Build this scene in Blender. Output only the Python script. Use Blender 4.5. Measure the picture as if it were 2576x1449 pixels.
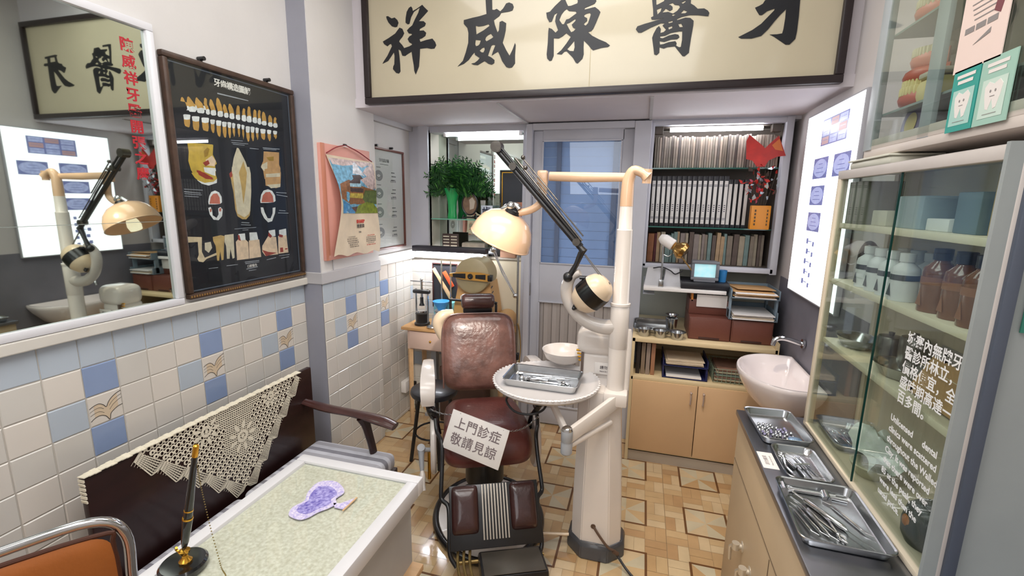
import bpy, bmesh, math, random
from mathutils import Vector, Matrix, Euler
from mathutils.geometry import tessellate_polygon
random.seed(7)
PI = math.pi
sc = bpy.context.scene
COL = sc.collection
for o in list(bpy.data.objects): bpy.data.objects.remove(o)

# ---------------------------------------------------------------- camera, world, exposure
F = 1160.9
cam_d = bpy.data.cameras.new('camera'); cam = bpy.data.objects.new('camera', cam_d); COL.objects.link(cam)
cam_d.sensor_width = 36.0; cam_d.lens = F / 2576 * 36.0; cam_d.clip_start = 0.02
R_, U_, W_ = Vector((.96189793, .27295452, .01575467)), Vector((-.06561556, .17452383, .98246426)), Vector((-.26541849, .94606409, -.18578418))
cam.matrix_world = Matrix(((R_.x, U_.x, -W_.x, 0), (R_.y, U_.y, -W_.y, 0), (R_.z, U_.z, -W_.z, 1.6), (0, 0, 0, 1)))
sc.camera = cam
sc.view_settings.view_transform = 'Standard'; sc.view_settings.look = 'None'
sc.view_settings.gamma = 1.0; sc.view_settings.use_curve_mapping = False
sc.view_settings.exposure = 0.0
wd = bpy.data.worlds.new('world'); sc.world = wd; wd.use_nodes = True
wd.node_tree.nodes['Background'].inputs[0].default_value = (.75, .85, 1, 1)
wd.node_tree.nodes['Background'].inputs[1].default_value = .35

def lin(h):
    if isinstance(h, str):
        h = h.lstrip('#'); c = [int(h[i:i + 2], 16) / 255 for i in (0, 2, 4)]
        return tuple(x / 12.92 if x <= .04045 else ((x + .055) / 1.055) ** 2.4 for x in c)
    return tuple(h[:3])

def area(name, loc, target, sx, sy, power, col=(1, 1, 1), spread=180):
    d = bpy.data.lights.new(name, 'AREA'); d.shape = 'RECTANGLE'; d.size = sx; d.size_y = sy; d.energy = power; d.color = col
    d.spread = math.radians(spread)
    o = bpy.data.objects.new(name, d); COL.objects.link(o); o.location = loc
    o.rotation_euler = (Vector(target) - Vector(loc)).to_track_quat('-Z', 'Y').to_euler()
    return o

def spot(name, loc, target, power, ang, blend=.3, col=(1, 1, 1), r=.04):
    d = bpy.data.lights.new(name, 'SPOT'); d.energy = power; d.color = col; d.spot_size = math.radians(ang); d.spot_blend = blend; d.shadow_soft_size = r
    o = bpy.data.objects.new(name, d); COL.objects.link(o); o.location = loc
    o.rotation_euler = (Vector(target) - Vector(loc)).to_track_quat('-Z', 'Y').to_euler()
    return o

area('ceiling_light_front', (-.45, .35, 2.82), (-.45, .75, 0), 1.6, .9, 27, (1, .98, .95))
area('ceiling_light_rear', (-.45, 1.75, 2.85), (-.5, 1.9, 0), 1.5, .6, 15, (1, .98, .96))
area('entrance_light', (-.4, -1.4, 2.2), (-.4, 1.8, 1.2), 1.6, 1.0, 14, (.93, .96, 1))
spot('ceiling_spot_chair', (.0, .2, 2.7), (-.93, 2.40, .88), 480, 15, .9, (1, .91, .80), .10)
spot('ceiling_spot_floor', (.05, 1.5, 2.8), (.2, 2.25, 0), 60, 46, .35, (1, .84, .66), .03)
spot('ceiling_spot_pilaster', (-.9, 1.9, 2.8), (-1.6, 2.35, .55), 16, 34, .5, (1, .85, .68), .03)

# ---------------------------------------------------------------- materials
MATS = {}
def mat(name, col, rough=.5, metal=0., var=0., vscale=8., bump=0., bscale=40., spec=.5, coat=0., emit=None, estr=0., col2=None, stretch=None):
    if name in MATS: return MATS[name]
    m = bpy.data.materials.new(name); m.use_nodes = True; nt = m.node_tree; b = nt.nodes['Principled BSDF']
    c = lin(col); b.inputs['Base Color'].default_value = (*c, 1)
    b.inputs['Roughness'].default_value = rough; b.inputs['Metallic'].default_value = metal
    b.inputs['Specular IOR Level'].default_value = spec; b.inputs['Coat Weight'].default_value = coat
    b.inputs['Coat Roughness'].default_value = .08
    if emit is not None:
        b.inputs['Emission Color'].default_value = (*lin(emit), 1); b.inputs['Emission Strength'].default_value = estr
    if var or bump or col2 is not None:
        tc = nt.nodes.new('ShaderNodeTexCoord'); src = tc.outputs['Object']
        if stretch:
            mp = nt.nodes.new('ShaderNodeMapping'); mp.inputs['Scale'].default_value = stretch
            nt.links.new(src, mp.inputs[0]); src = mp.outputs[0]
        if var or col2 is not None:
            n = nt.nodes.new('ShaderNodeTexNoise'); n.inputs['Scale'].default_value = vscale; n.inputs['Detail'].default_value = 5
            nt.links.new(src, n.inputs['Vector'])
            r = nt.nodes.new('ShaderNodeValToRGB'); nt.links.new(n.outputs[0], r.inputs[0])
            r.color_ramp.elements[0].position = .32; r.color_ramp.elements[1].position = .7
            if col2 is not None: ca = c; cb = lin(col2)
            else: ca = tuple(x * (1 - var) for x in c); cb = tuple(min(1, x * (1 + var * .5)) for x in c)
            r.color_ramp.elements[0].color = (*ca, 1); r.color_ramp.elements[1].color = (*cb, 1)
            nt.links.new(r.outputs[0], b.inputs['Base Color'])
        if bump:
            n2 = nt.nodes.new('ShaderNodeTexNoise'); n2.inputs['Scale'].default_value = bscale; n2.inputs['Detail'].default_value = 4
            nt.links.new(src, n2.inputs['Vector'])
            bp = nt.nodes.new('ShaderNodeBump'); bp.inputs['Strength'].default_value = bump; bp.inputs['Distance'].default_value = .004
            nt.links.new(n2.outputs[0], bp.inputs['Height']); nt.links.new(bp.outputs[0], b.inputs['Normal'])
    MATS[name] = m
    return m

def glass(name, tint, ior=1.5, extra=0.):
    if name in MATS: return MATS[name]
    m = bpy.data.materials.new(name); m.use_nodes = True; nt = m.node_tree; nt.nodes.clear()
    out = nt.nodes.new('ShaderNodeOutputMaterial'); mx = nt.nodes.new('ShaderNodeMixShader')
    tr = nt.nodes.new('ShaderNodeBsdfTransparent'); gl = nt.nodes.new('ShaderNodeBsdfGlossy'); lw = nt.nodes.new('ShaderNodeLayerWeight')
    tr.inputs[0].default_value = (*lin(tint), 1); gl.inputs['Roughness'].default_value = .01; lw.inputs[0].default_value = .5
    pw = nt.nodes.new('ShaderNodeMath'); pw.operation = 'POWER'; pw.inputs[1].default_value = 5
    ad = nt.nodes.new('ShaderNodeMath'); ad.operation = 'MULTIPLY_ADD'; ad.inputs[1].default_value = .96 - extra; ad.inputs[2].default_value = .03 + extra; ad.use_clamp = True
    nt.links.new(lw.outputs['Facing'], pw.inputs[0]); nt.links.new(pw.outputs[0], ad.inputs[0]); nt.links.new(ad.outputs[0], mx.inputs[0])
    nt.links.new(tr.outputs[0], mx.inputs[1]); nt.links.new(gl.outputs[0], mx.inputs[2]); nt.links.new(mx.outputs[0], out.inputs[0])
    MATS[name] = m
    return m

wall_m = mat('wall_paint', '#dcd9d6', .75, var=.07, vscale=2.2, bump=.15, bscale=60)
trim_m = mat('grey_trim', '#b9b7b9', .55, var=.05, vscale=5)
greyblue_m = mat('grey_blue_paint', '#9a9ba6', .55, var=.08, vscale=4)
frame_w = mat('pale_frame_paint', '#c9cad3', .45, var=.04, vscale=6)
soffit_m = mat('soffit_paint', '#d3cdd2', .7, var=.05, vscale=3)
ceil_m = mat('ceiling_paint', '#e2e0dd', .8)
darkwall = mat('dark_wainscot', '#77757f', .6, var=.12, vscale=6)
creamwall = mat('cream_wall', '#e6dcc2', .7, var=.06, vscale=4)
tile_c = [mat('tile_cream_%s' % w, c, .22, var=.05, vscale=3, bump=.08, bscale=12) for w, c in zip('abc', ('#dfd9d0', '#e4ddd3', '#d8d4cc'))]
tile_pale = mat('tile_pale_blue', '#bcc7d2', .22, var=.05, vscale=3, bump=.08, bscale=12)
tile_blue = mat('tile_blue', '#90a3c6', .2, var=.05, vscale=5, bump=.08, bscale=12)
grout = mat('grout', '#d0cabf', .9)
ink = mat('black_ink', '#0b0d14', .45)
bird_dark = mat('bird_line', '#4a4440', .5); bird_tan = mat('bird_tan', '#d8c4a8', .5)
white_en = mat('white_enamel', '#ece4dd', .25, var=.03, vscale=5, coat=.4)
white_pl = mat('white_plastic', '#eee9e4', .35)
cream_en = mat('cream_enamel', '#e3cdb0', .28, coat=.4)
peach_en = mat('peach_enamel', '#e6bf9c', .22, coat=.5)
grey_en = mat('grey_enamel', '#a6a9ae', .35, coat=.3)
dkgrey_en = mat('dark_grey_enamel', '#4b4c50', .4, coat=.3)
black_m = mat('black_paint', '#17171a', .35, coat=.2)
blackrub = mat('black_rubber', '#1d1d20', .6)
chrome = mat('chrome', '#d6d8da', .12, 1.)
steel = mat('brushed_steel', '#b9bbbd', .22, 1., var=.1, vscale=12)
steel_top = mat('steel_sheet', '#a3a6ad', .3, 1., var=.12, vscale=5)
brass = mat('brass', '#d9a441', .25, 1.)
brown_lt = mat('brown_leather', '#745148', .31, var=.45, vscale=11, bump=.8, bscale=38, coat=.35)
seat_lt = mat('red_brown_leather', '#6a3833', .33, var=.25, vscale=7, bump=.35, bscale=45, coat=.2)
dark_wood = mat('dark_wood', '#2c1614', .35, var=.25, vscale=4, coat=.2, stretch=(1, 1, 6))
arm_wood = mat('armrest_wood', '#4a2a26', .3, var=.25, vscale=12, coat=.3)
pale_wood = mat('pale_wood', '#dcb487', .5, var=.12, vscale=6, stretch=(1, 6, 6))
tan_board = mat('tan_board', '#d9b48a', .5, var=.06, vscale=3)
board_edge = mat('board_edge', '#dcc79e', .55)
brown_box = mat('brown_plastic', '#6f4034', .45, var=.06)
orange_lt = mat('orange_leatherette', '#a9622c', .35, var=.15, vscale=3, bump=.15, bscale=90)
paper = mat('paper_white', '#efeae6', .7)
paper_o = mat('paper_old', '#dccbb2', .8, var=.12, vscale=10)
kraft = mat('kraft_paper', '#c49a68', .7, var=.12, vscale=8)
clear = glass('clear_glass', '#fbfdfc')
greenglass = glass('greenish_glass', '#f3f8f5', 1.5, .02)
green_edge = mat('green_glass_edge', '#1f6b5c', .15, coat=.5)
mirror_m = mat('mirror_silver', '#c3cdc5', .02, 1.)
tube_m = mat('tube_light', '#ffffff', .5, emit=(.92, .92, 1), estr=9)
tube_hot = mat('tube_light_strong', '#ffffff', .5, emit=(.93, .94, 1), estr=26)

# ---------------------------------------------------------------- mesh helpers
def T4(loc=(0, 0, 0), rot=(0, 0, 0)):
    return Matrix.Translation(loc) @ Euler(rot).to_matrix().to_4x4()

def catmull(pts, n=6, closed=False):
    P = [Vector(p) for p in pts]; out = []
    N = len(P); rng = N if closed else N - 1
    for i in range(rng):
        p0 = P[(i - 1) % N] if (closed or i > 0) else P[0] * 2 - P[1]
        p1 = P[i]; p2 = P[(i + 1) % N]
        p3 = P[(i + 2) % N] if (closed or i < N - 2) else P[-1] * 2 - P[-2]
        for k in range(n):
            t = k / n
            out.append(.5 * ((2 * p1) + (p2 - p0) * t + (2 * p0 - 5 * p1 + 4 * p2 - p3) * t * t + (3 * p1 - p0 - 3 * p2 + p3) * t ** 3))
    if not closed: out.append(P[-1])
    return out

class MB:
    def __init__(s): s.bm = bmesh.new(); s.mi = 0
    def _f(s, faces):
        for f in faces: f.material_index = s.mi
    def box(s, c, d, rot=(0, 0, 0), bev=0., seg=2, M=None):
        b2 = bmesh.new(); bmesh.ops.create_cube(b2, size=1)
        for v in b2.verts: v.co = Vector((v.co.x * d[0], v.co.y * d[1], v.co.z * d[2]))
        if bev: bmesh.ops.bevel(b2, geom=b2.edges[:], offset=min(bev, min(d) * .49), segments=seg, affect='EDGES', profile=.5)
        mt = T4(c, rot)
        if M: mt = M @ mt
        s._merge(b2, mt); return s
    def _merge(s, b2, mt=None):
        vm = {}
        for v in b2.verts: vm[v] = s.bm.verts.new(mt @ v.co if mt else v.co)
        for f in b2.faces:
            try:
                nf = s.bm.faces.new([vm[v] for v in f.verts]); nf.material_index = s.mi
            except ValueError: pass
        b2.free()
    def cyl(s, p0, p1, r0, r1=None, seg=20, caps=True, M=None):
        p0, p1 = Vector(p0), Vector(p1); r1 = r0 if r1 is None else r1
        return s.tube([p0, p1], [r0, r1], seg, caps=caps, M=M)
    def tube(s, pts, r, seg=10, closed=False, caps=True, sm=0, M=None, flat=None, sq=0.):
        P = [Vector(p) for p in pts]
        if sm:
            if isinstance(r, (list, tuple)):
                rr = catmull([(x, 0, 0) for x in r], sm, closed); r = [max(1e-4, v.x) for v in rr]
            P = catmull(P, sm, closed)
        N = len(P); rs = r if isinstance(r, (list, tuple)) else [r] * N
        rings = []; up = None
        for i in range(N):
            if closed: t = (P[(i + 1) % N] - P[i - 1])
            else: t = P[min(i + 1, N - 1)] - P[max(i - 1, 0)]
            t.normalize()
            if up is None:
                up = Vector((0, 0, 1)) if abs(t.z) < .9 else Vector((1, 0, 0))
            a = t.cross(up)
            if a.length < 1e-5: a = t.cross(Vector((1, 0, 0)))
            a.normalize(); up = a.cross(t).normalized(); b = up
            fx, fy = flat if flat else (1, 1)
            ring = []
            for k in range(seg):
                an = 2 * PI * k / seg; w = max(abs(math.cos(an)), abs(math.sin(an))) ** -sq; q = P[i] + (a * math.cos(an) * fx + b * math.sin(an) * fy) * (rs[i] * w)
                ring.append(s.bm.verts.new(M @ q if M else q))
            rings.append(ring)
        L = N if closed else N - 1
        for i in range(L):
            A, B = rings[i], rings[(i + 1) % N]
            for k in range(seg):
                f = s.bm.faces.new((A[k], A[(k + 1) % seg], B[(k + 1) % seg], B[k])); f.material_index = s.mi
        if caps and not closed:
            f = s.bm.faces.new(rings[0][::-1]); f.material_index = s.mi
            f = s.bm.faces.new(rings[-1]); f.material_index = s.mi
        return s
    def lathe(s, prof, seg=32, M=None, sx=1, sy=1, arc=None):
        M = M or Matrix.Identity(4); rings = []
        for r, z in prof:
            if r < 1e-5: rings.append([s.bm.verts.new(M @ Vector((0, 0, z)))])
            else: rings.append([s.bm.verts.new(M @ Vector((r * math.cos(2 * PI * k / seg) * sx, r * math.sin(2 * PI * k / seg) * sy, z))) for k in range(seg)])
        for A, B in zip(rings, rings[1:]):
            for k in range(seg):
                j = (k + 1) % seg
                if len(A) == 1 and len(B) == 1: continue
                if len(A) == 1: vs = (A[0], B[j], B[k])
                elif len(B) == 1: vs = (A[k], A[j], B[0])
                else: vs = (A[k], A[j], B[j], B[k])
                f = s.bm.faces.new(vs); f.material_index = s.mi
        return s
    def sph(s, c, r, seg=20, M=None):
        if not isinstance(r, (tuple, list)): r = (r, r, r)
        n = seg // 2
        prof = [(math.sin(PI * i / n), -math.cos(PI * i / n)) for i in range(n + 1)]
        mt = Matrix.Translation(c) @ Matrix.Diagonal((*r, 1))
        return s.lathe(prof, seg, (M @ mt) if M else mt)
    def poly(s, loops, M, h=0.):
        # loops: outer + holes in 2D (x, y), M maps (x, y, 0); h extrudes along +z
        L3 = [[Vector((p[0], p[1], 0)) for p in lp] for lp in loops]
        tris = tessellate_polygon(L3); flat = [v for lp in L3 for v in lp]
        def layer(z, flip):
            vs = [s.bm.verts.new(M @ Vector((v.x, v.y, z))) for v in flat]
            for t in tris:
                a, b, c = flat[t[0]], flat[t[1]], flat[t[2]]
                ccw = (b - a).cross(c - a).z > 0
                idx = t if (ccw != flip) else t[::-1]
                try:
                    f = s.bm.faces.new([vs[i] for i in idx]); f.material_index = s.mi
                except ValueError: pass
            return vs
        top = layer(h, False)
        if h:
            bot = layer(0, True); k = 0
            for lp in L3:
                n = len(lp)
                for i in range(n):
                    j = (i + 1) % n
                    try:
                        f = s.bm.faces.new((bot[k + i], bot[k + j], top[k + j], top[k + i])); f.material_index = s.mi
                    except ValueError: pass
                k += n
        return s
    def grid(s, fn, nu, nv, closeu=False, closev=False):
        V = [[s.bm.verts.new(Vector(fn(i / (nu if closeu else nu - 1), j / (nv if closev else nv - 1)))) for j in range(nv)] for i in range(nu)]
        for i in range(nu if closeu else nu - 1):
            for j in range(nv if closev else nv - 1):
                f = s.bm.faces.new((V[i][j], V[(i + 1) % nu][j], V[(i + 1) % nu][(j + 1) % nv], V[i][(j + 1) % nv])); f.material_index = s.mi
        return s
    def quad(s, a, b, c, d):
        f = s.bm.faces.new([s.bm.verts.new(Vector(p)) for p in (a, b, c, d)]); f.material_index = s.mi; return s
    def text(s, body, size, M, align='CENTER', h=.0006, bold=0., spacing=1.):
        c = bpy.data.curves.new('tmp', 'FONT'); c.body = body; c.size = size; c.align_x = align; c.align_y = 'CENTER'
        c.extrude = h; c.offset = bold; c.space_character = spacing; c.resolution_u = 2
        o = bpy.data.objects.new('tmp', c); COL.objects.link(o); bpy.context.view_layer.update()
        me = bpy.data.meshes.new_from_object(o.evaluated_get(bpy.context.evaluated_depsgraph_get()))
        b2 = bmesh.new(); b2.from_mesh(me); s._merge(b2, M)
        bpy.data.objects.remove(o); bpy.data.curves.remove(c); bpy.data.meshes.remove(me)
        return s
    def build(s, name, mats, parent=None, smooth=True, ang=38, loc=None, fixn=True):
        if fixn: bmesh.ops.recalc_face_normals(s.bm, faces=s.bm.faces[:])
        if smooth:
            for f in s.bm.faces: f.smooth = True
            for e in s.bm.edges:
                if len(e.link_faces) != 2 or e.calc_face_angle(0) > math.radians(ang): e.smooth = False
        me = bpy.data.meshes.new(name); s.bm.to_mesh(me); s.bm.free()
        for m in (mats if isinstance(mats, (list, tuple)) else [mats]): me.materials.append(m)
        o = bpy.data.objects.new(name, me); COL.objects.link(o)
        if parent: o.parent = parent
        if loc is not None: o.location = loc
        return o

def thing(name, label, cat, loc=(0, 0, 0), rz=0., group=None):
    o = bpy.data.objects.new(name, None); COL.objects.link(o); o.empty_display_size = .05
    o.location = loc; o.rotation_euler = (0, 0, rz); o['label'] = label; o['category'] = cat
    if group: o['group'] = group
    return o
def tag(o, label, cat, group=None, kind=None):
    o['label'] = label; o['category'] = cat
    if group: o['group'] = group
    if kind: o['kind'] = kind
    return o
def struct(mb, name, m, smooth=False):
    o = mb.build(name, m, smooth=smooth); o['kind'] = 'structure'; return o
def dup(root, loc=None, rz=None, label=None, group=None):
    r = root.copy(); COL.objects.link(r)
    if loc is not None: r.location = loc
    if rz is not None: r.rotation_euler = (0, 0, rz)
    if label: r['label'] = label
    if group: r['group'] = group
    for ch in list(root.children):
        c = ch.copy(); COL.objects.link(c); c.parent = r
        for g in list(ch.children):
            d = g.copy(); COL.objects.link(d); d.parent = c
    return r
# orientation frames for flat work: (right, up, normal)
def frameM(o, right, up):
    r, u = Vector(right).normalized(), Vector(up).normalized(); n = r.cross(u)
    return Matrix(((r.x, u.x, n.x, o[0]), (r.y, u.y, n.y, o[1]), (r.z, u.z, n.z, o[2]), (0, 0, 0, 1)))
ONW = lambda x, y, z: frameM((x, y, z), (0, 1, 0), (0, 0, 1))     # faces +x, right = +y (left wall)
ONB = lambda x, y, z: frameM((x, y, z), (1, 0, 0), (0, 0, 1))     # faces -y (back wall)
ONR = lambda x, y, z: frameM((x, y, z), (0, -1, 0), (0, 0, 1))    # faces -x (right wall)
UPF = lambda x, y, z, a=0: T4((x, y, z), (0, 0, a))               # lies flat
# ================================================================ STRUCTURE
XA, XP, XR_ = -1.72, -1.61, -1.65      # left wall, pilaster face, recess wall
YB = 3.10                              # back plane (door, cabinet fronts)
XRW = .82                              # right wall
# floor -----------------------------------------------------------
fl_mats = [mat('floor_a', '#d3b487', .14, var=.10, vscale=9, coat=.7), mat('floor_b', '#c9a577', .14, var=.10, vscale=9, coat=.7),
           mat('floor_c', '#dbc29a', .14, var=.10, vscale=9, coat=.7), mat('floor_d', '#c29c70', .14, var=.10, vscale=9, coat=.7),
           mat('floor_line', '#6e4a2c', .25, coat=.2), mat('floor_grout', '#a98c68', .7), mat('floor_pale', '#d2c6a8', .14, var=.1, vscale=9, coat=.7)]
m = MB(); m.mi = 5; m.quad((-1.8, -1.7, -.004), (1.0, -1.7, -.004), (1.0, 3.5, -.004), (-1.8, 3.5, -.004))
rf = random.Random(3)
P = .05
ix = 0
x = -1.75
for i in range(int(2.7 / (2 * P))):
    for j in range(int(2.9 / (2 * P))):
        x0 = -1.795 + i * 2 * P; y0 = .68 + j * 2 * P
        rects = [(0, 0, P, 2 * P), (P, 0, 2 * P, 2 * P)] if (i + j) % 2 else [(0, 0, 2 * P, P), (0, P, 2 * P, 2 * P)]
        for a, b, c, d in rects:
            m.mi = rf.choice([0, 1, 2, 3, 0, 1, 2]); g = .0006
            m.quad((x0 + a + g, y0 + b + g, 0), (x0 + c - g, y0 + b + g, 0), (x0 + c - g, y0 + d - g, 0), (x0 + a + g, y0 + d - g, 0))
for i in range(-6, 2):
    for j in range(-4, 3):
        cx, cy = .405 + .397 * i, 2.28 + .4 * j
        h = .107; w = .011; z = .0008
        m.mi = 5; m.quad((cx - .1985, cy + .199, z * .5), (cx + .1985, cy + .199, z * .5), (cx + .1985, cy + .2012, z * .5), (cx - .1985, cy + .2012, z * .5))
        m.quad((cx + .1975, cy - .2, z * .5), (cx + .1995, cy - .2, z * .5), (cx + .1995, cy + .2, z * .5), (cx + .1975, cy + .2, z * .5))
        m.mi = 4
        for a, b, c, d in ((-h, -h, h, -h + w), (-h, h - w, h, h), (-h, -h + w, -h + w, h - w), (h - w, -h + w, h, h - w)):
            m.quad((cx + a, cy + b, z), (cx + c, cy + b, z), (cx + c, cy + d, z), (cx + a, cy + d, z))
        k = h - w; pts = [(-k, -k), (0, -k), (k, -k), (k, 0), (k, k), (0, k), (-k, k), (-k, 0)]
        for q in range(8):
            m.mi = 6 if q % 2 else rf.choice([0, 2, 1])
            a, b = pts[q], pts[(q + 1) % 8]
            f = m.bm.faces.new([m.bm.verts.new((cx, cy, z)), m.bm.verts.new((cx + a[0], cy + a[1], z)), m.bm.verts.new((cx + b[0], cy + b[1], z))]); f.material_index = m.mi
        m.mi = 2
struct(m, 'floor', fl_mats)
# ceiling ----------------------------------------------------------
m = MB(); m.box((-.45, .6, 2.97), (2.9, 4.6, .06)); struct(m, 'ceiling', ceil_m)

# left wall with glazed tile dado ------------------------------------
def bird(m, y0, z0, M, s=.104):
    # motif inside a tile: tan open-wing shape with dark lines (M maps tile (0..1,0..1))
    def P2(a, b): return (a * s, b * s)
    m.mi = 5
    top = [(0.02, .62), (.15, .68), (.3, .70), (.42, .62), (.5, .52), (.58, .66), (.7, .78), (.85, .86), (.98, .9)]
    bot = [(.98, .42), (.85, .40), (.72, .34), (.6, .24), (.55, .06), (.45, .22), (.3, .3), (.15, .28), (.02, .2)]
    m.poly([[P2(*p) for p in top[1:-1]] + [P2(*p) for p in bot[1:-1]]], M @ Matrix.Translation((0, 0, .0004)), 0)
    m.mi = 4
    def line(L, w):
        L = [Vector((a * s, b * s, 0)) for a, b in L]; L = catmull(L, 4)
        for a, b in zip(L, L[1:]):
            t = (b - a).normalized(); n = Vector((-t.y, t.x, 0)) * w
            m.quad(*[M @ Vector((p.x, p.y, .0008)) for p in (a - n, b - n, b + n, a + n)])
    line(top, .0011); line(bot, .0011)
    for d in (.14, .28):
        line([(a, b - d * (1 - abs(a - .5) * .3)) for a, b in top if a < .46], .0006)
        line([(a, b - d * (1 - abs(a - .5) * .3)) for a, b in top if a > .54], .0006)
TZ = [1.045 - .104 * k for k in range(11)]
def tiled(name, X, y0, y1, phase, blues, extra=None, topz=1.149, frame=None, axis='y'):
    m = MB(); p = .104; g = .0012; rr = random.Random(int(abs(y0) * 100) + 5)
    Mf = (lambda a, z: ONW(X, a, z)) if axis == 'y' else (lambda a, z: ONB(a, X, z))
    k0 = int(math.floor((y0 - phase) / p)); k1 = int(math.ceil((y1 - phase) / p))
    m.mi = 3
    M0 = Mf(0, 0)
    m.poly([[(y0, 0), (y1, 0), (y1, topz), (y0, topz)]], M0, 0)
    for k in range(k0, k1):
        ya, yb = max(y0, phase + k * p), min(y1, phase + (k + 1) * p)
        if yb - ya < .004: continue
        for r in range(12):
            zt = topz - p * r; zb = max(0, zt - p)
            if zt <= .01: continue
            kind = blues(k, r)
            m.mi = {'t': 1, 'p': 6, 'b': 7}.get(kind, rr.choice([0, 1, 2]))
            if kind is None: m.mi = rr.choice([0, 1, 2])
            if kind == 'p': m.mi = 6
            if kind == 'b': m.mi = 7
            jy, jz = rr.uniform(-.0006, .0006), rr.uniform(-.0006, .0006)
            # tile with a soft pillow edge
            a, b, c, d = ya + g + jy, zb + g + jz, yb - g + jy, zt - g + jz; e = .003; t = .0035 + rr.uniform(-.0004, .0004)
            q = [M0 @ Vector(v) for v in ((a, b, .0005), (c, b, .0005), (c, d, .0005), (a, d, .0005), (a + e, b + e, t), (c - e, b + e, t), (c - e, d - e, t), (a + e, d - e, t))]
            V = [m.bm.verts.new(v) for v in q]
            for f in ((4, 5, 6, 7), (0, 1, 5, 4), (1, 2, 6, 5), (2, 3, 7, 6), (3, 0, 4, 7)):
                ff = m.bm.faces.new([V[i] for i in f]); ff.material_index = m.mi
            if kind == 't': bird(m, 0, 0, M0 @ Matrix.Translation((ya, zb, t)))
    return m
tm = tile_c + [grout, bird_dark, bird_tan, tile_pale, tile_blue]
def blA(k, r):
    c = (k - 0) % 4
    if r == 0: return 'p'
    if c == 0 and r in (1, 3): return 'b'
    if c == 0 and r == 2: return 't'
    if c == 3 and r == 2: return 'p'
m = tiled('wall', XA, -.6, 2.03, .985, blA)
m.mi = 8; m.box((XA - .05, .15, 1.45), (.1, 3.76, 3.0)) if False else None
m.box((XA - .055, .2, 1.48), (.1, 3.7, 2.96))
m.box((XA - .002, .2, 2.07), (.012, 3.66, 1.78))
wl = m.build('wall_left', tm + [wall_m], smooth=False, fixn=False); wl['kind'] = 'structure'
# sill rail over the dado
m = MB(); m.box((XA + .012, .7, 1.166), (.034, 2.66, .036), bev=.004); struct(m, 'trim_1', mat('sill_paint', '#dcd8cf', .4, var=.05))
# pilaster
def blP(k, r):
    if r == 0: return 'p'
    if k == 0 and r in (1, 3): return 'b'
    if k == 0 and r == 2: return 't'
    if k == -1 and r == 2: return 'p'
m = tiled('wall', XP, 2.032, 2.578, 2.221, blP)
m.mi = 8; m.box((XP - .062, 2.305, 1.48), (.12, .55, 2.96))
m.box((XP - .001, 2.305, 2.08), (.008, .55, 1.78))
m.mi = 9; m.box((XP - .062, 2.029, 1.48), (.1216, .006, 2.96))
o = m.build('wall_pilaster', tm + [wall_m, greyblue_m], smooth=False, fixn=False); o['kind'] = 'structure'
m = MB(); m.box((XP - .05, 2.303, 1.182), (.125, .566, .062), bev=.004); struct(m, 'trim_2', trim_m)
# recess wall
def blR(k, r):
    if k % 5 == 0 and r in (1, 3): return 'b'
    if k % 5 == 0 and r == 2: return 't'
    if k % 5 == 4 and r == 2: return 'p'
m = tiled('wall', XR_, 2.58, 3.1, 2.645, blR, topz=1.17)
m.mi = 8; m.box((XR_ - .06, 2.86, 1.48), (.11, .6, 2.96)); m.box((XR_ - .002, 2.85, 2.08), (.012, .54, 1.8))
o = m.build('wall_recess', tm + [wall_m], smooth=False, fixn=False); o['kind'] = 'structure'
m = MB(); m.box((XR_ + .01, 2.84, 1.205), (.04, .5, .07), bev=.004); m.box((-1.36, YB - .012, 1.2), (.62, .04, .045), bev=.004)
struct(m, 'trim_3', mat('ledge_paint', '#d8d4ce', .45))
# conduit on the pilaster
m = MB(); m.tube([(XP + .006, 2.12, 1.30), (XP + .006, 2.125, 1.215)], .003, 6); struct(m, 'trim_4', trim_m)

# back wall ------------------------------------------------------------
def blB(k, r): return 'p' if (r * 3 + k * 5) % 7 == 0 and r > 1 else None
m = tiled('wall', YB, -1.65, -1.42, -1.65, blB, topz=1.17, axis='x')
m.mi = 8
m.box((-1.21, YB + .05, .59), (.9, .098, 1.18)); m.box((-1.10, YB + .003, .59), (.64, .01, 1.18))
m.mi = 9; m.box((-1.575, YB + .05, 1.64), (.15, .12, .93)); m.box((-1.525, YB - .012, 1.66), (.07, .05, .88))
m.box((-1.12, YB + .05, 2.42), (1.06, .1, .72))
m.box((.42, YB + .03, 2.5), (.9, .1, .84)); m.box((-.3, YB + .05, 2.32), (.66, .1, .46))
m.mi = 9; m.box((-.78, YB + .05, 1.04), (.05, .12, 2.08))
# alcove shells (behind the left display and the right cabinet)
m.mi = 10
m.box((-1.13, YB + .19, 1.195), (.74, .30, .02)); m.box((-1.13, YB + .19, 2.085), (.74, .30, .02))
m.box((-1.499, YB + .075, 1.64), (.018, .18, .87)); m.box((-.77, YB + .19, 1.64), (.02, .30, .92))
o = m.build('wall_back', tm + [creamwall, frame_w, mat('alcove_paint', '#d9d3c6', .6)], smooth=False, fixn=False); o['kind'] = 'structure'
# lower right recess wall
m = MB(); m.box((.40, 3.44, 1.3), (.9, .04, 2.6)); struct(m, 'wall_recess_back', mat('recess_paint', '#b9b7a8', .7, var=.08, vscale=3))
# soffit & header above it
m = MB(); m.box((-.42, 2.93, 2.125), (2.6, 1.06, .05)); m.mi = 1
m.box((-.77, 2.93, 2.097), (.016, 1.02, .008)); m.box((.0, 2.93, 2.097), (.016, 1.02, .008)); m.box((-1.63, 2.84, 2.085), (.03, .5, .035), bev=.003)
m.mi = 0; m.box((-.42, 2.46, 2.55), (2.6, .1, .86))
struct(m, 'wall_header', [soffit_m, trim_m])
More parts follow.
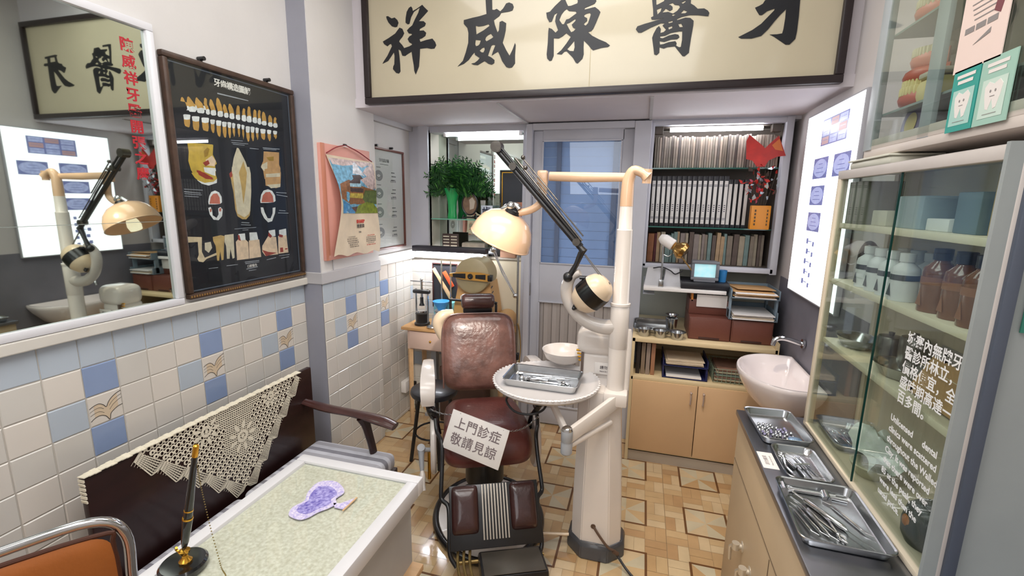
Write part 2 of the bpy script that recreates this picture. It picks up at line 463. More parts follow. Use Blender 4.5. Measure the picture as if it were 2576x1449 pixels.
# right wall
m = MB(); m.box((XRW + .05, .95, 1.48), (.1, 5.2, 2.96)); struct(m, 'wall_right', [mat('wall_paint_right', '#cfc9c8', .75, var=.07, vscale=2.2)])
m = MB(); m.box((XRW - .002, 2.51, .61), (.006, 1.16, 1.14)); struct(m, 'baseboard_right', darkwall)
m = MB(); m.box((-.45, -1.65, 1.48), (2.6, .1, 2.96)); struct(m, 'wall_entrance', wall_m)

# door -----------------------------------------------------------------
m = MB(); fy = YB - .015
m.box((-.752, fy, 1.045), (.04, .1, 2.09), bev=.004); m.box((-.04, fy, 1.045), (.1, .1, 2.09), bev=.004); m.box((-.411, fy, 2.072), (.642, .096, .04), bev=.004)
o = struct(m, 'trim_5', frame_w)
d = bpy.data.objects.new('door_1', None); COL.objects.link(d); d.location = (-.41, YB, 0); d['kind'] = 'structure'
m = MB(); W2 = .318
for b in ((0 - .29, 0, 1.03, .06, .04, 2.04), (.285, 0, 1.03, .07, .04, 2.04), (0, 0, 2.02, .52, .04, .07), (0, 0, 1.05, .52, .04, .27), (0, 0, .08, .52, .04, .14)):
    m.box(b[:3], b[3:], bev=.003)
for (za, zb) in ((1.185, 1.985), (.15, .915)):
    m.box((-.256, -.022, (za + zb) / 2), (.008, .012, zb - za)); m.box((.246, -.022, (za + zb) / 2), (.008, .012, zb - za))
    m.box((-.005, -.022, za), (.51, .012, .008)); m.box((-.005, -.022, zb), (.51, .012, .008))
m.build('door_frame', frame_w, d)
m = MB(); m.box((-.005, .0, 1.585), (.5, .005, .8)); m.build('glass_pane', glass('door_glass', '#edf2fa', 1.6, .03), d)
m = MB()
for k in range(17): m.box((-.24 + k * .0294, .0, .53), (.0285, .012, .76), rot=(0, 0, .35 if k % 2 else -.35))
m.build('ribbed_panel', mat('ribbed_panel_paint', '#b8b0ab', .4), d)
m = MB()
for z in (.35, 1.0, 1.72): m.cyl((-.322, -.035, z - .045), (-.322, -.035, z + .045), .006, seg=10)
m.build('hinge', steel, d)
m = MB(); m.box((.29, -.024, .94), (.02, .01, .09), bev=.003); m.sph((.29, -.04, .96), .011, 12); m.build('lock', steel, d)
# blue slatted gate behind the glass
g = thing('slatted_gate', 'blue slatted shutter seen through the glass of the door', 'shutter', (-.4, 3.34, 0))
m = MB()
for k in range(34): m.box((0, 0, .02 + k * .064), (.66, .012, .062), rot=(.06, 0, 0))
m.build('slat', mat('shutter_blue', '#7f92ac', .5, var=.10, vscale=5), g)['kind'] = 'stuff'
m = MB(); m.box((-.2, -.03, 1.1), (.03, .02, 2.1)); m.box((.19, -.03, 1.1), (.035, .02, 2.1)); m.build('upright', mat('shutter_bar', '#4e5666', .5), g)
area('shutter_fill_light', (-.4, 3.17, 1.1), (-.4, 3.34, 1.1), .6, 1.9, 3.2, (.85, .92, 1))  # added fill, no real lamp: unseen panel behind the door evenly brightening the slats
# ================================================================ FLAT ARTWORK DATA (mm)
SIGN_STROKES = [
[[(-1384,2548),(-1373,2549),(-1352,2536),(-1334,2539),(-1319,2526),(-1313,2512),(-1321,2494),(-1333,2492),(-1352,2498),(-1371,2517),(-1381,2536)]],
[[(-1409,2427),(-1373,2442),(-1334,2461),(-1307,2488),(-1291,2481),(-1281,2459),(-1292,2442),(-1309,2427),(-1312,2420),(-1294,2402),(-1283,2386),(-1252,2393),(-1236,2400),(-1239,2406),(-1252,2412),(-1261,2429),(-1251,2441),(-1235,2448),(-1238,2453),(-1254,2456),(-1264,2471),(-1250,2483),(-1233,2493),(-1217,2520),(-1197,2550),(-1187,2575),(-1222,2557),(-1239,2532),(-1249,2502),(-1259,2500),(-1271,2509),(-1270,2530),(-1263,2560),(-1250,2578),(-1237,2584),(-1231,2576),(-1228,2561),(-1203,2571),(-1173,2586),(-1163,2575),(-1141,2555),(-1163,2536),(-1195,2510),(-1167,2508),(-1155,2497),(-1161,2484),(-1190,2473),(-1192,2464),(-1168,2464),(-1154,2452),(-1159,2437),(-1178,2427),(-1193,2424),(-1188,2410),(-1154,2417),(-1119,2421),(-1104,2404),(-1098,2388),(-1108,2373),(-1126,2372),(-1151,2378),(-1191,2377),(-1193,2344),(-1199,2291),(-1211,2267),(-1219,2252),(-1227,2271),(-1229,2298),(-1235,2330),(-1240,2366),(-1263,2356),(-1279,2347),(-1295,2350),(-1304,2375),(-1317,2382),(-1313,2352),(-1310,2311),(-1309,2272),(-1318,2262),(-1334,2266),(-1353,2286),(-1351,2299),(-1344,2310),(-1341,2353),(-1345,2370),(-1360,2352),(-1381,2329),(-1415,2317),(-1408,2327),(-1383,2356),(-1355,2400),(-1360,2413),(-1371,2410),(-1382,2402),(-1401,2414)]],
[[(-830,2606),(-795,2603),(-793,2530),(-782,2528),(-769,2532),(-751,2519),(-736,2531),(-721,2552),(-706,2555),(-688,2547),(-682,2533),(-688,2518),(-706,2514),(-746,2512),(-756,2498),(-784,2482),(-779,2461),(-764,2424),(-757,2433),(-754,2471),(-740,2475),(-720,2463),(-722,2430),(-729,2401),(-737,2375),(-718,2339),(-700,2312),(-685,2339),(-673,2369),(-669,2359),(-672,2313),(-671,2275),(-686,2257),(-702,2255),(-717,2261),(-738,2288),(-752,2319),(-761,2335),(-775,2329),(-794,2319),(-788,2337),(-775,2366),(-786,2369),(-796,2365),(-806,2340),(-814,2319),(-796,2310),(-779,2297),(-780,2283),(-793,2276),(-811,2281),(-832,2295),(-848,2288),(-869,2278),(-891,2281),(-904,2287),(-885,2290),(-869,2300),(-858,2311),(-883,2327),(-887,2339),(-899,2328),(-918,2306),(-945,2289),(-979,2278),(-950,2303),(-934,2342),(-920,2387),(-919,2433),(-925,2457),(-944,2477),(-944,2495),(-896,2502),(-859,2506),(-823,2513),(-826,2550)],[(-880,2464),(-864,2459),(-838,2460),(-812,2466),(-807,2457),(-838,2439),(-876,2423)],[(-826,2406),(-815,2415),(-799,2421),(-786,2404),(-796,2398),(-822,2387),(-829,2395)],[(-880,2398),(-867,2396),(-852,2394),(-859,2376),(-867,2370),(-878,2368),(-883,2378)],[(-859,2346),(-846,2357),(-834,2360),(-831,2349),(-838,2336),(-848,2337)]],
[[(-519,2493),(-501,2496),(-477,2519),(-448,2542),(-428,2542),(-419,2523),(-413,2513),(-400,2513),(-370,2521),(-368,2529),(-376,2559),(-345,2557),(-343,2533),(-284,2535),(-281,2523),(-289,2512),(-334,2498),(-334,2491),(-308,2495),(-286,2498),(-268,2484),(-260,2474),(-267,2456),(-279,2427),(-290,2404),(-299,2395),(-314,2392),(-293,2374),(-260,2356),(-227,2341),(-208,2326),(-217,2320),(-247,2318),(-286,2310),(-295,2317),(-309,2334),(-332,2356),(-332,2326),(-330,2295),(-335,2276),(-357,2256),(-366,2259),(-382,2283),(-413,2314),(-424,2313),(-437,2301),(-461,2305),(-440,2320),(-416,2348),(-395,2377),(-418,2395),(-436,2382),(-454,2374),(-478,2377),(-477,2335),(-476,2298),(-485,2277),(-496,2275),(-508,2287),(-511,2306),(-507,2358),(-506,2410),(-504,2425),(-489,2419),(-470,2401),(-458,2411),(-467,2432),(-474,2451),(-471,2473),(-463,2489),(-478,2482),(-490,2452),(-502,2450),(-514,2469)],[(-420,2501),(-408,2491),(-377,2487),(-371,2479),(-407,2457),(-420,2455),(-431,2435),(-439,2436),(-454,2456),(-444,2479),(-431,2494)],[(-418,2436),(-402,2441),(-378,2454),(-374,2449),(-378,2443),(-393,2430),(-386,2417),(-373,2410),(-383,2401),(-394,2397),(-405,2413)],[(-335,2468),(-324,2473),(-309,2475),(-304,2467),(-310,2448),(-316,2430),(-326,2421),(-335,2426),(-333,2432),(-320,2441),(-321,2453),(-334,2460)],[(-411,2323),(-394,2340),(-378,2358),(-375,2329),(-379,2312),(-397,2314)]],
[[(-35,2551),(-14,2552),(39,2549),(40,2539),(-9,2540),(-13,2515),(-10,2483),(-5,2483),(22,2495),(25,2509),(7,2514),(4,2524),(59,2524),(75,2540),(118,2536),(129,2510),(143,2504),(137,2488),(137,2475),(153,2465),(168,2451),(195,2450),(211,2440),(218,2430),(215,2417),(201,2419),(170,2425),(135,2428),(101,2423),(83,2416),(85,2411),(119,2419),(140,2416),(155,2403),(155,2383),(150,2333),(147,2290),(146,2271),(128,2257),(119,2259),(94,2289),(83,2302),(51,2301),(35,2296),(17,2303),(17,2280),(6,2270),(-5,2274),(-10,2301),(-19,2345),(-14,2362),(-2,2385),(8,2393),(17,2380),(16,2363),(30,2366),(40,2375),(23,2394),(33,2402),(15,2404),(-29,2389),(-69,2371),(-82,2372),(-94,2387),(-88,2399),(-57,2407),(-22,2414),(29,2425),(-11,2421),(-26,2423),(-30,2432),(-20,2436),(-23,2466),(-29,2500)],[(-7,2463),(14,2469),(10,2453),(-2,2442)],[(17,2448),(32,2464),(50,2452),(61,2458),(61,2468),(52,2476),(39,2479),(60,2485),(69,2476),(87,2473),(93,2464),(82,2450),(65,2440),(43,2449)],[(97,2438),(109,2451),(126,2443),(117,2437)],[(58,2435),(65,2438),(78,2435),(66,2430)],[(46,2407),(65,2411),(66,2404),(50,2401)],[(48,2385),(65,2389),(66,2380),(52,2375)],[(90,2395),(103,2396),(112,2381),(98,2381)],[(15,2349),(37,2350),(62,2360),(97,2364),(110,2363),(112,2327),(109,2298),(102,2297),(88,2305),(90,2315),(84,2324),(56,2322),(32,2315),(18,2314),(15,2329),(35,2324),(64,2332),(91,2332),(100,2340),(95,2350),(80,2354),(54,2350),(28,2340),(18,2342)],[(96,2482),(113,2489),(115,2484),(104,2477)]],
[[(437,2461),(430,2448),(417,2441),(401,2435),(409,2421),(421,2404),(431,2403),(450,2417),(478,2425),(477,2418),(432,2369),(400,2347),(346,2322),(358,2315),(400,2312),(437,2320),(461,2344),(482,2373),(503,2399),(522,2418),(523,2382),(521,2341),(518,2324),(498,2322),(470,2323),(489,2312),(507,2299),(536,2278),(551,2277),(571,2298),(574,2327),(574,2386),(572,2445),(572,2455),(595,2453),(611,2458),(603,2471),(569,2472),(567,2501),(589,2500),(588,2512),(482,2521),(466,2517),(477,2508),(471,2471),(455,2463)],[(492,2478),(494,2506),(539,2504),(542,2475)]]
]
POSTER_ART = [
('root',[(-144,296),(-263,293),(-259,306),(-254,310),(-249,306),(-244,293),(-239,277)]),
('crown',[(-146,297),(-148,288),(-143,283),(-243,264),(-238,269),(-239,280),(-192,291)]),
('root',[(-230,277),(-237,297),(-233,313),(-228,317),(-222,313),(-210,299),(-201,281)]),
('crown',[(-232,278),(-234,266),(-229,261),(-206,264),(-201,270),(-201,283),(-215,284)]),
('root',[(-194,278),(-203,299),(-198,317),(-193,321),(-188,316),(-171,302),(-165,282)]),
('crown',[(-196,279),(-198,267),(-193,263),(-171,265),(-165,271),(-166,285),(-179,285)]),
('root',[(-156,280),(-165,303),(-161,323),(-155,327),(-149,322),(-151,303),(-141,282)]),
('crown',[(-158,281),(-160,269),(-155,264),(-147,264),(-141,270),(-142,284),(-148,286)]),
('root',[(-134,281),(-141,304),(-136,323),(-131,327),(-125,322),(-118,305),(-112,283)]),
('crown',[(-136,282),(-138,269),(-133,264),(-118,266),(-112,271),(-113,286),(-123,287)]),
('root',[(-103,283),(-109,311),(-104,334),(-99,339),(-92,334),(-83,312),(-80,286)]),
('crown',[(-104,284),(-107,269),(-101,264),(-86,266),(-80,272),(-80,288),(-91,289)]),
('root',[(-73,281),(-79,301),(-74,316),(-69,320),(-62,315),(-58,301),(-54,283)]),
('crown',[(-74,282),(-76,271),(-71,266),(-59,267),(-53,273),(-54,286),(-63,287)]),
('root',[(-46,284),(-52,306),(-47,323),(-41,327),(-35,322),(-26,307),(-24,286)]),
('crown',[(-47,285),(-50,270),(-44,265),(-30,266),(-24,272),(-25,289),(-34,290)]),
('root',[(-14,284),(-11,307),(-6,323),(0,328),(7,323),(6,306),(6,286)]),
('crown',[(-16,285),(-18,272),(-12,267),(0,267),(6,273),(5,289),(-3,290)]),
('root',[(17,287),(20,306),(24,318),(30,322),(37,317),(34,305),(37,289)]),
('crown',[(15,289),(12,271),(18,266),(31,266),(38,273),(37,292),(28,294)]),
('root',[(44,288),(47,312),(52,330),(58,335),(65,330),(64,312),(67,291)]),
('crown',[(42,289),(39,271),(45,266),(61,267),(67,274),(66,293),(56,295)]),
('root',[(76,288),(79,309),(83,323),(90,328),(97,322),(97,308),(97,290)]),
('crown',[(74,289),(71,273),(78,268),(91,268),(98,275),(97,293),(87,294)]),
('root',[(104,289),(104,310),(109,325),(116,331),(123,325),(118,308),(121,290)]),
('crown',[(102,290),(99,271),(106,266),(114,266),(121,273),(120,293),(113,295)]),
('root',[(127,280),(127,304),(132,322),(139,327),(147,321),(151,304),(152,283)]),
('crown',[(125,282),(122,271),(129,266),(146,267),(153,274),(151,286),(140,287)]),
('root',[(164,280),(164,301),(169,314),(176,319),(184,314),(189,301),(187,282)]),
('crown',[(162,282),(160,271),(167,266),(181,266),(189,273),(187,286),(176,287)]),
('root',[(195,281),(197,299),(201,310),(209,315),(217,309),(211,297),(219,283)]),
('crown',[(192,282),(190,272),(197,266),(212,267),(220,274),(218,286),(207,288)]),
('root',[(-257,231),(-232,234),(-233,218),(-237,205),(-241,202),(-255,205),(-258,214)]),
('crown',[(-258,245),(-252,248),(-231,250),(-228,248),(-232,233),(-245,229),(-257,229)]),
('root',[(-221,230),(-194,234),(-195,214),(-200,197),(-204,194),(-220,197),(-223,209)]),
('crown',[(-223,244),(-217,247),(-193,250),(-190,248),(-194,232),(-208,228),(-222,229)]),
('root',[(-181,231),(-153,235),(-153,216),(-157,201),(-162,198),(-179,201),(-182,212)]),
('crown',[(-182,246),(-176,249),(-151,252),(-148,249),(-152,234),(-167,229),(-182,230)]),
('root',[(-142,232),(-126,234),(-127,214),(-131,198),(-136,195),(-140,199),(-144,212)]),
('crown',[(-144,245),(-138,248),(-125,249),(-121,247),(-125,233),(-135,229),(-143,231)]),
('root',[(-116,229),(-97,232),(-98,208),(-103,188),(-107,184),(-114,189),(-118,205)]),
('crown',[(-117,246),(-111,249),(-95,250),(-91,248),(-96,230),(-107,227),(-117,228)]),
('root',[(-88,230),(-70,232),(-71,208),(-76,187),(-81,184),(-86,189),(-90,205)]),
('crown',[(-89,245),(-83,248),(-69,249),(-65,247),(-70,231),(-80,227),(-89,229)]),
('root',[(-61,230),(-48,232),(-49,208),(-54,188),(-59,185),(-60,191),(-63,206)]),
('crown',[(-63,248),(-56,251),(-47,251),(-43,249),(-47,230),(-55,227),(-62,229)]),
('root',[(-39,232),(-27,233),(-28,213),(-32,197),(-37,193),(-36,199),(-40,211)]),
('crown',[(-40,247),(-34,251),(-26,250),(-22,248),(-27,232),(-33,228),(-40,230)]),
('root',[(-13,234),(-2,235),(-2,215),(-7,198),(-12,195),(-10,201),(-14,213)]),
('crown',[(-15,248),(-8,251),(-1,251),(4,248),(-1,233),(-8,230),(-14,232)]),
('root',[(11,234),(20,234),(19,211),(14,192),(9,188),(13,194),(9,210)]),
('crown',[(8,248),(15,251),(21,250),(25,248),(21,233),(15,230),(9,232)]),
('root',[(31,223),(48,225),(48,203),(43,186),(37,182),(34,188),(30,201)]),
('crown',[(30,245),(37,248),(50,249),(54,247),(49,224),(39,220),(30,222)]),
('root',[(59,227),(73,228),(73,208),(68,191),(63,187),(62,193),(57,205)]),
('crown',[(57,247),(64,251),(75,251),(80,248),(74,227),(66,224),(57,226)]),
('root',[(86,229),(98,230),(98,213),(94,200),(88,196),(90,202),(85,211)]),
('crown',[(84,247),(91,251),(99,250),(104,248),(99,229),(91,225),(84,227)]),
('root',[(114,231),(138,233),(138,217),(134,205),(128,201),(118,206),(113,214)]),
('crown',[(111,246),(119,249),(139,250),(144,248),(139,232),(125,228),(113,229)]),
('root',[(153,234),(172,236),(172,217),(167,203),(161,199),(158,205),(152,215)]),
('crown',[(150,247),(158,251),(172,251),(178,249),(173,235),(162,231),(152,233)]),
('root',[(191,237),(209,239),(210,226),(205,218),(199,214),(197,220),(190,224)]),
('crown',[(187,248),(195,252),(209,252),(214,250),(210,238),(199,234),(189,236)]),
('yel',[(-254,144),(-200,147),(-147,150),(-141,148),(-148,110),(-141,97),(-133,76),(-142,68),(-143,28),(-147,10),(-217,7),(-238,19),(-251,43),(-258,76),(-252,110)]),
('ochre',[(-187,120),(-169,136),(-160,130),(-173,101),(-186,96)]),
('pinkw',[(-183,86),(-152,106),(-136,86),(-145,64),(-178,65)]),
('redm',[(-197,74),(-171,87),(-166,73),(-186,61)]),
('crown',[(-195,57),(-141,57),(-140,46),(-160,38),(-193,41)]),
('redm',[(-228,44),(-212,42),(-182,26),(-158,20),(-164,9),(-200,15),(-226,27)]),
('crown',[(-197,36),(-156,35),(-143,21),(-162,22),(-190,29)]),
('yel',[(-251,32),(-175,40),(-145,38),(-139,15),(-143,-1),(-181,-13),(-215,-4),(-239,14)]),
('crown',[(-231,6),(-198,-4),(-157,2),(-139,15),(-142,-2),(-181,-14),(-211,-8)]),
('redm',[(-226,44),(-193,35),(-159,18),(-156,10),(-191,12),(-220,26)]),
('crown',[(-191,54),(-144,54),(-145,26),(-162,29),(-193,39)]),
('toothw',[(-26,150),(-17,149),(13,95),(29,42),(30,22),(-71,17),(-66,44),(-48,105)]),
('toothw',[(-61,68),(31,74),(36,45),(30,-33),(15,-120),(-7,-150),(-27,-154),(-55,-132),(-62,-98),(-62,-56),(-71,2)]),
('toothy',[(-74,38),(-59,41),(-59,-48),(-55,-128),(-20,-146),(5,-133),(16,-116),(10,-138),(-11,-155),(-32,-154),(-56,-140),(-64,-111),(-65,-40)]),
('toothy',[(-28,45),(2,97),(15,48),(3,-13),(-19,-90),(-21,-13)]),
('redm',[(-78,39),(-63,51),(-63,29),(-75,21)]),
('tan',[(121,150),(216,155),(210,98),(217,82),(212,31),(113,26),(109,62),(98,82),(114,107)]),
('toothw',[(104,90),(138,105),(134,68),(112,62),(97,78)]),
('ochre',[(134,125),(180,133),(177,112),(149,110)]),
('tan',[(118,71),(208,87),(218,60),(208,-6),(179,-14),(131,-6),(116,-4)]),
('toothw',[(122,49),(212,59),(210,41),(123,34)]),
('toothw',[(123,0),(210,8),(205,-8),(148,-15)]),
('crown',[(-191,-78),(-184,-56),(-172,-39),(-154,-33),(-136,-40),(-126,-58),(-127,-81),(-136,-87),(-160,-89),(-190,-89)]),
('pinkd',[(-186,-86),(-177,-59),(-164,-46),(-146,-44),(-136,-61),(-136,-87)]),
('crown',[(77,-71),(85,-46),(101,-27),(128,-20),(153,-27),(169,-48),(170,-74),(157,-80),(121,-83),(78,-83)]),
('pinkd',[(83,-80),(94,-49),(113,-34),(140,-32),(155,-51),(157,-80)]),
('crown',[(-194,-103),(-182,-99),(-177,-113),(-177,-133),(-160,-144),(-149,-130),(-148,-105),(-136,-100),(-127,-110),(-133,-138),(-152,-154),(-175,-151),(-190,-129)]),
('crown',[(76,-103),(91,-104),(97,-126),(112,-154),(130,-155),(145,-132),(148,-106),(166,-104),(160,-132),(138,-169),(113,-173),(91,-153),(77,-126)]),
('pinkd',[(-188,-109),(-179,-105),(-180,-117),(-187,-121)]),
('pinkd',[(-144,-106),(-132,-104),(-136,-118),(-145,-118)]),
('bone',[(-311,-211),(-236,-218),(-243,-277),(-233,-302),(-167,-284),(-173,-296),(-225,-307),(-242,-319),(-261,-314),(-266,-302),(-258,-287),(-256,-236),(-314,-235)]),
('toothw',[(-226,-242),(-199,-240),(-195,-265),(-213,-284),(-229,-270)]),
('toothy',[(-187,-221),(-149,-216),(-131,-221),(-138,-262),(-147,-320),(-157,-321),(-159,-281),(-169,-321),(-178,-320),(-178,-259),(-187,-237)]),
('toothw',[(-130,-217),(-85,-215),(-87,-249),(-91,-318),(-102,-321),(-108,-277),(-117,-319),(-130,-318),(-128,-263),(-134,-246)]),
('pinkw',[(-77,-250),(-62,-238),(-26,-243),(-11,-256),(-16,-331),(-80,-330)]),
('crown',[(-60,-217),(-25,-216),(-25,-246),(-60,-245)]),
('redm',[(-64,-221),(-55,-222),(-50,-248),(-63,-243)]),
('pinkw',[(-7,-249),(52,-249),(55,-330),(-14,-331)]),
('crown',[(-1,-214),(41,-215),(46,-249),(-2,-250)]),
('pinkw',[(66,-280),(106,-237),(155,-245),(159,-329),(79,-328),(63,-307)]),
('redm',[(64,-298),(98,-311),(153,-321),(84,-331)]),
('crown',[(112,-212),(152,-209),(152,-240),(109,-242)]),
('redm',[(111,-219),(131,-239),(120,-247),(106,-237)]),
('pinkw',[(168,-241),(224,-240),(228,-327),(162,-327)]),
('crown',[(177,-213),(224,-208),(224,-240),(175,-244)]),
('redm',[(175,-232),(201,-239),(196,-250),(174,-246)]),
('redm',[(175,-299),(194,-299),(195,-321),(174,-321)]),
('redm',[(207,-305),(224,-305),(223,-311),(206,-311)]),
('lineg',[(-98,358),(57,359),(57,356),(-98,353)]),
('lineg',[(-53,179),(8,183),(8,181),(-53,177)]),
('lineg',[(-51,170),(36,174),(36,172),(-52,168)]),
('lineg',[(-45,164),(16,166),(16,164),(-46,162)]),
('lineg',[(42,157),(93,158),(93,156),(42,154)]),
('lineg',[(117,167),(221,172),(221,169),(117,164)]),
('lineg',[(120,161),(200,165),(200,163),(119,159)]),
('lineg',[(-289,-30),(-210,-32),(-210,-34),(-289,-32)]),
('lineg',[(-290,-39),(-220,-44),(-220,-46),(-290,-42)]),
('lineg',[(-289,-47),(-216,-51),(-217,-53),(-289,-49)]),
('lineg',[(-290,-56),(-230,-59),(-231,-61),(-290,-58)]),
('lineg',[(177,-32),(245,-34),(244,-37),(177,-35)]),
('lineg',[(179,-43),(250,-51),(249,-54),(179,-46)]),
('lineg',[(-38,-166),(4,-170),(4,-173),(-39,-169)]),
('lineg',[(-42,-176),(11,-180),(11,-183),(-42,-178)]),
('lineg',[(-78,-193),(41,-192),(40,-194),(-78,-195)]),
('lineg',[(-37,-200),(-5,-200),(-5,-203),(-37,-202)]),
('lineg',[(187,-117),(229,-120),(229,-123),(187,-120)]),
('lineg',[(180,-129),(248,-132),(248,-135),(179,-132)]),
('lineg',[(-221,-347),(-177,-348),(-177,-350),(-221,-349)]),
('lineg',[(-135,-346),(-77,-348),(-78,-350),(-136,-349)]),
('lineg',[(-40,-342),(41,-344),(41,-347),(-40,-345)]),
('lineg',[(-38,-349),(41,-351),(40,-353),(-38,-352)]),
('lineg',[(-35,-374),(30,-372),(29,-375),(-35,-377)]),
('lineg',[(-22,-383),(20,-384),(20,-386),(-23,-386)]),
('lineg',[(86,-346),(145,-342),(144,-345),(85,-349)]),
('lineg',[(165,-336),(234,-336),(234,-339),(164,-338)]),
('lineg',[(176,-349),(230,-347),(229,-350),(176,-352)])
]
CAL_ART = [
('sky',[(-200,229),(171,228),(179,192),(203,-45),(208,-60),(-144,-55),(-148,-8),(-165,43),(-185,133)]),
('blossom',[(-200,229),(171,228),(174,203),(119,211),(60,195),(14,208),(-102,194),(-183,198)]),
('fuji',[(-35,157),(-13,217),(6,221),(75,147),(56,151),(19,155)]),
('blossom',[(26,128),(95,148),(58,168),(98,198),(175,220),(191,84),(129,71),(72,103)]),
('treeo',[(-160,99),(-82,123),(51,91),(191,72),(199,14),(64,2),(-76,-9),(-158,23),(-163,63)]),
('roof',[(-88,107),(-38,130),(-45,149),(28,154),(55,135),(26,128),(24,106),(-22,105)]),
('bluew',[(-75,104),(34,107),(32,87),(-77,87)]),
('roof',[(-77,81),(51,80),(54,58),(-79,60)]),
('treey',[(-79,52),(48,52),(56,24),(-90,28)]),
('treeg',[(69,69),(201,73),(201,-9),(83,-3),(46,24)]),
('pond',[(-147,10),(-85,-9),(-17,-58),(-144,-55)]),
('treeo',[(-84,2),(18,24),(83,-3),(-4,-9)]),
('bush',[(-26,-58),(5,-14),(93,5),(164,-3),(204,-33),(208,-61)]),
('treed',[(-68,-25),(-4,-20),(-16,-53)])
]
# ================================================================ WALL PIECES
def picture_frame(m, M, w, h, t, d, bev=.004):
    for cx, cy, sx, sy in ((0, h / 2 - t / 2, w, t), (0, -h / 2 + t / 2, w, t), (-w / 2 + t / 2, 0, t, h - 2 * t), (w / 2 - t / 2, 0, t, h - 2 * t)):
        m.box((cx, cy, d / 2), (sx, sy, d), bev=bev, M=M)
def flat(m, M, w, h, z=0., cx=0, cy=0):
    m.poly([[(cx - w / 2, cy - h / 2), (cx + w / 2, cy - h / 2), (cx + w / 2, cy + h / 2), (cx - w / 2, cy + h / 2)]], M @ Matrix.Translation((0, 0, z)), 0)
I4 = Matrix.Identity(4)
# every flat thing: Empty at its place, local frame ONW(0,0,0) etc.

# mirror ------------------------------------------------------------------
M = ONW(0, 0, 0)
t = thing('wall_mirror', 'large silvered wall mirror in white frame lettered with red characters', 'mirror', (XA + .006, .66, 1.685))
W, H = 1.36, 1.0
m = MB(); m.box((0, 0, .004), (W - .03, H - .03, .006), M=M); m.build('mirror_glass', mirror_m, t)
m = MB(); picture_frame(m, M, W, H, .026, .022); m.build('frame', mat('mirror_frame', '#e6e6ea', .3), t)
m = MB(); flat(m, M, W - .05, .0016, .0074, 0, -.18); m.build('joint_line', mat('joint_line', '#8f9a94', .5), t)
m = MB()
for k, ch in enumerate('陳威祥牙醫開張之慶'): m.text(ch, .046, M @ T4((.593, .405 - k * .0525, .0075)), bold=.001)
m.build('lettering', mat('red_letter', '#b3202c', .5), t)

# black dental poster -----------------------------------------------------
t = thing('dental_chart', 'large black poster of teeth and jaws in a brown frame beside the mirror', 'poster', (XA + .006, 1.685, 1.655))
W, H = .655, .915
m = MB(); m.box((0, 0, .006), (W - .02, H - .02, .008), M=M); m.build('poster_sheet', mat('poster_black', '#14161f', .4), t)
m = MB(); picture_frame(m, M, W, H, .022, .026, .006)
for k in range(58):
    m.mi = 1; m.box((-W / 2 + .008 + k * .0112, -H / 2 + .011, .026), (.006, .008, .003), M=M)
m.build('frame', [mat('old_brown_frame', '#4a362a', .45, var=.3, vscale=30), mat('frame_gilding', '#8d6a3a', .4)], t)
m = MB(); picture_frame(m, M @ T4((0, 0, .0102)), .604, .86, .0045, .0008, 0); m.build('border_line', mat('poster_grey_line', '#5f6878', .5), t)
AM = {'root': '#c99a4e', 'crown': '#eef0f2', 'yel': '#cfae45', 'ochre': '#a88428', 'pinkw': '#ecd0b4', 'redm': '#a03a2c', 'toothw': '#ddd2ba', 'toothy': '#c9a86a',
      'tan': '#cda06a', 'pinkd': '#c8705c', 'bone': '#ddc9a8', 'lineg': '#aeb4be'}
keys = list(AM); m = MB()
for q, (c, pts) in enumerate(POSTER_ART):
    m.mi = keys.index(c); m.poly([[(a / 1000, b / 1000) for a, b in pts]], M @ T4((0, 0, .0103 + q * .000005)), 0)
m.build('printed_teeth', [mat('print_' + k, AM[k], .45, var=.18, vscale=45) for k in keys], t, smooth=False)
m = MB(); m.text('牙齒構造圖解', .032, M @ T4((-.018, .395, .0105)), bold=.0006, spacing=.9); m.text('口腔衞生', .014, M @ T4((0, -.365, .0105))); m.build('title', paper, t)
m = MB(); m.box((0, 0, .020), (W - .04, H - .04, .002), M=M); m.build('glass_pane', clear, t)
m = MB()
for x in (-.16, .17): m = MB(); m.cyl(M @ Vector((x, H / 2 + .012, .0)), M @ Vector((x, H / 2 + .012, .03)), .008, seg=12); m.box((x, H / 2 + .002, .012), (.012, .02, .004), M=M); m.build('hanging_nail', black_m, t)

# pagoda calendar ----------------------------------------------------------
t = thing('wall_calendar', 'paper calendar with a pagoda and blossom picture hanging from a red cord', 'calendar', (XP + .025, 2.30, 1.575))
def wave(y, z):     # sheet bulges off the board
    v = (.245 - z) / .52; return .012 + .022 * math.sin(v * PI * .95) + .010 * math.sin(v * 7 + y * 6) + (.012 * v * v if y < -.1 else 0)
def edge(v): return (-.214 + .06 * math.sin(min(v, 1) * 2.9) - .02 * v, .190 + .035 * v)
m = MB()
def fn(u, v):
    a, b = edge(v); y = a + (b - a) * u; z = .244 - v * .525 - .01 * u + (.008 * math.sin(u * 17) if v > .99 else 0)
    return (wave(y, z), y, z)
m.grid(fn, 14, 26); m.build('calendar_sheet', paper_o, t)
CM = {'sky': '#6fa9c9', 'blossom': '#cdb9b6', 'fuji': '#dfe3ea', 'treeo': '#8a5c38', 'roof': '#4a3a3a', 'bluew': '#9cc3d4', 'treey': '#b9a64a', 'treeg': '#5c6b3a', 'pond': '#3d86bd', 'bush': '#7c8a2a', 'treed': '#5e3a2e'}
keys = list(CM); m = MB()
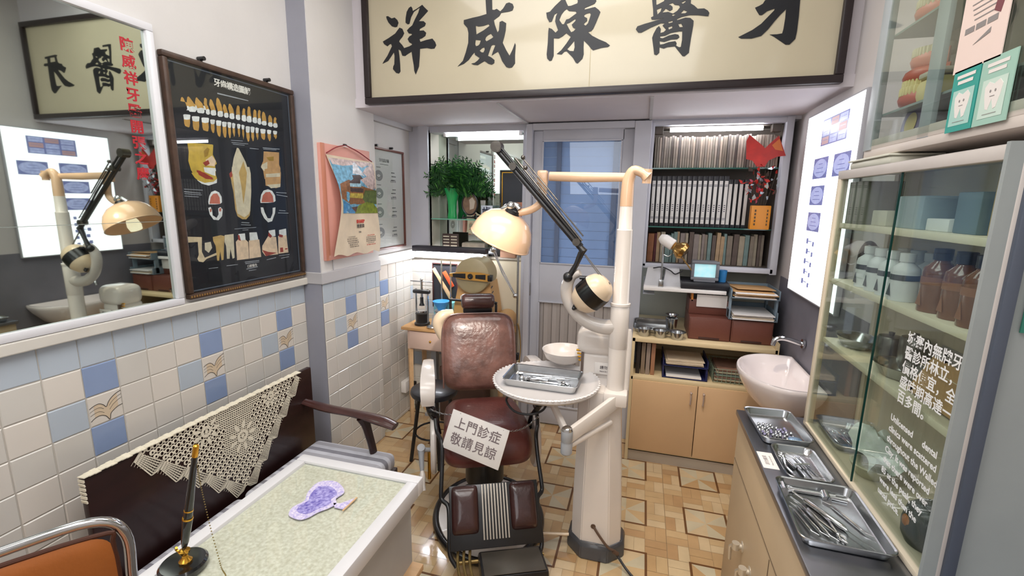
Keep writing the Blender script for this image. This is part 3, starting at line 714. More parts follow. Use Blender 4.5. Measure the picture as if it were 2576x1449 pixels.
for q, (c, pts) in enumerate(CAL_ART):
    m.mi = keys.index(c); P3 = [Vector((a / 1000, b / 1000, 0)) for a, b in pts]
    b2 = bmesh.new(); vs = [b2.verts.new(p) for p in P3]
    for tr in tessellate_polygon([P3]):
        try: b2.faces.new([vs[i] for i in tr])
        except ValueError: pass
    for zz in [i * .02 - .08 for i in range(18)]:
        bmesh.ops.bisect_plane(b2, geom=b2.verts[:] + b2.edges[:] + b2.faces[:], plane_co=(0, zz, 0), plane_no=(0, 1, 0))
        bmesh.ops.bisect_plane(b2, geom=b2.verts[:] + b2.edges[:] + b2.faces[:], plane_co=(zz - .06, 0, 0), plane_no=(1, 0, 0))
    for v in b2.verts: v.co = Vector((wave(v.co.x, v.co.y) + .0012 + q * .0001, v.co.x, v.co.y))
    m._merge(b2)
m.build('pagoda_picture', [mat('cal_' + k, CM[k], .45, var=.45, vscale=55) for k in keys], t, fixn=False)
m = MB()
def ctext(s, size, y, z, mi, **k):
    m.mi = mi; m.text(s, size, ONW(wave(y, z) + .003, y, z), **k)
ctext('SHARP', .026, .03, -.105, 1, bold=.0008); ctext('聲寶牌', .022, .03, -.132, 0, bold=.0003, spacing=1.2)
ctext('1973', .012, .02, -.165, 0)
for r in range(6):
    ctext('  '.join(str((r * 7 + k) % 30 + 1) for k in range(7)), .0095, -.055 + .004 * r, -.188 - r * .011, 0)
    ctext('  '.join(str((r * 7 + k + 3) % 31 + 1) for k in range(7)), .0095, .12, -.188 - r * .011, 1 if r in (0, 5) else 0)
m.build('lettering', [mat('cal_ink', '#55504c', .6), mat('cal_red', '#c8372c', .6)], t)
m = MB(); m.tube([(wave(-.2, .244) + .002, -.212, .25), (.012, -.14, .285), (.012, -.058, .305)], .003, 6, sm=6); m.tube([(.012, -.058, .305), (.012, .06, .28), (.014, .185, .238)], .003, 6, sm=6)
m.build('cord', mat('red_cord', '#8e3036', .7), t)
m = MB(); m.box((.008, -.058, .307), (.014, .02, .008), bev=.002); m.build('clip', black_m, t)
b = MB(); b.box((0, 0, 0), (.02, .44, .6), bev=.003); b.mi = 1; b.box((.0115, .205 - .41, 0), (.004, .03, .6), bev=.001); b.mi = 0
o = b.build('backing_board', [mat('salmon_board', '#dd9f92', .6, var=.05), mat('salmon_edge', '#c8836a', .5)], None)
o.location = (XP + .012, 2.272, 1.573); tag(o, 'salmon pink backing board hung on the tiled pilaster behind the calendar', 'board')

# framed denture chart -------------------------------------------------------
t = thing('framed_chart', 'white chart of denture drawings in a thin brown frame beyond the calendar', 'poster', (XR_ + .005, 2.76, 1.594))
W, H = .43, .645
m = MB(); m.box((0, 0, .005), (W - .02, H - .02, .008), M=M); m.build('poster_sheet', mat('chart_paper', '#d9d6d6', .6), t)
m = MB(); picture_frame(m, M, W, H, .014, .02, .003); m.build('frame', mat('brown_frame', '#6b3a2e', .4), t)
m = MB(); m.mi = 0
m.text('牙托設計圖', .024, M @ T4((-.03, .245, .0095))); flat(m, M, .1, .003, .0094, -.03, .222)
for k, z in enumerate((.15, .04, -.08, -.21)):
    m.mi = 0; flat(m, M, .05, .004, .0094, -.1, z + .052)
    m.mi = 1; m.poly([[(-.1 + .045 * math.cos(a) * (1.1), z + .034 * math.sin(a)) for a in [i * PI / 8 for i in range(16)]], [(-.1 + .022 * math.cos(a), z - .006 + .014 * math.sin(a)) for a in [i * PI / 5 for i in range(10)]]], M @ T4((0, 0, .0094)), 0)
    m.mi = 0; m.poly([[(-.135, z), (-.1, z - .012), (-.065, z), (-.1, z - .02)]], M @ T4((0, 0, .0096)), 0)
    for q in range(3): flat(m, M, .045 + .012 * (q % 2), .006, .0094, .075 + .01 * ((k + q) % 2), z + .025 - q * .024)
    m.mi = 1
    for q in range(4): flat(m, M, .01, .016, .0094, .05 + q * .018, z - .03)
m.build('printed_drawings', [mat('chart_dark', '#6a686b', .6), mat('chart_grey', '#98969a', .6)], t)
m = MB(); m.box((0, 0, .016), (W - .025, H - .025, .002), M=M); m.build('glass_pane', clear, t)
m = MB()
for x in (-.12, .06): m = MB(); m.cyl(M @ Vector((x, H / 2 + .01, 0)), M @ Vector((x, H / 2 + .01, .024)), .007, seg=10); m.build('hanging_nail', black_m, t)

# big signboard ----------------------------------------------------------------
t = thing('signboard', 'long cream signboard in black frame lettered with five brushed black characters', 'sign', (-.378, 2.405, 2.425))
M = ONB(0, 0, 0); W, H = 2.29, .63
m = MB(); m.box((0, 0, .012), (W - .02, H - .02, .02), M=M); m.build('board', mat('sign_cream', '#bdb39a', .32, var=.08, vscale=1.6, coat=.5), t)
m = MB(); picture_frame(m, M, W, H, .034, .042, .004); m.build('frame', mat('sign_frame', '#241a1c', .35), t)
m = MB(); flat(m, M, .003, H - .08, .0225, .08, 0); m.build('board_seam', mat('seam', '#b3a684', .6), t)
m = MB()
for loops in SIGN_STROKES:
    m.poly([[(a / 1000 + .378, b / 1000 - 2.425) for a, b in lp] for lp in loops], M @ T4((0, 0, .0225)), .002)
m.build('lettering', ink, t, smooth=False)

# lightbox on right wall ------------------------------------------------------------
t = thing('xray_lightbox', 'tall glowing white lightbox with dental X-ray films on right wall', 'lightbox', (XRW - .008, 2.51, 1.597))
M = ONR(0, 0, 0)
m = MB(); m.box((0, 0, .012), (.67, .905, .02), bev=.003, M=M); m.build('casing', mat('lightbox_edge', '#a9a9b0', .4), t)
m = MB(); flat(m, M, .655, .89, .0225); m.build('lit_panel', mat('lit_panel', '#ffffff', .5, emit=(.93, .94, 1), estr=1.9), t)
film = mat('xray_film', '#a3aad4', .3, var=.3, vscale=40, emit='#a3aad4', estr=.75)
filmd = mat('xray_film_dark', '#7379ad', .3, var=.3, vscale=60, emit='#7379ad', estr=.6); filmo = mat('xray_orange', '#b58a8a', .4, emit='#c0a4ac', estr=.5)
def film_at(name, u0, v0, u1, v1, kind):
    m = MB(); m.mi = 1; flat(m, M, u1 - u0, v1 - v0, .0232, (u0 + u1) / 2, (v0 + v1) / 2); m.mi = 0
    w, h = u1 - u0, v1 - v0; cx, cy = (u0 + u1) / 2, (v0 + v1) / 2
    if kind == 'grid':
        for i in range(3):
            for j in range(3):
                m.mi = 0 if (i + j) % 3 else 2
                flat(m, M, w * .28, h * .27, .0236, u0 + w * (.18 + .32 * i), v0 + h * (.18 + .32 * j)); m.mi = 1
                flat(m, M, w * .2, .002, .0239, u0 + w * (.18 + .32 * i), v0 + h * (.2 + .32 * j)); m.mi = 0
    else:
        m.poly([[(cx + w * .46 * math.cos(a), cy + h * .44 * math.sin(a)) for a in [i * PI / 12 for i in range(24)]]], M @ T4((0, 0, .0236)), 0)
        m.mi = 1
        for q in range(3): flat(m, M, w * (.3 + .12 * q), .003, .0239, cx, cy + h * (.2 - .2 * q))
    m.build(name, [film, filmd, filmo], t)
film_at('xray_film', -.10, .28, .20, .40, 'grid'); film_at('xray_film', -.155, .13, .03, .226, 'e'); film_at('xray_film', .096, .13, .275, .226, 'e')
film_at('xray_film', -.15, .005, .028, .096, 'e'); film_at('xray_film', -.143, -.12, .028, -.03, 'e')
m = MB(); m.mi = 0
for k in range(5):
    z = -.17 - k * .05
    flat(m, M, .05, .004, .0232, -.07, z); flat(m, M, .026, .026, .0232, -.105 + .012 * (k % 2), z); flat(m, M, .022, .022, .0232, -.02, z - .01)
flat(m, M, .0025, .26, .0232, -.075, -.27)
m.build('printed_diagram', [filmd], t)
# ================================================================ world-coordinate builders
def rootM(o):
    while o.parent: o = o.parent
    return Matrix.Translation(o.location) @ Euler((0, 0, o.rotation_euler.z)).to_matrix().to_4x4()
def wb(m, name, mats, parent, **k):
    m.bm.transform(rootM(parent).inverted()); return m.build(name, mats, parent, **k)
def wt(m, name, mats, origin, label, cat, group=None, kind=None, **k):
    m.bm.transform(Matrix.Translation(-Vector(origin))); o = m.build(name, mats, None, **k); o.location = origin
    return tag(o, label, cat, group, kind)
def pillow(m, w, h, t, M, r=.25, p=3.0, n=40, rings=7, back=.4, nx=4.):
    # rounded cushion: superellipse outline in (x,y), swelling to +z by t, shallow back
    def out(a):
        c, s = math.cos(a), math.sin(a)
        return (math.copysign(abs(c) ** (2 / nx), c) * w / 2, math.copysign(abs(s) ** (2 / nx), s) * h / 2)
    prof = [(s, t * (1 - s ** p) ** (1 / 2.2)) for s in [0] + [(i / rings) ** .6 for i in range(1, rings)] + [1]]
    prof += [(s, -back * t * (1 - s ** 4) ** .5) for s in (.97, .8, .4, 0)]
    R = []
    for s, z in prof:
        R.append([m.bm.verts.new(M @ Vector((0, 0, z)))] if s == 0 else [m.bm.verts.new(M @ Vector((out(2 * PI * k / n)[0] * s, out(2 * PI * k / n)[1] * s, z))) for k in range(n)])
    for A, B in zip(R, R[1:]):
        for k in range(n):
            j = (k + 1) % n
            if len(A) == 1: vs = (A[0], B[k], B[j])
            elif len(B) == 1: vs = (A[k], B[0], A[j])
            else: vs = (A[k], B[k], B[j], A[j])
            f = m.bm.faces.new(vs); f.material_index = m.mi
    return m

# ================================================================ WAITING BENCH
t = thing('bench', 'dark wooden bench with striped grey seat cushions against tiled left wall', 'bench', (-1.4, 1.37, 0))
m = MB(); m.box((-1.60, 1.375, .50), (.026, 1.01, .50), bev=.006); wb(m, 'back_panel', dark_wood, t)
m = MB(); m.box((-1.345, 1.375, .255), (.48, 1.0, .05), bev=.006); m.box((-1.12, 1.375, .22), (.03, 1.0, .08), bev=.005); wb(m, 'seat_frame', dark_wood, t)
strp = mat('stripe_light', '#cfd0d8', .85, var=.1, vscale=20); strp2 = mat('stripe_dark', '#8e8d96', .85, var=.15, vscale=20); strp3 = mat('stripe_mid', '#b2b1b8', .85)
for k in range(2):
    y0 = 1.375 - .25 + k * .5
    m = MB(); m.box((-1.335, y0, .325), (.46, .485, .085), bev=.03, seg=4)
    bmesh.ops.bisect_plane(m.bm, geom=m.bm.verts[:] + m.bm.edges[:] + m.bm.faces[:], plane_co=(0, y0, 0), plane_no=(0, 1, 0))
    for q in range(-4, 5):
        bmesh.ops.bisect_plane(m.bm, geom=m.bm.verts[:] + m.bm.edges[:] + m.bm.faces[:], plane_co=(0, y0 + q * .05 + .013, 0), plane_no=(0, 1, 0))
        bmesh.ops.bisect_plane(m.bm, geom=m.bm.verts[:] + m.bm.edges[:] + m.bm.faces[:], plane_co=(0, y0 + q * .05 - .013, 0), plane_no=(0, 1, 0))
    for f in m.bm.faces:
        c = f.calc_center_median(); q = round((c.y - y0) / .05); d = (c.y - y0) - q * .05
        f.material_index = (1 if q % 2 else 2) if abs(d) < .013 else 0
    wb(m, 'seat_cushion', [strp, strp2, strp3], t)
for s, yy in ((1, 1.83),):
    m = MB(); m.tube([(-1.59, yy - .01, .585), (-1.45, yy - .015, .572), (-1.3, yy - .02, .57), (-1.15, yy - .03, .562), (-1.065, yy - .035, .545)], [.017, .02, .019, .024, .02], 10, sm=5, flat=(1.5, .8))
    wb(m, 'armrest', arm_wood, t)
    m = MB(); m.tube([(-1.25, yy - .02, .562), (-1.235, yy - .01, .50), (-1.21, yy, .36), (-1.205, yy, .25)], [.03, .02, .018, .02], 8, sm=4, flat=(1.3, .8)); wb(m, 'armrest_post', dark_wood, t)
for x in (-1.56, -1.14):
    for y in (.92, 1.83):
        m = MB(); m.box((x, y, .115), (.045, .045, .23), bev=.006); wb(m, 'leg', dark_wood, t)

# crochet lace over the bench back ------------------------------------------
lace = mat('cream_crochet', '#efe6cf', .9, var=.08, vscale=60)
A, B, C = Vector((1.03, .748)), Vector((1.765, .748)), Vector((1.43, .372))
X0 = -1.5835
m = MB()
def inside(p):
    def s(a, b): return (b.x - a.x) * (p.y - a.y) - (b.y - a.y) * (p.x - a.x)
    return s(A, B) < 0 and s(B, C) < 0 and s(C, A) < 0
def dist(p, a, b):
    d = (b - a).normalized(); v = p - a; return abs(v.x * d.y - v.y * d.x)
def cell(c, s, r, rot=0., sq=1.):
    n = 8; V = []; U = []
    for k in range(n):
        a = 2 * PI * k / n + PI / 8; q = max(abs(math.cos(a)), abs(math.sin(a)))
        V.append(m.bm.verts.new((X0, c.x + s / 2 * math.cos(a) / q, c.y + s / 2 * math.sin(a) / q)))
        U.append(m.bm.verts.new((X0 + .0012, c.x + r * math.cos(a + rot) * sq, c.y + r * math.sin(a + rot))))
    for k in range(n):
        m.bm.faces.new((V[k], V[(k + 1) % n], U[(k + 1) % n], U[k]))
s = .0205; row = 0; z = .745
while z > .37:
    y = 1.0 + (s / 2 if row % 2 else 0)
    while y < 1.79:
        c = Vector((y, z))
        if inside(c):
            d = min(dist(c, B, C), dist(c, C, A))
            if d < .16 and not (c - Vector((1.43, .60))).length < .085:
                cell(c, s, .0062 if d > .012 else .004, sq=.85)
            else:
                for i in (-1, 1):
                    for j in (-1, 1): cell(c + Vector((i * s / 4, j * s / 4)), s / 2, .0026)
        y += s
    z -= s; row += 1
def flower(y, z, r, zmax=.75):
    for q in range(24):
        a, b = 2 * PI * q / 24, 2 * PI * (q + 1) / 24
        for r0, r1 in ((r * .28, r * .55), (0.0, r * .16)):
            P = [(y + rr * math.cos(aa), z + rr * math.sin(aa)) for rr, aa in ((r0, a), (r1, a), (r1, b), (r0, b))]
            if max(p[1] for p in P) > zmax: continue
            if r0 == 0: P = P[1:3] + [(y, z)]
            m.bm.faces.new([m.bm.verts.new((X0 + .0022, p[0], p[1])) for p in P])
    for q in range(9):
        a = 2 * PI * q / 9; cy, cz = y + r * 1.0 * math.cos(a), z + r * 1.0 * math.sin(a)
        if cz + r * .35 > zmax: continue
        P = []
        for k in range(10):
            b = 2 * PI * k / 10; lx, ly = r * .38 * math.cos(b), r * .17 * math.sin(b)
            P.append(m.bm.verts.new((X0 + .0022, cy + lx * math.cos(a) - ly * math.sin(a), cz + lx * math.sin(a) + ly * math.cos(a))))
        m.bm.faces.new(P)
flower(1.435, .60, .05); flower(1.275, .70, .042); flower(1.60, .71, .036)
def ribbon(pts, w):
    for a, b in zip(pts, pts[1:]):
        d = (b - a).normalized(); n = Vector((-d.y, d.x)) * w
        m.bm.faces.new([m.bm.verts.new((X0 + .0016, p.x, p.y)) for p in (a - n, b - n, b + n, a + n)])
for P, Q, sg in ((A, C, 1), (B, C, -1)):
    d = (Q - P); L = d.length; d.normalize(); n = Vector((d.y, -d.x)) * (1 if sg == 1 else -1)
    nz = 5
    for w in range(7):
        pts = []
        for q in range(nz):
            a = P + d * (L * q / nz); b = P + d * (L * (q + .82) / nz); off = .006 + .0055 * w; amp = .026 * w / 6
            pts += [a + n * (off * .75), b + n * (off * .75 + amp)]
        pts.append(P + d * L + n * off * .6)
        ribbon(pts, .0021)
    for q in range(46):
        a = P + d * (L * q / 46); ribbon([a, a + n * .045], .0008)
for q in range(60):
    y = .875 + q * .0155
    if y > 1.79: break
    m.box((X0 - .010, y, .7525), (.03, .017, .003), rot=(0, .1 * (q % 3 - 1), 0))
for q in range(6): m.box((X0 - .012, .868, .74 - q * .014), (.024, .004, .009), rot=(.2 * (q % 2), 0, 0))
wt(m, 'lace_cover', lace, (X0, 1.4, .74), 'cream crochet lace shawl draped over the bench back', 'lace', fixn=True)

# ================================================================ ORANGE CHAIR
t = thing('chrome_chair', 'chrome tube chair with shiny orange-brown back at lower left', 'chair', (-1.365, .548, 0), math.radians(57))
# local: x along the back (to the right as seen), y forward (towards desk is -y)
m = MB()
hx = .235; zt = .80
pts = [(-hx, .0, .42), (-hx, .005, .60), (-hx, .0, zt - .06), (-hx + .06, 0, zt), (0, 0, zt), (hx - .06, 0, zt), (hx, 0, zt - .06), (hx, .005, .60), (hx, 0, .42)]
m.tube(catmull(pts[:4], 6) + catmull(pts[4:], 6), .0125, 12)
for sx in (-1, 1):
    m.tube([(sx * hx, 0, .44), (sx * hx, -.02, .30), (sx * hx, .06, .02), (sx * hx, .0, .0125)], .0125, 10, sm=5)
    m.tube([(sx * hx, 0, .43), (sx * hx, -.36, .44), (sx * hx, -.42, .40), (sx * hx, -.43, .0125)], .0125, 10, sm=5)
m.build('tube_frame', chrome, t)
m = MB(); pillow(m, .425, .33, .014, T4((0, -.016, .605), (PI / 2, 0, 0)), nx=7); m.build('backrest', orange_lt, t)
m = MB(); m.tube(catmull([(-.21, -.012, .5), (-.21, -.012, .72), (-.175, -.012, .768), (.175, -.012, .768), (.21, -.012, .72), (.21, -.012, .5)], 5), .006, 8); m.build('piping', mat('brown_piping', '#4e2a1a', .5), t)
m = MB(); pillow(m, .43, .40, .03, T4((0, -.21, .455)), nx=7); m.build('seat', orange_lt, t)

# ================================================================ RECEPTION DESK
t = thing('desk', 'white reception desk with speckled glass-covered top in the foreground', 'desk', (-.83, .85, 0))
m = MB(); picture_frame(m, T4((-.832, .84, .70)), .444, .69, .036, .05, .004); wb(m, 'top_frame', mat('desk_white', '#dedcdd', .35), t)
m = MB(); m.box((-.832, .84, .735), (.375, .62, .006)); m.box((-.832, .84, .71), (.38, .63, .02)); wb(m, 'top_inlay', mat('speckled_top', '#c9c2b0', .6, col2='#e8e3d8', vscale=110, bump=.5, bscale=200), t)
m = MB(); m.box((-.832, .84, .7405), (.373, .618, .003)); wb(m, 'glass_pane', glass('desk_glass', '#fcfefc'), t)
m = MB(); m.box((-.842, .90, .36), (.39, .54, .69), bev=.004); wb(m, 'body', mat('desk_grey', '#b5b2ae', .5, var=.05), t)
m = MB(); m.box((-.628, .86, .44), (.04, .62, .022), bev=.003); wb(m, 'side_ledge', pale_wood, t)

t = thing('pen_holder', 'black fountain pen with gold fittings standing in a round black holder', 'pen holder', (-.985, .70, .7425))
m = MB(); m.lathe([(0, 0), (.048, 0), (.05, .004), (.05, .012), (.045, .017), (.0, .018)], 40); m.build('holder_base', mat('black_gloss', '#101114', .12, coat=.6), t)
m = MB(); m.lathe([(.012, .017), (.014, .022), (.007, .03), (.006, .036), (.011, .042), (.012, .048), (.006, .05), (0, .05)], 20, M=T4((.008, .0, 0)))
for s in (-1, 1): m.tube([(.008 + s * .008, -.004, .044), (.008 + s * .016, -.006, .05), (.008 + s * .012, -.008, .058)], .003, 8, sm=4)
m.build('brass_swivel', brass, t)
pd = Vector((.17, .09, .98)).normalized(); p0 = Vector((.008, 0, .05))
m = MB(); L = .265
m.tube([p0 + pd * s for s in (0, .02, .05, .075, .08)], [.004, .008, .0095, .0105, .009], 16)
m.tube([p0 + pd * s for s in (.082, .10, .15, .20, .235)], [.0095, .0092, .008, .0068, .0058], 16); m.build('pen_barrel', mat('black_gloss', '#101114', .12), t)
m = MB(); m.tube([p0 + pd * s for s in (.079, .083)], .0112, 16); m.tube([p0 + pd * s for s in (.10, .103)], .0098, 16); m.tube([p0 + pd * s for s in (.235, .24, .262, .265)], [.0062, .0066, .0062, .003], 12); m.build('gold_trim', brass, t)
m = MB(); cp = [(-.83, .70, .7445), (-.815, .725, .7445), (-.80, .74, .7445)]
pts = catmull([(.050, .022, .262), (.058, .02, .20), (.08, .012, .12), (.108, .004, .03), (.122, -.003, .004), (.10, -.06, .003)], 14)
for i, p in enumerate(pts):
    m.sph(p, .0017, 6)
m.build('ball_chain', mat('old_brass_chain', '#8d7a4c', .4, 1.), t)

# folded paper fan / pressed purple flower on the desk
m = MB()
fo = [(725, 1285), (740, 1262), (765, 1250), (785, 1225), (800, 1206), (830, 1202), (852, 1212), (858, 1228), (850, 1240), (852, 1252), (840, 1262), (822, 1270), (800, 1284), (775, 1296), (750, 1294)]
fw = [(-.886, .923), (-.897, .953), (-.885, .985), (-.903, 1.02), (-.906, 1.071), (-.865, 1.09), (-.825, 1.075), (-.80, 1.05), (-.806, 1.02), (-.79, 1.0), (-.80, .975), (-.815, .955), (-.825, .93), (-.84, .915), (-.865, .915)]
fw = [(p.x, p.y) for p in catmull([(a, b, 0) for a, b in fw], 3, True)]
m.poly([fw], T4((0, 0, .7425)), .002)
m.mi = 1; cx = sum(p[0] for p in fw) / len(fw); cy = sum(p[1] for p in fw) / len(fw)
m.poly([[(cx + (a - cx) * .72, cy + (b - cy) * .72) for a, b in fw]], T4((0, 0, .7447)), .0004)
m.mi = 0; m.poly([[(-.80, 1.0), (-.78, 1.005), (-.752, 1.04), (-.758, .985), (-.785, .985)]], T4((0, 0, .7425)), .002)
m.mi = 2; m.box((-.752, 1.01, .7445), (.004, .062, .003), rot=(0, 0, -.05))
wt(m, 'paper_cutout', [mat('purple_white_print', '#e6ddec', .7, col2='#a89cd6', vscale=150), mat('purple_print', '#5d50ac', .7, col2='#bab2e2', vscale=110), pale_wood], (-.83, 1.0, .7425), 'purple and white tooth-shaped paper ornament lying on the desk glass', 'ornament')
# ================================================================ DENTAL CHAIR
TH = math.radians(25); C0 = (-.72, 2.09, 0)
ch = thing('dental_chair', 'antique dental chair of worn brown leather on round black and white base', 'dental chair', C0, TH)
m = MB(); m.lathe([(0, .03), (.25, .03), (.255, .026), (.255, .008), (0, .008)], 56, M=T4((0.01, -.10, 0)), sy=1.22); m.mi = 1
m.tube([(.01 + .265 * math.cos(2 * PI * k / 56), -.10 + .265 * 1.22 * math.sin(2 * PI * k / 56), .018) for k in range(56)], .018, 10, closed=True)
m.build('base', [white_en, mat('black_rim', '#1a1a1c', .3, coat=.3)], ch)
m = MB(); m.lathe([(0, .03), (.16, .03), (.15, .05), (.10, .07), (.088, .10), (.088, .16), (.1, .165), (.1, .30), (.06, .31), (.06, .40), (0, .40)], 36); m.build('pedestal', black_m, ch)
m = MB(); m.box((0, 0, .405), (.36, .46, .03), bev=.01); m.box((0, -.02, .375), (.14, .2, .05), bev=.01); m.build('seat_frame', black_m, ch)
# seat cushion: crowned, front edge rolled down
m = MB()
def seatf(u, v):
    a = 2 * PI * u; r = v
    c, s = math.cos(a), math.sin(a); x = math.copysign(abs(c) ** .38, c) * .222; y = math.copysign(abs(s) ** .38, s) * .255
    return x, y
n = 48; R = []
prof = [(0, .085), (.4, .083), (.7, .075), (.87, .06), (.97, .03), (1, .0), (1, -.045), (.97, -.065), (.6, -.068), (0, -.068)]
for s, z in prof:
    if s == 0: R.append([m.bm.verts.new((0, 0, .455 + z))])
    else:
        ring = []
        for k in range(n):
            x, y = seatf(k / n, s); zz = z
            if y < 0: zz -= .04 * (abs(y * s) / .255) ** 3 * (1 if z > -.03 else .3)
            ring.append(m.bm.verts.new((x * s * (1 - .06 * (y > 0)), y * s, .455 + zz)))
        R.append(ring)
for Aa, Bb in zip(R, R[1:]):
    for k in range(n):
        j = (k + 1) % n
        vs = (Aa[0], Bb[k], Bb[j]) if len(Aa) == 1 else ((Aa[k], Bb[0], Aa[j]) if len(Bb) == 1 else (Aa[k], Bb[k], Bb[j], Aa[j]))
        m.bm.faces.new(vs)
m.build('seat', seat_lt, ch)
# backrest
BM = T4((0, .345, .745), (PI / 2 - .34, 0, 0))
m = MB(); pillow(m, .43, .44, .055, BM, nx=4.6, n=56, rings=9, p=4, back=.5); bk = m.build('backrest', brown_lt, ch)
m = MB()
pl = []
for k in range(57):
    a = PI * (-.02 + 1.04 * k / 56); c, s = math.cos(a), math.sin(a)
    pl.append(BM @ Vector((math.copysign(abs(c) ** (2 / 5.5), c) * .205, math.copysign(abs(s) ** (2 / 5.5), s) * .217, .018)))
m.tube([BM @ Vector((.205, -.2, .018))] + pl + [BM @ Vector((-.205, -.2, .018))], .0045, 8); m.build('piping', brown_lt, bk)
m = MB(); m.box((0, .395, .72), (.24, .03, .30), rot=(-.34, 0, 0), bev=.01); m.tube([(0, .36, .50), (0, .455, .80), (0, .47, .99)], .018, 12, sm=4); m.build('back_support', black_m, ch)
# cream shoulder piece behind the back
m = MB(); m.tube([(-.20, .46, .80), (-.228, .455, .88), (-.205, .455, .93), (-.14, .46, .95)], [.03, .035, .035, .02], 12, sm=5); m.build('shoulder_bracket', cream_en, ch)
# headrest roll
m = MB(); HM = T4((0, .43, 1.022), (0, PI / 2, 0))
m.lathe([(0, -.095), (.03, -.095), (.04, -.088), (.044, -.075), (.045, 0), (.044, .075), (.04, .088), (.03, .095), (0, .095)], 28, M=HM); m.build('headrest', mat('headrest_leather', '#4a2f2c', .25, var=.3, vscale=12, bump=.3, bscale=60, coat=.4), ch)
m = MB(); m.box((0, .44, .975), (.17, .03, .05), bev=.008); m.build('headrest_bracket', black_m, ch)
# armrests
for s in (-1, 1):
    m = MB()
    m.tube([(s * .285, -.05, .625), (s * .285, -.055, .67), (s * .285, -.02, .705), (s * .285, .10, .725), (s * .285, .26, .705), (s * .28, .34, .66)], [.034, .039, .040, .035, .030, .022], 24, sm=6, flat=(1.05, .95), sq=.75)
    ar = m.build('armrest', white_en, ch)
    m = MB(); m.tube([(s * .285, -.05, .61), (s * .275, -.03, .56), (s * .25, .0, .50), (s * .235, .02, .42)], .014, 10, sm=5); m.sph((s * .27, -.05, .585), .022, 12)
    m.cyl((s * .255, -.07, .57), (s * .255, -.03, .57), .012); m.build('armrest_bracket', black_m, ar)
    m = MB(); m.lathe([(0, -.014), (.14, -.014), (.15, -.006), (.15, .006), (.14, .014), (0, .014)], 36, M=T4((s * .262, .0, .37), (0, PI / 2, 0)), sx=1, sy=.8); m.build('side_disc', white_en, ch)
    m = MB()
    m.tube([(s * .25, -.10, .56), (s * .243, -.15, .52), (s * .222, -.22, .50), (s * .222, -.27, .42), (s * .228, -.33, .33), (s * .225, -.35, .30), (s * .198, -.385, .285), (s * .196, -.45, .22), (s * .196, -.50, .15), (s * .17, -.53, .11)], .0095, 10, sm=6)
    m.build('side_rail', black_m, ch)
# calf panel
CP0, CP1 = Vector((0, -.372, .375)), Vector((0, -.492, .205)); up = (CP0 - CP1).normalized(); nrm = Vector((1, 0, 0)).cross(up).normalized()
if nrm.y > 0: nrm = -nrm
mid = (CP0 + CP1) / 2; X = Vector((1, 0, 0))
CM_ = Matrix(((1, up.x, nrm.x, mid.x), (0, up.y, nrm.y, mid.y), (0, up.z, nrm.z, mid.z), (0, 0, 0, 1)))
m = MB(); m.box((0, -.02, -.006), (.39, .25, .012), bev=.003, M=CM_); m.build('calf_plate', black_m, ch)
for x, w in ((-.128, .115), (.125, .115)):
    m = MB(); pillow(m, w, .19, .026, CM_ @ T4((x, .008, 0)), nx=9, n=40); m.build('calf_pad', mat('dark_brown_leather', '#3c201e', .28, var=.3, vscale=10, bump=.3, bscale=60, coat=.4), ch)
m = MB()
for k in range(9): m.box((-.052 + k * .0132, -.005, .006), (.0062, .215, .008), bev=.001, M=CM_)
m.build('grille', mat('grille_strip', '#b9b2a8', .35, .3), ch)
# footrest
m = MB(); m.box((.055, -.585, .135), (.27, .17, .05), rot=(-.12, 0, 0), bev=.012); m.mi = 1; m.box((.055, -.588, .1625), (.245, .145, .003), rot=(-.12, 0, 0), bev=.001)
m.build('footrest', [black_m, mat('footrest_plate', '#5a554e', .35, .5, var=.15, vscale=9)], ch)
m = MB()
for x in (-.16, -.135, -.11): m.tube([(x, -.48, .17), (x - .005, -.54, .12), (x + .01, -.60, .08)], .006, 8, sm=3)
m.cyl((-.17, -.52, .12), (.2, -.52, .12), .008); m.build('footrest_linkage', mat('worn_brass_link', '#8a7448', .4, .8, var=.3, vscale=30), ch)
m = MB(); m.cyl((.15, -.30, .055), (.36, -.36, .07), .007); m.build('floor_pedal', cream_en, ch)
# hand crank at the left
m = MB(); m.cyl((-.25, .02, .33), (-.33, .015, .34), .011); m.cyl((-.325, -.0, .36), (-.325, .03, .32), .02); m.tube([(-.325, .0, .34), (-.322, -.04, .29), (-.32, -.06, .265)], [.016, .012, .01], 10)
cr = m.build('crank', grey_en, ch)
m = MB(); m.tube([(-.32, -.058, .268), (-.318, -.075, .245), (-.316, -.095, .215), (-.314, -.112, .19)], [.009, .015, .012, .014], 12, sm=4); m.build('handle', white_en, cr)
m = MB(); m.cyl((-.285, .0, .33), (-.285, -.03, .20), .008); m.build('release_lever', brass, ch)

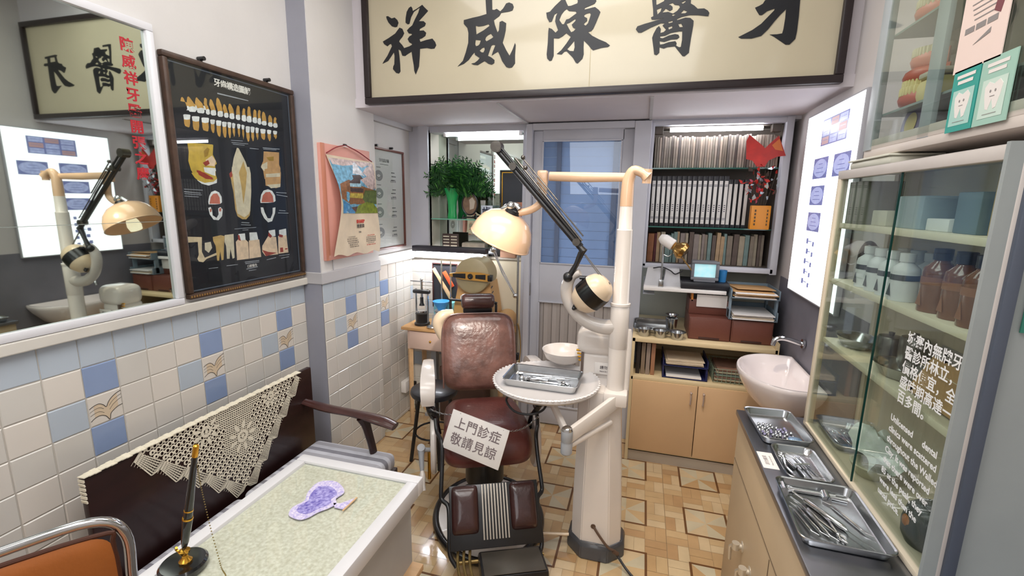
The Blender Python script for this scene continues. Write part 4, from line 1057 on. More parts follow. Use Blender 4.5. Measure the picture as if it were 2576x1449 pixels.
# ================================================================ NOTICE ON CHAIN
t = thing('notice_board', 'white notice with Chinese writing hanging askew on a chain across the dental chair', 'sign', (-.665, 1.80, .545))
rt = Vector((.293, -.03, -.052)).normalized(); upv = Vector((.0, 0, 1)); upv = (upv - rt * upv.dot(rt)).normalized(); upv = (upv + Vector((0, .35, 0))).normalized(); upv = (upv - rt * upv.dot(rt)).normalized()
NM = frameM((0, 0, 0), rt, upv)
m = MB(); m.box((0, 0, 0), (.285, .178, .006), bev=.001, M=NM); m.build('board', white_pl, t)
m = MB(); m.text('上門診症', .056, NM @ T4((0, .036, .0038)), bold=.0004, spacing=1.08); m.text('敬請見諒', .056, NM @ T4((0, -.036, .0038)), bold=.0004, spacing=1.08)
m.build('lettering', mat('grey_letter', '#7d6f70', .6), t)
def chain(m, a, b, sag, n, r=.007, w=.0014):
    a, b = Vector(a), Vector(b)
    for k in range(n):
        u = (k + .5) / n; p = a.lerp(b, u) + Vector((0, 0, -sag * 4 * u * (1 - u)))
        u2 = u + .02; q = a.lerp(b, u2) + Vector((0, 0, -sag * 4 * u2 * (1 - u2))); d = (q - p).normalized()
        s = d.cross(Vector((0, 0, 1))).normalized(); v = s if k % 2 else d.cross(s).normalized()
        m.tube([p + d * r * math.cos(2 * PI * j / 8) * 1.25 + v * r * .6 * math.sin(2 * PI * j / 8) for j in range(8)], w, 5, closed=True)
m = MB(); TL = NM @ Vector((-.10, .082, .003)); TR = NM @ Vector((.115, .082, .003))
lw = Vector((-.975, 1.93, .60)) - Vector((-.665, 1.80, .545)); rw = Vector((-.435, 2.06, .565)) - Vector((-.665, 1.80, .545))
chain(m, TL, lw, .02, 15); m.build('chain', steel, t); m = MB(); chain(m, TR, rw, .03, 18); m.build('chain', steel, t)

# ================================================================ STOOL
t = thing('stool', 'low stool with round black seat half hidden behind the dental chair', 'stool', (-1.17, 2.44, 0))
m = MB(); m.lathe([(0, .475), (.12, .472), (.14, .46), (.145, .445), (.14, .43), (0, .43)], 40); m.build('seat', mat('black_vinyl', '#26272d', .35, coat=.2), t)
for k in range(4):
    a = k * PI / 2 + .6; m = MB(); m.tube([(.09 * math.cos(a), .09 * math.sin(a), .43), (.15 * math.cos(a), .15 * math.sin(a), 0)], .012, 8); m.build('leg', black_m, t)
m = MB(); m.tube([(.12 * math.cos(2 * PI * k / 24), .12 * math.sin(2 * PI * k / 24), .18) for k in range(24)], .006, 6, closed=True); m.build('foot_ring', black_m, t)
# outlet + plug
t = thing('wall_outlet', 'white switched socket with black plug low on tiled wall beside the stool', 'socket', (XR_ + .004, 2.93, .235))
m = MB(); m.box((.022, 0, 0), (.04, .12, .085), bev=.004); m.build('socket_box', white_pl, t)
m = MB(); m.box((.06, .02, -.005), (.035, .05, .05), bev=.006); m.tube([(.07, .02, -.03), (.075, .03, -.1), (.06, .05, -.2), (.06, .06, -.23)], .004, 8, sm=4); m.build('plug', blackrub, t)
# ================================================================ DENTAL UNIT (column, arms, tray table, engine)
un = thing('dental_unit', 'tall white dental unit column with arms, operating lamp, drill engine and tray table', 'dental unit', (-.12, 1.98, 0))
def octp(w, d, c): return [(-w / 2 + c, -d / 2), (w / 2 - c, -d / 2), (w / 2, -d / 2 + c), (w / 2, d / 2 - c), (w / 2 - c, d / 2), (-w / 2 + c, d / 2), (-w / 2, d / 2 - c), (-w / 2, -d / 2 + c)]
def loft(m, secs):
    R = [[m.bm.verts.new((x + cx, y + cy, z)) for x, y in pts] for pts, cx, cy, z in secs]
    for A, B in zip(R, R[1:]):
        n = len(A)
        for k in range(n): m.bm.faces.new((A[k], A[(k + 1) % n], B[(k + 1) % n], B[k])).material_index = m.mi
    m.bm.faces.new(R[0][::-1]).material_index = m.mi; m.bm.faces.new(R[-1]).material_index = m.mi
m = MB(); loft(m, [(octp(.262, .235, .07), -.12, 1.98, 0), (octp(.262, .235, .07), -.12, 1.98, .052), (octp(.25, .22, .065), -.12, 1.98, .07), (octp(.235, .205, .06), -.12, 1.98, .078)])
bmesh.ops.bevel(m.bm, geom=[e for e in m.bm.edges], offset=.005, segments=2, affect='EDGES'); wb(m, 'boot', dkgrey_en, un)
m = MB(); loft(m, [(octp(.225, .19, .05), -.12, 1.98, .07), (octp(.215, .185, .05), -.125, 1.98, .30), (octp(.175, .17, .045), -.135, 1.98, .80)])
bmesh.ops.bevel(m.bm, geom=[e for e in m.bm.edges], offset=.004, segments=2, affect='EDGES')
wb(m, 'column', white_en, un)
m = MB(); m.cyl((-.13, 1.888, .16), (-.13, 1.882, .16), .011); m.tube([(-.13, 1.886, .16), (-.10, 1.87, .13), (-.06, 1.86, .09), (-.03, 1.865, .075), (-.02, 1.87, .06)], .0055, 8, sm=5); m.cyl((-.035, 1.86, .075), (-.015, 1.868, .06), .009)
wb(m, 'cable', mat('brown_cable', '#5c4638', .5), un)
# pole
px, py = -.072, 1.95
m = MB(); m.lathe([(0, .78), (.038, .78), (.038, 1.085), (.034, 1.09), (.034, 1.10)], 24, M=T4((px, py, 0))); m.lathe([(.042, 1.175), (.042, 1.185), (.036, 1.187)], 24, M=T4((px, py, 0)))
m.lathe([(.038, .99), (.0395, .992), (.0395, 1.18), (.034, 1.19), (.032, 1.49), (.028, 1.495), (.026, 1.60)], 24, M=T4((px, py, 0)))
m.lathe([(.018, .8), (.018, 1.05), (.012, 1.07), (0, 1.07)], 14, M=T4((px + .04, py + .01, 0)))
wb(m, 'pole', white_en, un)
m = MB(); m.tube([(px, py, 1.585), (px, py, 1.64), (px + .003, py, 1.69), (px + .02, py - .005, 1.725), (px + .055, py - .01, 1.715), (px + .075, py - .01, 1.70)], [.027, .026, .024, .020, .018, .026], 14, sm=5)
m.cyl((px + .072, py - .01, 1.675), (px + .074, py - .01, 1.73), .018); wb(m, 'pole_head', peach_en, un)
# horizontal lamp arm
m = MB(); m.tube([(px, py + .01, 1.70), (-.25, 1.97, 1.70), (-.40, 1.99, 1.705)], [.014, .017, .016], 12, flat=(.7, 1.2)); m.box((-.43, 1.995, 1.70), (.045, .04, .06), bev=.008)
m.tube([(-.425, 1.985, 1.68), (-.427, 1.98, 1.62), (-.44, 1.975, 1.585), (-.48, 1.97, 1.560), (-.535, 1.965, 1.548), (-.57, 1.96, 1.545)], [.019, .018, .017, .016, .015, .013], 12, sm=5)
wb(m, 'lamp_arm', peach_en, un)
m = MB(); m.cyl((-.415, 1.985, 1.60), (-.415, 1.985, 1.575), .009); m.tube([(-.60, 1.96, 1.56), (-.575, 1.955, 1.575), (-.54, 1.955, 1.582), (-.52, 1.955, 1.565)], .013, 10, sm=4); m.sph((-.555, 1.945, 1.578), .019, 12)
wb(m, 'lamp_joint', chrome, un)
# lamp shade: dome, axis tilted
ax = Vector((.42, -.06, .90)).normalized(); q = ax.to_track_quat('Z', 'Y').to_matrix().to_4x4()
LM = Matrix.Translation((-.61, 1.97, 1.43)) @ q
m = MB(); pr = [(.139, 0), (.138, .015), (.132, .045), (.116, .08), (.09, .108), (.058, .124), (.028, .130), (0, .131)]
m.lathe(pr, 56, M=LM); m.lathe([(r * .985, z - .003) for r, z in pr], 56, M=LM); m.lathe([(.139, .002), (.1415, -.002), (.139, -.005), (.136, -.002)], 56, M=LM)
lsh = wb(m, 'lamp_shade', peach_en, un, fixn=False)
m = MB(); m.lathe([(0, -.03), (.03, -.03), (.035, -.005), (.03, .02), (.02, .045), (0, .05)], 20, M=LM); wb(m, 'lamp_bulb', mat('frosted_bulb', '#f2ead8', .3, emit='#fff0d0', estr=1.2), lsh)
m = MB(); m.lathe([(.034, .124), (.032, .145), (.02, .152), (0, .152)], 24, M=LM); wb(m, 'lamp_neck', black_m, lsh)
# belt arm of the drill engine
a0, a1 = Vector((-.625, 1.96, 1.825)), Vector((-.245, 1.93, 1.415)); d = (a1 - a0).normalized(); side = Vector((d.z, 0, -d.x)); 
m = MB()
m.tube([a0 + side * .008, a1 + side * .004], .0125, 10)
m.tube([a0 - side * .012 + Vector((0, -.01, 0)), a0.lerp(a1, .55) - side * .014 + Vector((0, -.01, 0)), a1 - side * .008], .0055, 8)
wb(m, 'belt_arm', black_m, un)
m = MB()
m.tube([a0.lerp(a1, .16) - side * .028, a0.lerp(a1, .97) - side * .018], .005, 8); m.tube([a0.lerp(a1, .22) - side * .052, a0.lerp(a1, .62) - side * .05], .0035, 8); m.tube([a0.lerp(a1, .3) - side * .04, a0.lerp(a1, .95) - side * .036], .003, 8)
for u in (.02, .2, .95): m.cyl(a0.lerp(a1, u) + Vector((0, -.022, 0)), a0.lerp(a1, u) + Vector((0, .02, 0)), .016)
m.cyl(a0 + Vector((.0, -.025, 0)), a0 + Vector((0, .02, 0)), .024)
for u, w in ((.2, -.055), (.27, -.035)): m.sph(a0.lerp(a1, u) + side * w, .010, 12)
wb(m, 'chrome_rods', mat('old_chrome', '#77726c', .3, 1., var=.3, vscale=30), un)
m = MB(); m.box((a0 + d * .0 + side * .0)[:], (.04, .03, .03), rot=(0, .8, 0), bev=.006); wb(m, 'pulley_guard', mat('grey_brown', '#8b7f77', .5), un)
m = MB(); m.tube([a1 + Vector((-.004, 0, .0)), (-.235, 1.93, 1.40), (-.243, 1.93, 1.39), (-.262, 1.93, 1.34), (-.288, 1.93, 1.29)], [.012, .018, .014, .011, .014], 10); m.sph((-.295, 1.93, 1.285), .022, 14); m.tube([(-.245, 1.93, 1.286), (-.20, 1.925, 1.287), (-.15, 1.925, 1.28)], .008, 8); wb(m, 'link_rod', black_m, un)
m = MB(); m.tube([(-.232, 1.93, 1.385), (-.15, 1.925, 1.285), (-.135, 1.925, 1.272)], .0022, 6); m.tube([(-.226, 1.93, 1.385), (-.143, 1.925, 1.287)], .0022, 6); m.sph((-.128, 1.92, 1.266), .012, 10); wb(m, 'belt', mat('belt_cord', '#6d6a68', .6), un)
# motor ball
q = Vector((.62, -.1, .62)).normalized().to_track_quat('Z', 'Y').to_matrix().to_4x4(); EM = Matrix.Translation((-.190, 1.93, 1.222)) @ q
m = MB(); r = .066
pr = [(0, -.092), (.03, -.088), (.054, -.068), (.066, -.042), (.069, -.030)]; m.lathe(pr, 32, M=EM); m.lathe([(.069, .030), (.066, .042), (.056, .064), (.036, .080), (0, .088)], 32, M=EM); m.mi = 1
m.lathe([(.069, -.030), (.0705, -.029), (.072, 0), (.0705, .029), (.069, .030)], 32, M=EM)
wb(m, 'drill_motor', [cream_en, mat('motor_band', '#0e0e10', .25)], un)
m = MB(); m.box((-.255, 1.915, 1.165), (.022, .02, .022), rot=(0, .5, 0), bev=.004); m.sph((-.262, 1.91, 1.155), .009, 10); wb(m, 'motor_switch', black_m, un)
# C arm carrying the motor
m = MB(); m.tube([(px - .0, py, 1.085), (-.13, 1.95, 1.075), (-.20, 1.95, 1.09), (-.265, 1.95, 1.135), (-.297, 1.95, 1.19), (-.30, 1.95, 1.245), (-.280, 1.945, 1.288), (-.245, 1.94, 1.305)], [.036, .033, .030, .027, .026, .026, .022, .016], 14, sm=6)
wb(m, 'curved_arm', grey_en if False else mat('pale_grey_enamel', '#c9c2bc', .3, coat=.4), un)
# cuspidor tower behind
m = MB(); m.box((-.165, 2.15, .70), (.17, .15, .44), bev=.03, seg=3); wb(m, 'cuspidor_body', white_en, un)
m = MB()
for k, (w, z) in enumerate(((.19, .92), (.195, .95), (.19, 1.0), (.17, 1.035))): pass
b2 = m.box((-.17, 2.14, .965), (.19, .17, .13), bev=.045, seg=4); wb(m, 'cuspidor_head', white_en, un)
m = MB(); m.box((-.125, 2.066, .845), (.10, .004, .055), bev=.001); wb(m, 'label_plate', white_pl, un)
m = MB(); m.text('請勿坐', .018, ONB(-.125, 2.0625, .85)); m.text('Please do not sit', .008, ONB(-.125, 2.0625, .832)); wb(m, 'label_text', mat('label_ink', '#6b6264', .6), un)
m = MB(); prb = [(.0, .83), (.05, .835), (.09, .86), (.105, .895), (.108, .90), (.102, .898), (.085, .868), (.045, .845), (0, .842)]; m.lathe(prb, 40, M=T4((-.335, 2.16, -.012))); m.cyl((-.335, 2.16, .70), (-.335, 2.16, .825), .02)
m.tube([(-.335, 2.16, .71), (-.28, 2.15, .68), (-.2, 2.14, .66)], .02, 10, sm=4); wb(m, 'cuspidor_bowl', white_en, un)
m = MB(); m.tube([(-.255, 2.10, .93), (-.24, 2.095, .93), (-.232, 2.09, .86), (-.225, 2.085, .78)], .004, 6)
m.box((-.235, 2.08, .86), (.012, .02, .10), bev=.002); wb(m, 'handpiece_rack', mat('rack_dark', '#6a5a52', .5), un)
m = MB()
for k in range(4): m.cyl((-.265 + k * .004, 2.09, .915 - k * .016), (-.235, 2.085, .915 - k * .016), .005)
wb(m, 'handpiece_cap', brass, un)
# bracket arms and tray table
J = Vector((-.243, 1.725, 0)); TC = Vector((-.375, 1.93, .805))
def bar(m, a, b, h, w):
    a, b = Vector(a), Vector(b); dd = (b - a); L = dd.length; an = math.atan2(dd.y, dd.x)
    m.box(((a + b) / 2)[:], (L, w, h), rot=(0, 0, an), bev=.004)
m = MB()
pa, pb_ = Vector((-.06, 1.90, .77)), Vector((J.x, J.y, .66))
t_ = (pb_ - pa).normalized(); sd = t_.cross(Vector((0, 0, 1))).normalized(); uu = sd.cross(t_).normalized()
BMx = Matrix(((t_.x, uu.x, sd.x, (pa.x + pb_.x) / 2), (t_.y, uu.y, sd.y, (pa.y + pb_.y) / 2), (t_.z, uu.z, sd.z, (pa.z + pb_.z) / 2), (0, 0, 0, 1)))
m.box((0, 0, 0), ((pb_ - pa).length, .06, .022), bev=.004, M=BMx)
m.box((0, -.06, 0), ((pb_ - pa).length * .8, .02, .016), bev=.004, M=BMx @ T4((0.02, 0, 0), (0, 0, .15)))
m.box((-.068, 1.93, .775), (.10, .10, .06), bev=.01); wb(m, 'bracket_arm', white_en, un)
m = MB(); m.lathe([(0, .59), (.02, .59), (.024, .595), (.024, .635), (.022, .64), (.022, .645), (.024, .65), (.024, .69), (.02, .70), (0, .70)], 24, M=T4((J.x, J.y, 0))); m.mi = 1; m.lathe([(.0235, .692), (.02, .703), (.01, .709), (0, .71)], 24, M=T4((J.x, J.y, 0)))
wb(m, 'knuckle', [grey_en, chrome], un)
m = MB()
pa, pb_ = Vector((J.x, J.y, .675)), Vector((TC.x, TC.y, .765)); t_ = (pb_ - pa).normalized(); sd = t_.cross(Vector((0, 0, 1))).normalized(); uu = sd.cross(t_).normalized()
BMx = Matrix(((t_.x, uu.x, sd.x, (pa.x + pb_.x) / 2), (t_.y, uu.y, sd.y, (pa.y + pb_.y) / 2), (t_.z, uu.z, sd.z, (pa.z + pb_.z) / 2), (0, 0, 0, 1)))
m.box((0, 0, 0), ((pb_ - pa).length, .035, .02), bev=.004, M=BMx); m.lathe([(0, .755), (.045, .755), (.05, .775), (.05, .785), (0, .787)], 24, M=T4((TC.x, TC.y, 0)))
wb(m, 'tray_arm', white_en, un)
m = MB(); prt = [(0, .785), (.19, .786), (.222, .79), (.236, .803), (.237, .815), (.231, .819), (.224, .812), (.21, .806), (0, .805)]; m.lathe(prt, 72, M=T4((TC.x, TC.y, 0)))
for k in range(60):
    a = 2 * PI * k / 60; m.sph((TC.x + .2345 * math.cos(a), TC.y + .2345 * math.sin(a), .8165), (.008, .008, .0035), 8)
wb(m, 'tray_table', mat('opal_tray', '#e2dedd', .25, coat=.3), un)
m = MB(); m.tube([(-.50, 1.80, .785), (-.52, 1.79, .755), (-.47, 1.74, .735), (-.40, 1.73, .735), (-.35, 1.76, .75), (-.34, 1.80, .785)], .005, 8, sm=5); wb(m, 'hose_loop', blackrub, un)
# floor hose
m = MB(); m.tube([(-.02, 1.87, .055), (.03, 1.83, .02), (.1, 1.76, .008), (.2, 1.62, .008), (.3, 1.5, .008)], .0055, 8, sm=6); wt(m, 'floor_cable', mat('dark_cable', '#2b2a2e', .5), (.1, 1.7, .008), 'dark cable trailing over the tiles from the foot of the dental unit', 'cable')

# instrument tray on the round table -----------------------------------------
def tray(name, w, l, h, M, label, group=None, cat='tray', rim=.006, origin=None):
    def rr(w, l, r, n=5):
        pts = []
        for cx, cy, a0 in ((w / 2 - r, l / 2 - r, 0), (-w / 2 + r, l / 2 - r, PI / 2), (-w / 2 + r, -l / 2 + r, PI), (w / 2 - r, -l / 2 + r, 1.5 * PI)):
            for k in range(n + 1):
                a = a0 + PI / 2 * k / n; pts.append((cx + r * math.cos(a), cy + r * math.sin(a)))
        return pts
    secs = [(w - .03, l - .03, .012, .0), (w - .022, l - .022, .018, .002), (w - .008, l - .008, .022, h - .002), (w, l, .024, h), (w + .003, l + .003, .025, h - .001), (w + .002, l + .002, .025, h - .004)]
    m = MB(); R = []
    for a, b, r, z in secs: R.append([m.bm.verts.new((x, y, z)) for x, y in rr(a, b, r)])
    for A, B in zip(R, R[1:]):
        n = len(A)
        for k in range(n): m.bm.faces.new((A[k], A[(k + 1) % n], B[(k + 1) % n], B[k]))
    m.bm.faces.new(R[0])
    inner = [(w - .009, l - .009, .021, h - .002), (w - .024, l - .024, .017, .0032), (w - .032, l - .032, .012, .0014)]
    Q = [R[3]] + [[m.bm.verts.new((x, y, z)) for x, y in rr(a, b, r)] for a, b, r, z in inner]
    for A, B in zip(Q, Q[1:]):
        n = len(A)
        for k in range(n): m.bm.faces.new((A[k], B[k], B[(k + 1) % n], A[(k + 1) % n]))
    m.bm.faces.new(Q[-1])
    o = m.build(name, steel, None, smooth=True); o.matrix_world = M
    return tag(o, label, cat, group)
tray('instrument_tray', .33, .205, .035, T4((-.385, 1.915, .8065), (0, 0, -.02)), 'deep steel tray of dental instruments on the round white table')
def instrument(m, a, b, r, kind=0, bend=.012):
    a, b = Vector(a), Vector(b); d = (b - a); L = d.length; d.normalize(); s = d.cross(Vector((0, 0, 1))).normalized()
    P = lambda u, w=0, z=0: a + d * (L * u) + s * w + Vector((0, 0, z))
    if kind == 0:      # double-ended probe
        m.tube([P(0, bend), P(.05, bend * .7), P(.12), P(.2), P(.8), P(.88), P(.95, -bend * .7), P(1, -bend)], [r * .3, r * .4, r * .5, r, r, r * .5, r * .4, r * .3], 8)
    elif kind == 1:    # forceps
        m.tube([P(0, 0), P(.12, bend * .6), P(.22, 0), P(.6, bend * 1.2), P(.95, bend)], [r * .5, r * .9, r, r, r], 8); m.tube([P(0, 0.002), P(.12, -bend * .6), P(.22, 0), P(.6, -bend * 1.2), P(.95, -bend)], [r * .5, r * .9, r, r, r], 8)
        m.sph(P(.22), r * 1.9, 10)
    elif kind == 2:    # mouth mirror
        m.tube([P(0, 0, 0), P(.1, 0, .001), P(.15), P(1)], [r * .4, r * .5, r, r * .9], 8); m.lathe([(0, -.001), (.011, -.001), (.011, .001), (0, .001)], 16, M=Matrix.Translation(P(-.03)))
    elif kind == 3:    # syringe
        m.tube([P(0), P(.3)], [r * .15, r * .2], 6); m.tube([P(.3), P(.36), P(.8), P(.82)], [r * .8, r * 1.6, r * 1.6, r], 12); m.tube([P(.82), P(.98)], r * .4, 8)
        m.tube([P(.98) + s * .014 * math.cos(2 * PI * k / 12) + d * .014 * (1 + math.sin(2 * PI * k / 12)) for k in range(12)], r * .35, 6, closed=True)
    elif kind == 4:    # hammer / mallet
        m.tube([P(0), P(1)], [r, r * 1.2], 10); m.tube([P(.02, -.016), P(.02, .016)], r * 2.2, 12)
zt_ = .8065 + .006
il = [((-.50, 1.975, zt_), (-.36, 1.985, zt_), .0028, 2, 'mouth mirror lying at the far edge of the deep steel tray'), ((-.42, 1.965, zt_), (-.27, 1.97, zt_), .0028, 0, 'double-ended probe at the far right of the deep steel tray'),
      ((-.48, 1.945, zt_), (-.30, 1.95, zt_), .003, 0, 'long probe across the middle of the deep steel tray'), ((-.495, 1.915, zt_), (-.36, 1.92, zt_), .0045, 1, 'small forceps at the left of the deep steel tray'),
      ((-.44, 1.885, zt_ + .002), (-.285, 1.895, zt_ + .002), .0055, 3, 'metal syringe lying along the near side of the deep steel tray'), ((-.30, 1.93, zt_), (-.275, 1.875, zt_), .0045, 1, 'little forceps bunched at the right end of the deep steel tray'),
      ((-.46, 1.93, zt_ + .006), (-.34, 1.94, zt_ + .006), .003, 0, 'probe lying over the others in the deep steel tray')]
for a, b, r, k, lb in il:
    m = MB(); instrument(m, a, b, r, k); wt(m, {0: 'probe', 1: 'forceps', 2: 'mouth_mirror', 3: 'syringe', 4: 'mallet'}[k], chrome, tuple((Vector(a) + Vector(b)) / 2), lb, 'dental tool', 'instruments on the round tray table')
m = MB(); m.sph((-.475, 1.882, .8065 + .019), .015, 20); m.lathe([(.013, .0), (.016, .001), (.014, .006)], 20, M=T4((-.475, 1.882, .8085))); wt(m, 'spirit_burner', chrome, (-.475, 1.882, .8085), 'tiny round chrome pot in the near left corner of the deep tray', 'pot')
# ================================================================ LEFT ALCOVE (mirror-backed display)
t = thing('alcove_mirror', 'mirror at the back of the display alcove beside the door', 'mirror', (-1.138, YB + .155, 1.64))
m = MB(); m.box((0, 0, 0), (.716, .006, .87)); m.build('mirror_glass', mirror_m, t)
t = thing('tube_lamp', 'fluorescent tube lamp at the top of the mirrored alcove above the fern', 'lamp', (-1.112, 3.14, 2.05))
m = MB(); m.cyl((-.262, 0, 0), (.262, 0, 0), .013, seg=16); m.build('tube', tube_hot, t)
m = MB(); m.box((0, .01, .022), (.62, .03, .018), bev=.003); m.box((-.275, 0, .0), (.02, .03, .03), bev=.003); m.box((.275, 0, .0), (.02, .03, .03), bev=.003); m.sph((.305, .0, .02), .016, 12); m.build('fitting', white_pl, t)
m = MB(); m.box((-1.14, 3.17, 1.462), (.70, .13, .008)); wt(m, 'glass_shelf', [mat('shelf_glass_green', '#7fc0a8', .1, coat=.5)], (-1.14, 3.17, 1.462), 'green-edged glass shelf carrying the vase in the mirrored alcove', 'shelf')
# fern vase
t = thing('fern_vase', 'green glass vase full of dark green fern leaves on the alcove glass shelf', 'vase', (-1.345, 3.155, 1.466))
m = MB(); m.lathe([(0, 0), (.034, 0), (.036, .01), (.03, .05), (.034, .12), (.05, .19), (.06, .215), (.057, .215), (.046, .19), (.03, .12), (.026, .05), (0, .01)], 28); m.build('vase', mat('green_vase', '#2fb565', .15, coat=.5), t)
m = MB(); rr = random.Random(4)
for k in range(84):
    a = rr.uniform(0, 2 * PI); el = rr.uniform(.15, 1.25); L = rr.uniform(.15, .26)
    dx, dy = math.cos(a), math.sin(a) * .55
    if dy > 0: dy *= .25
    pts = []; q = Vector((dx * .02, dy * .02, .2)); dv = Vector((dx * math.cos(el), dy * math.cos(el), math.sin(el)))
    for s in range(9): q.y = max(-.14, min(.07, q.y)); q.x = max(q.x, -.13 if q.y > -.11 else -.24); pts.append(q.copy()); q += dv * L / 8; dv = (dv + Vector((0, 0, -.10))).normalized()
    for i, p in enumerate(pts[1:], 1):
        t0 = (pts[i] - pts[i - 1]).normalized(); sd = t0.cross(Vector((.1, 1, .3))).normalized(); w = .045 * math.sin(PI * (i + 1) / 10.5) + .008
        for sg in (-1, 1):
            for f_ in (.35, .85):
                b0 = p - t0 * (L / 8) * f_; tip = b0 + sd * sg * w + t0 * .018 + Vector((0, -.004, rr.uniform(-.01, .01))); mid = (b0 + tip) / 2
                m.mi = 1 if rr.random() < .25 else 0
                m.bm.faces.new([m.bm.verts.new(v) for v in (b0, mid - t0 * .0055, tip, mid + t0 * .0055)]).material_index = m.mi
m.build('fern_leaves', [mat('fern_dark', '#1f4f27', .5), mat('fern_light', '#4f8f3c', .5)], t, smooth=False, fixn=False)
# oval picture on stand
t = thing('oval_picture', 'small oval picture in black frame on a stand beside the fern vase', 'picture', (-1.20, 3.13, 1.466))
m = MB(); OM = ONB(0, 0, .105); ring = [(.058 * math.cos(2 * PI * k / 32), .075 * math.sin(2 * PI * k / 32)) for k in range(32)]
m.tube([OM @ Vector((x, y, 0)) for x, y in ring], .006, 8, closed=True); m.tube([(-.045, 0, .03), (-.055, -.005, .0), (-.03, 0, .012), (.03, 0, .012), (.055, -.005, .0), (.045, 0, .03)], .006, 8, sm=4); m.build('frame', black_m, t)
m = MB(); m.poly([[(x * .97, y * .97) for x, y in ring]], OM, 0); m.mi = 1; m.poly([[(.0, -.04), (.03, -.03), (.04, .02), (.02, .05), (-.005, .03), (-.0, 0)]], OM @ T4((0, 0, .001)), 0); m.build('picture', [mat('sepia_print', '#8a6e58', .5, var=.3, vscale=30), mat('pale_print', '#cdbfae', .5)], t)
# tooth character plate
t = thing('desk_plate', 'little white plate with the character for tooth on the glass shelf', 'plate', (-1.075, 3.14, 1.466))
m = MB(); m.box((0, 0, .05), (.085, .012, .095), bev=.002); m.build('plate', mat('blue_white', '#cdd5e2', .3), t)
m = MB(); m.text('齒', .072, ONB(0, -.0068, .05), bold=.001); m.build('lettering', mat('navy_letter', '#2a3350', .5), t)
for k, (x, h, lb) in enumerate(((-1.115, .11, 'clear tumbler with white tools between the oval picture and the plate'), (-.985, .12, 'clear glass jar at right end of the alcove shelf'))):
    m = MB(); m.lathe([(0, 0), (.022, 0), (.023, h), (.021, h), (.020, .004), (0, .004)], 20, M=T4((x, 3.17 if k == 0 else 3.15, 1.466)))
    wt(m, 'glass_jar', clear, (x, 3.17 if k == 0 else 3.15, 1.466), lb, 'jar')
m = MB()
for k in range(4): m.cyl((-1.125 + k * .007, 3.17, 1.472), (-1.13 + k * .01, 3.17, 1.60), .003)
wt(m, 'toothbrush_bundle', white_pl, (-1.115, 3.17, 1.472), 'bundle of white toothbrush handles in the tumbler', 'toothbrushes')
t = thing('framed_certificate', 'black framed picture with gold edge leaning at right end of the alcove', 'picture', (-.905, 3.215, 1.466))
m = MB(); picture_frame(m, ONB(0, 0, .175), .19, .34, .014, .016, .002); m.build('frame', black_m, t)
m = MB(); picture_frame(m, ONB(0, 0, .175), .162, .312, .005, .008, 0); m.build('inner_edge', brass, t)
m = MB(); flat(m, ONB(0, 0, .175), .16, .31, .003); m.build('picture', mat('dark_certificate', '#2c3038', .4), t)
m = MB(); m.box((-.82, 3.14, 1.53), (.09, .05, .12), bev=.004); wt(m, 'orange_box', mat('faded_orange_box', '#b87a5c', .6), (-.82, 3.14, 1.47), 'faded orange carton at the right end of the glass shelf behind the lamp', 'box')
# lower shelf of alcove
t = thing('shade_guide', 'wooden rack of pale false teeth standing in the alcove under the glass shelf', 'rack', (-1.36, 3.155, 1.205))
m = MB(); m.box((0, 0, .075), (.125, .02, .15), bev=.003); m.build('rack', mat('dark_rack', '#4a3934', .5), t)
m = MB()
for i in range(2):
    for j in range(6): m.box((-.03 + i * .06, -.012, .02 + j * .022), (.048, .008, .01), bev=.003)
m.build('tooth_row', mat('tooth_cream', '#d9d0be', .4), t)
m = MB(); m.box((-1.42, 3.10, 1.215), (.075, .03, .02), bev=.008); wt(m, 'yellow_case', mat('yellow_case', '#d8c160', .5), (-1.42, 3.10, 1.205), 'small yellow case lying before the tooth rack', 'case')
m = MB(); m.box((-1.18, 3.18, 1.25), (.18, .08, .09), bev=.01); wt(m, 'denture_box', mat('cream_clutter', '#b9aea0', .6, var=.3, vscale=20), (-1.18, 3.18, 1.205), 'low cream box in the alcove right of the tooth rack', 'box')
m = MB(); m.box((-.905, 3.12, 1.27), (.11, .05, .13), bev=.003); wt(m, 'wooden_box', mat('peach_box', '#c79a80', .6), (-.905, 3.12, 1.205), 'peach coloured wooden box behind the lamp shade at alcove bottom', 'box')
m = MB(); m.box((-1.03, 3.16, 1.235), (.12, .06, .06), bev=.004); wt(m, 'black_case', black_m, (-1.03, 3.16, 1.205), 'flat black case at the bottom of the alcove behind the shade', 'case')

# work lamp under the ledge ------------------------------------------------------
t = thing('work_lamp', 'long black work lamp with lit tube over the laboratory table', 'lamp', (-1.31, 3.02, 1.25))
m = MB(); m.box((0, 0, .004), (.56, .07, .04), bev=.006); m.build('housing', mat('dark_purple_metal', '#2a2630', .4), t)
m = MB(); m.cyl((-.25, -.01, -.021), (.25, -.01, -.021), .010, seg=14); m.build('tube', mat('work_tube', '#ffffff', .5, emit=(.9, .93, 1), estr=110), t)
m = MB(); m.box((-.2, .05, -.005), (.03, .06, .02)); m.box((.2, .05, -.005), (.03, .06, .02)); m.build('bracket', black_m, t)

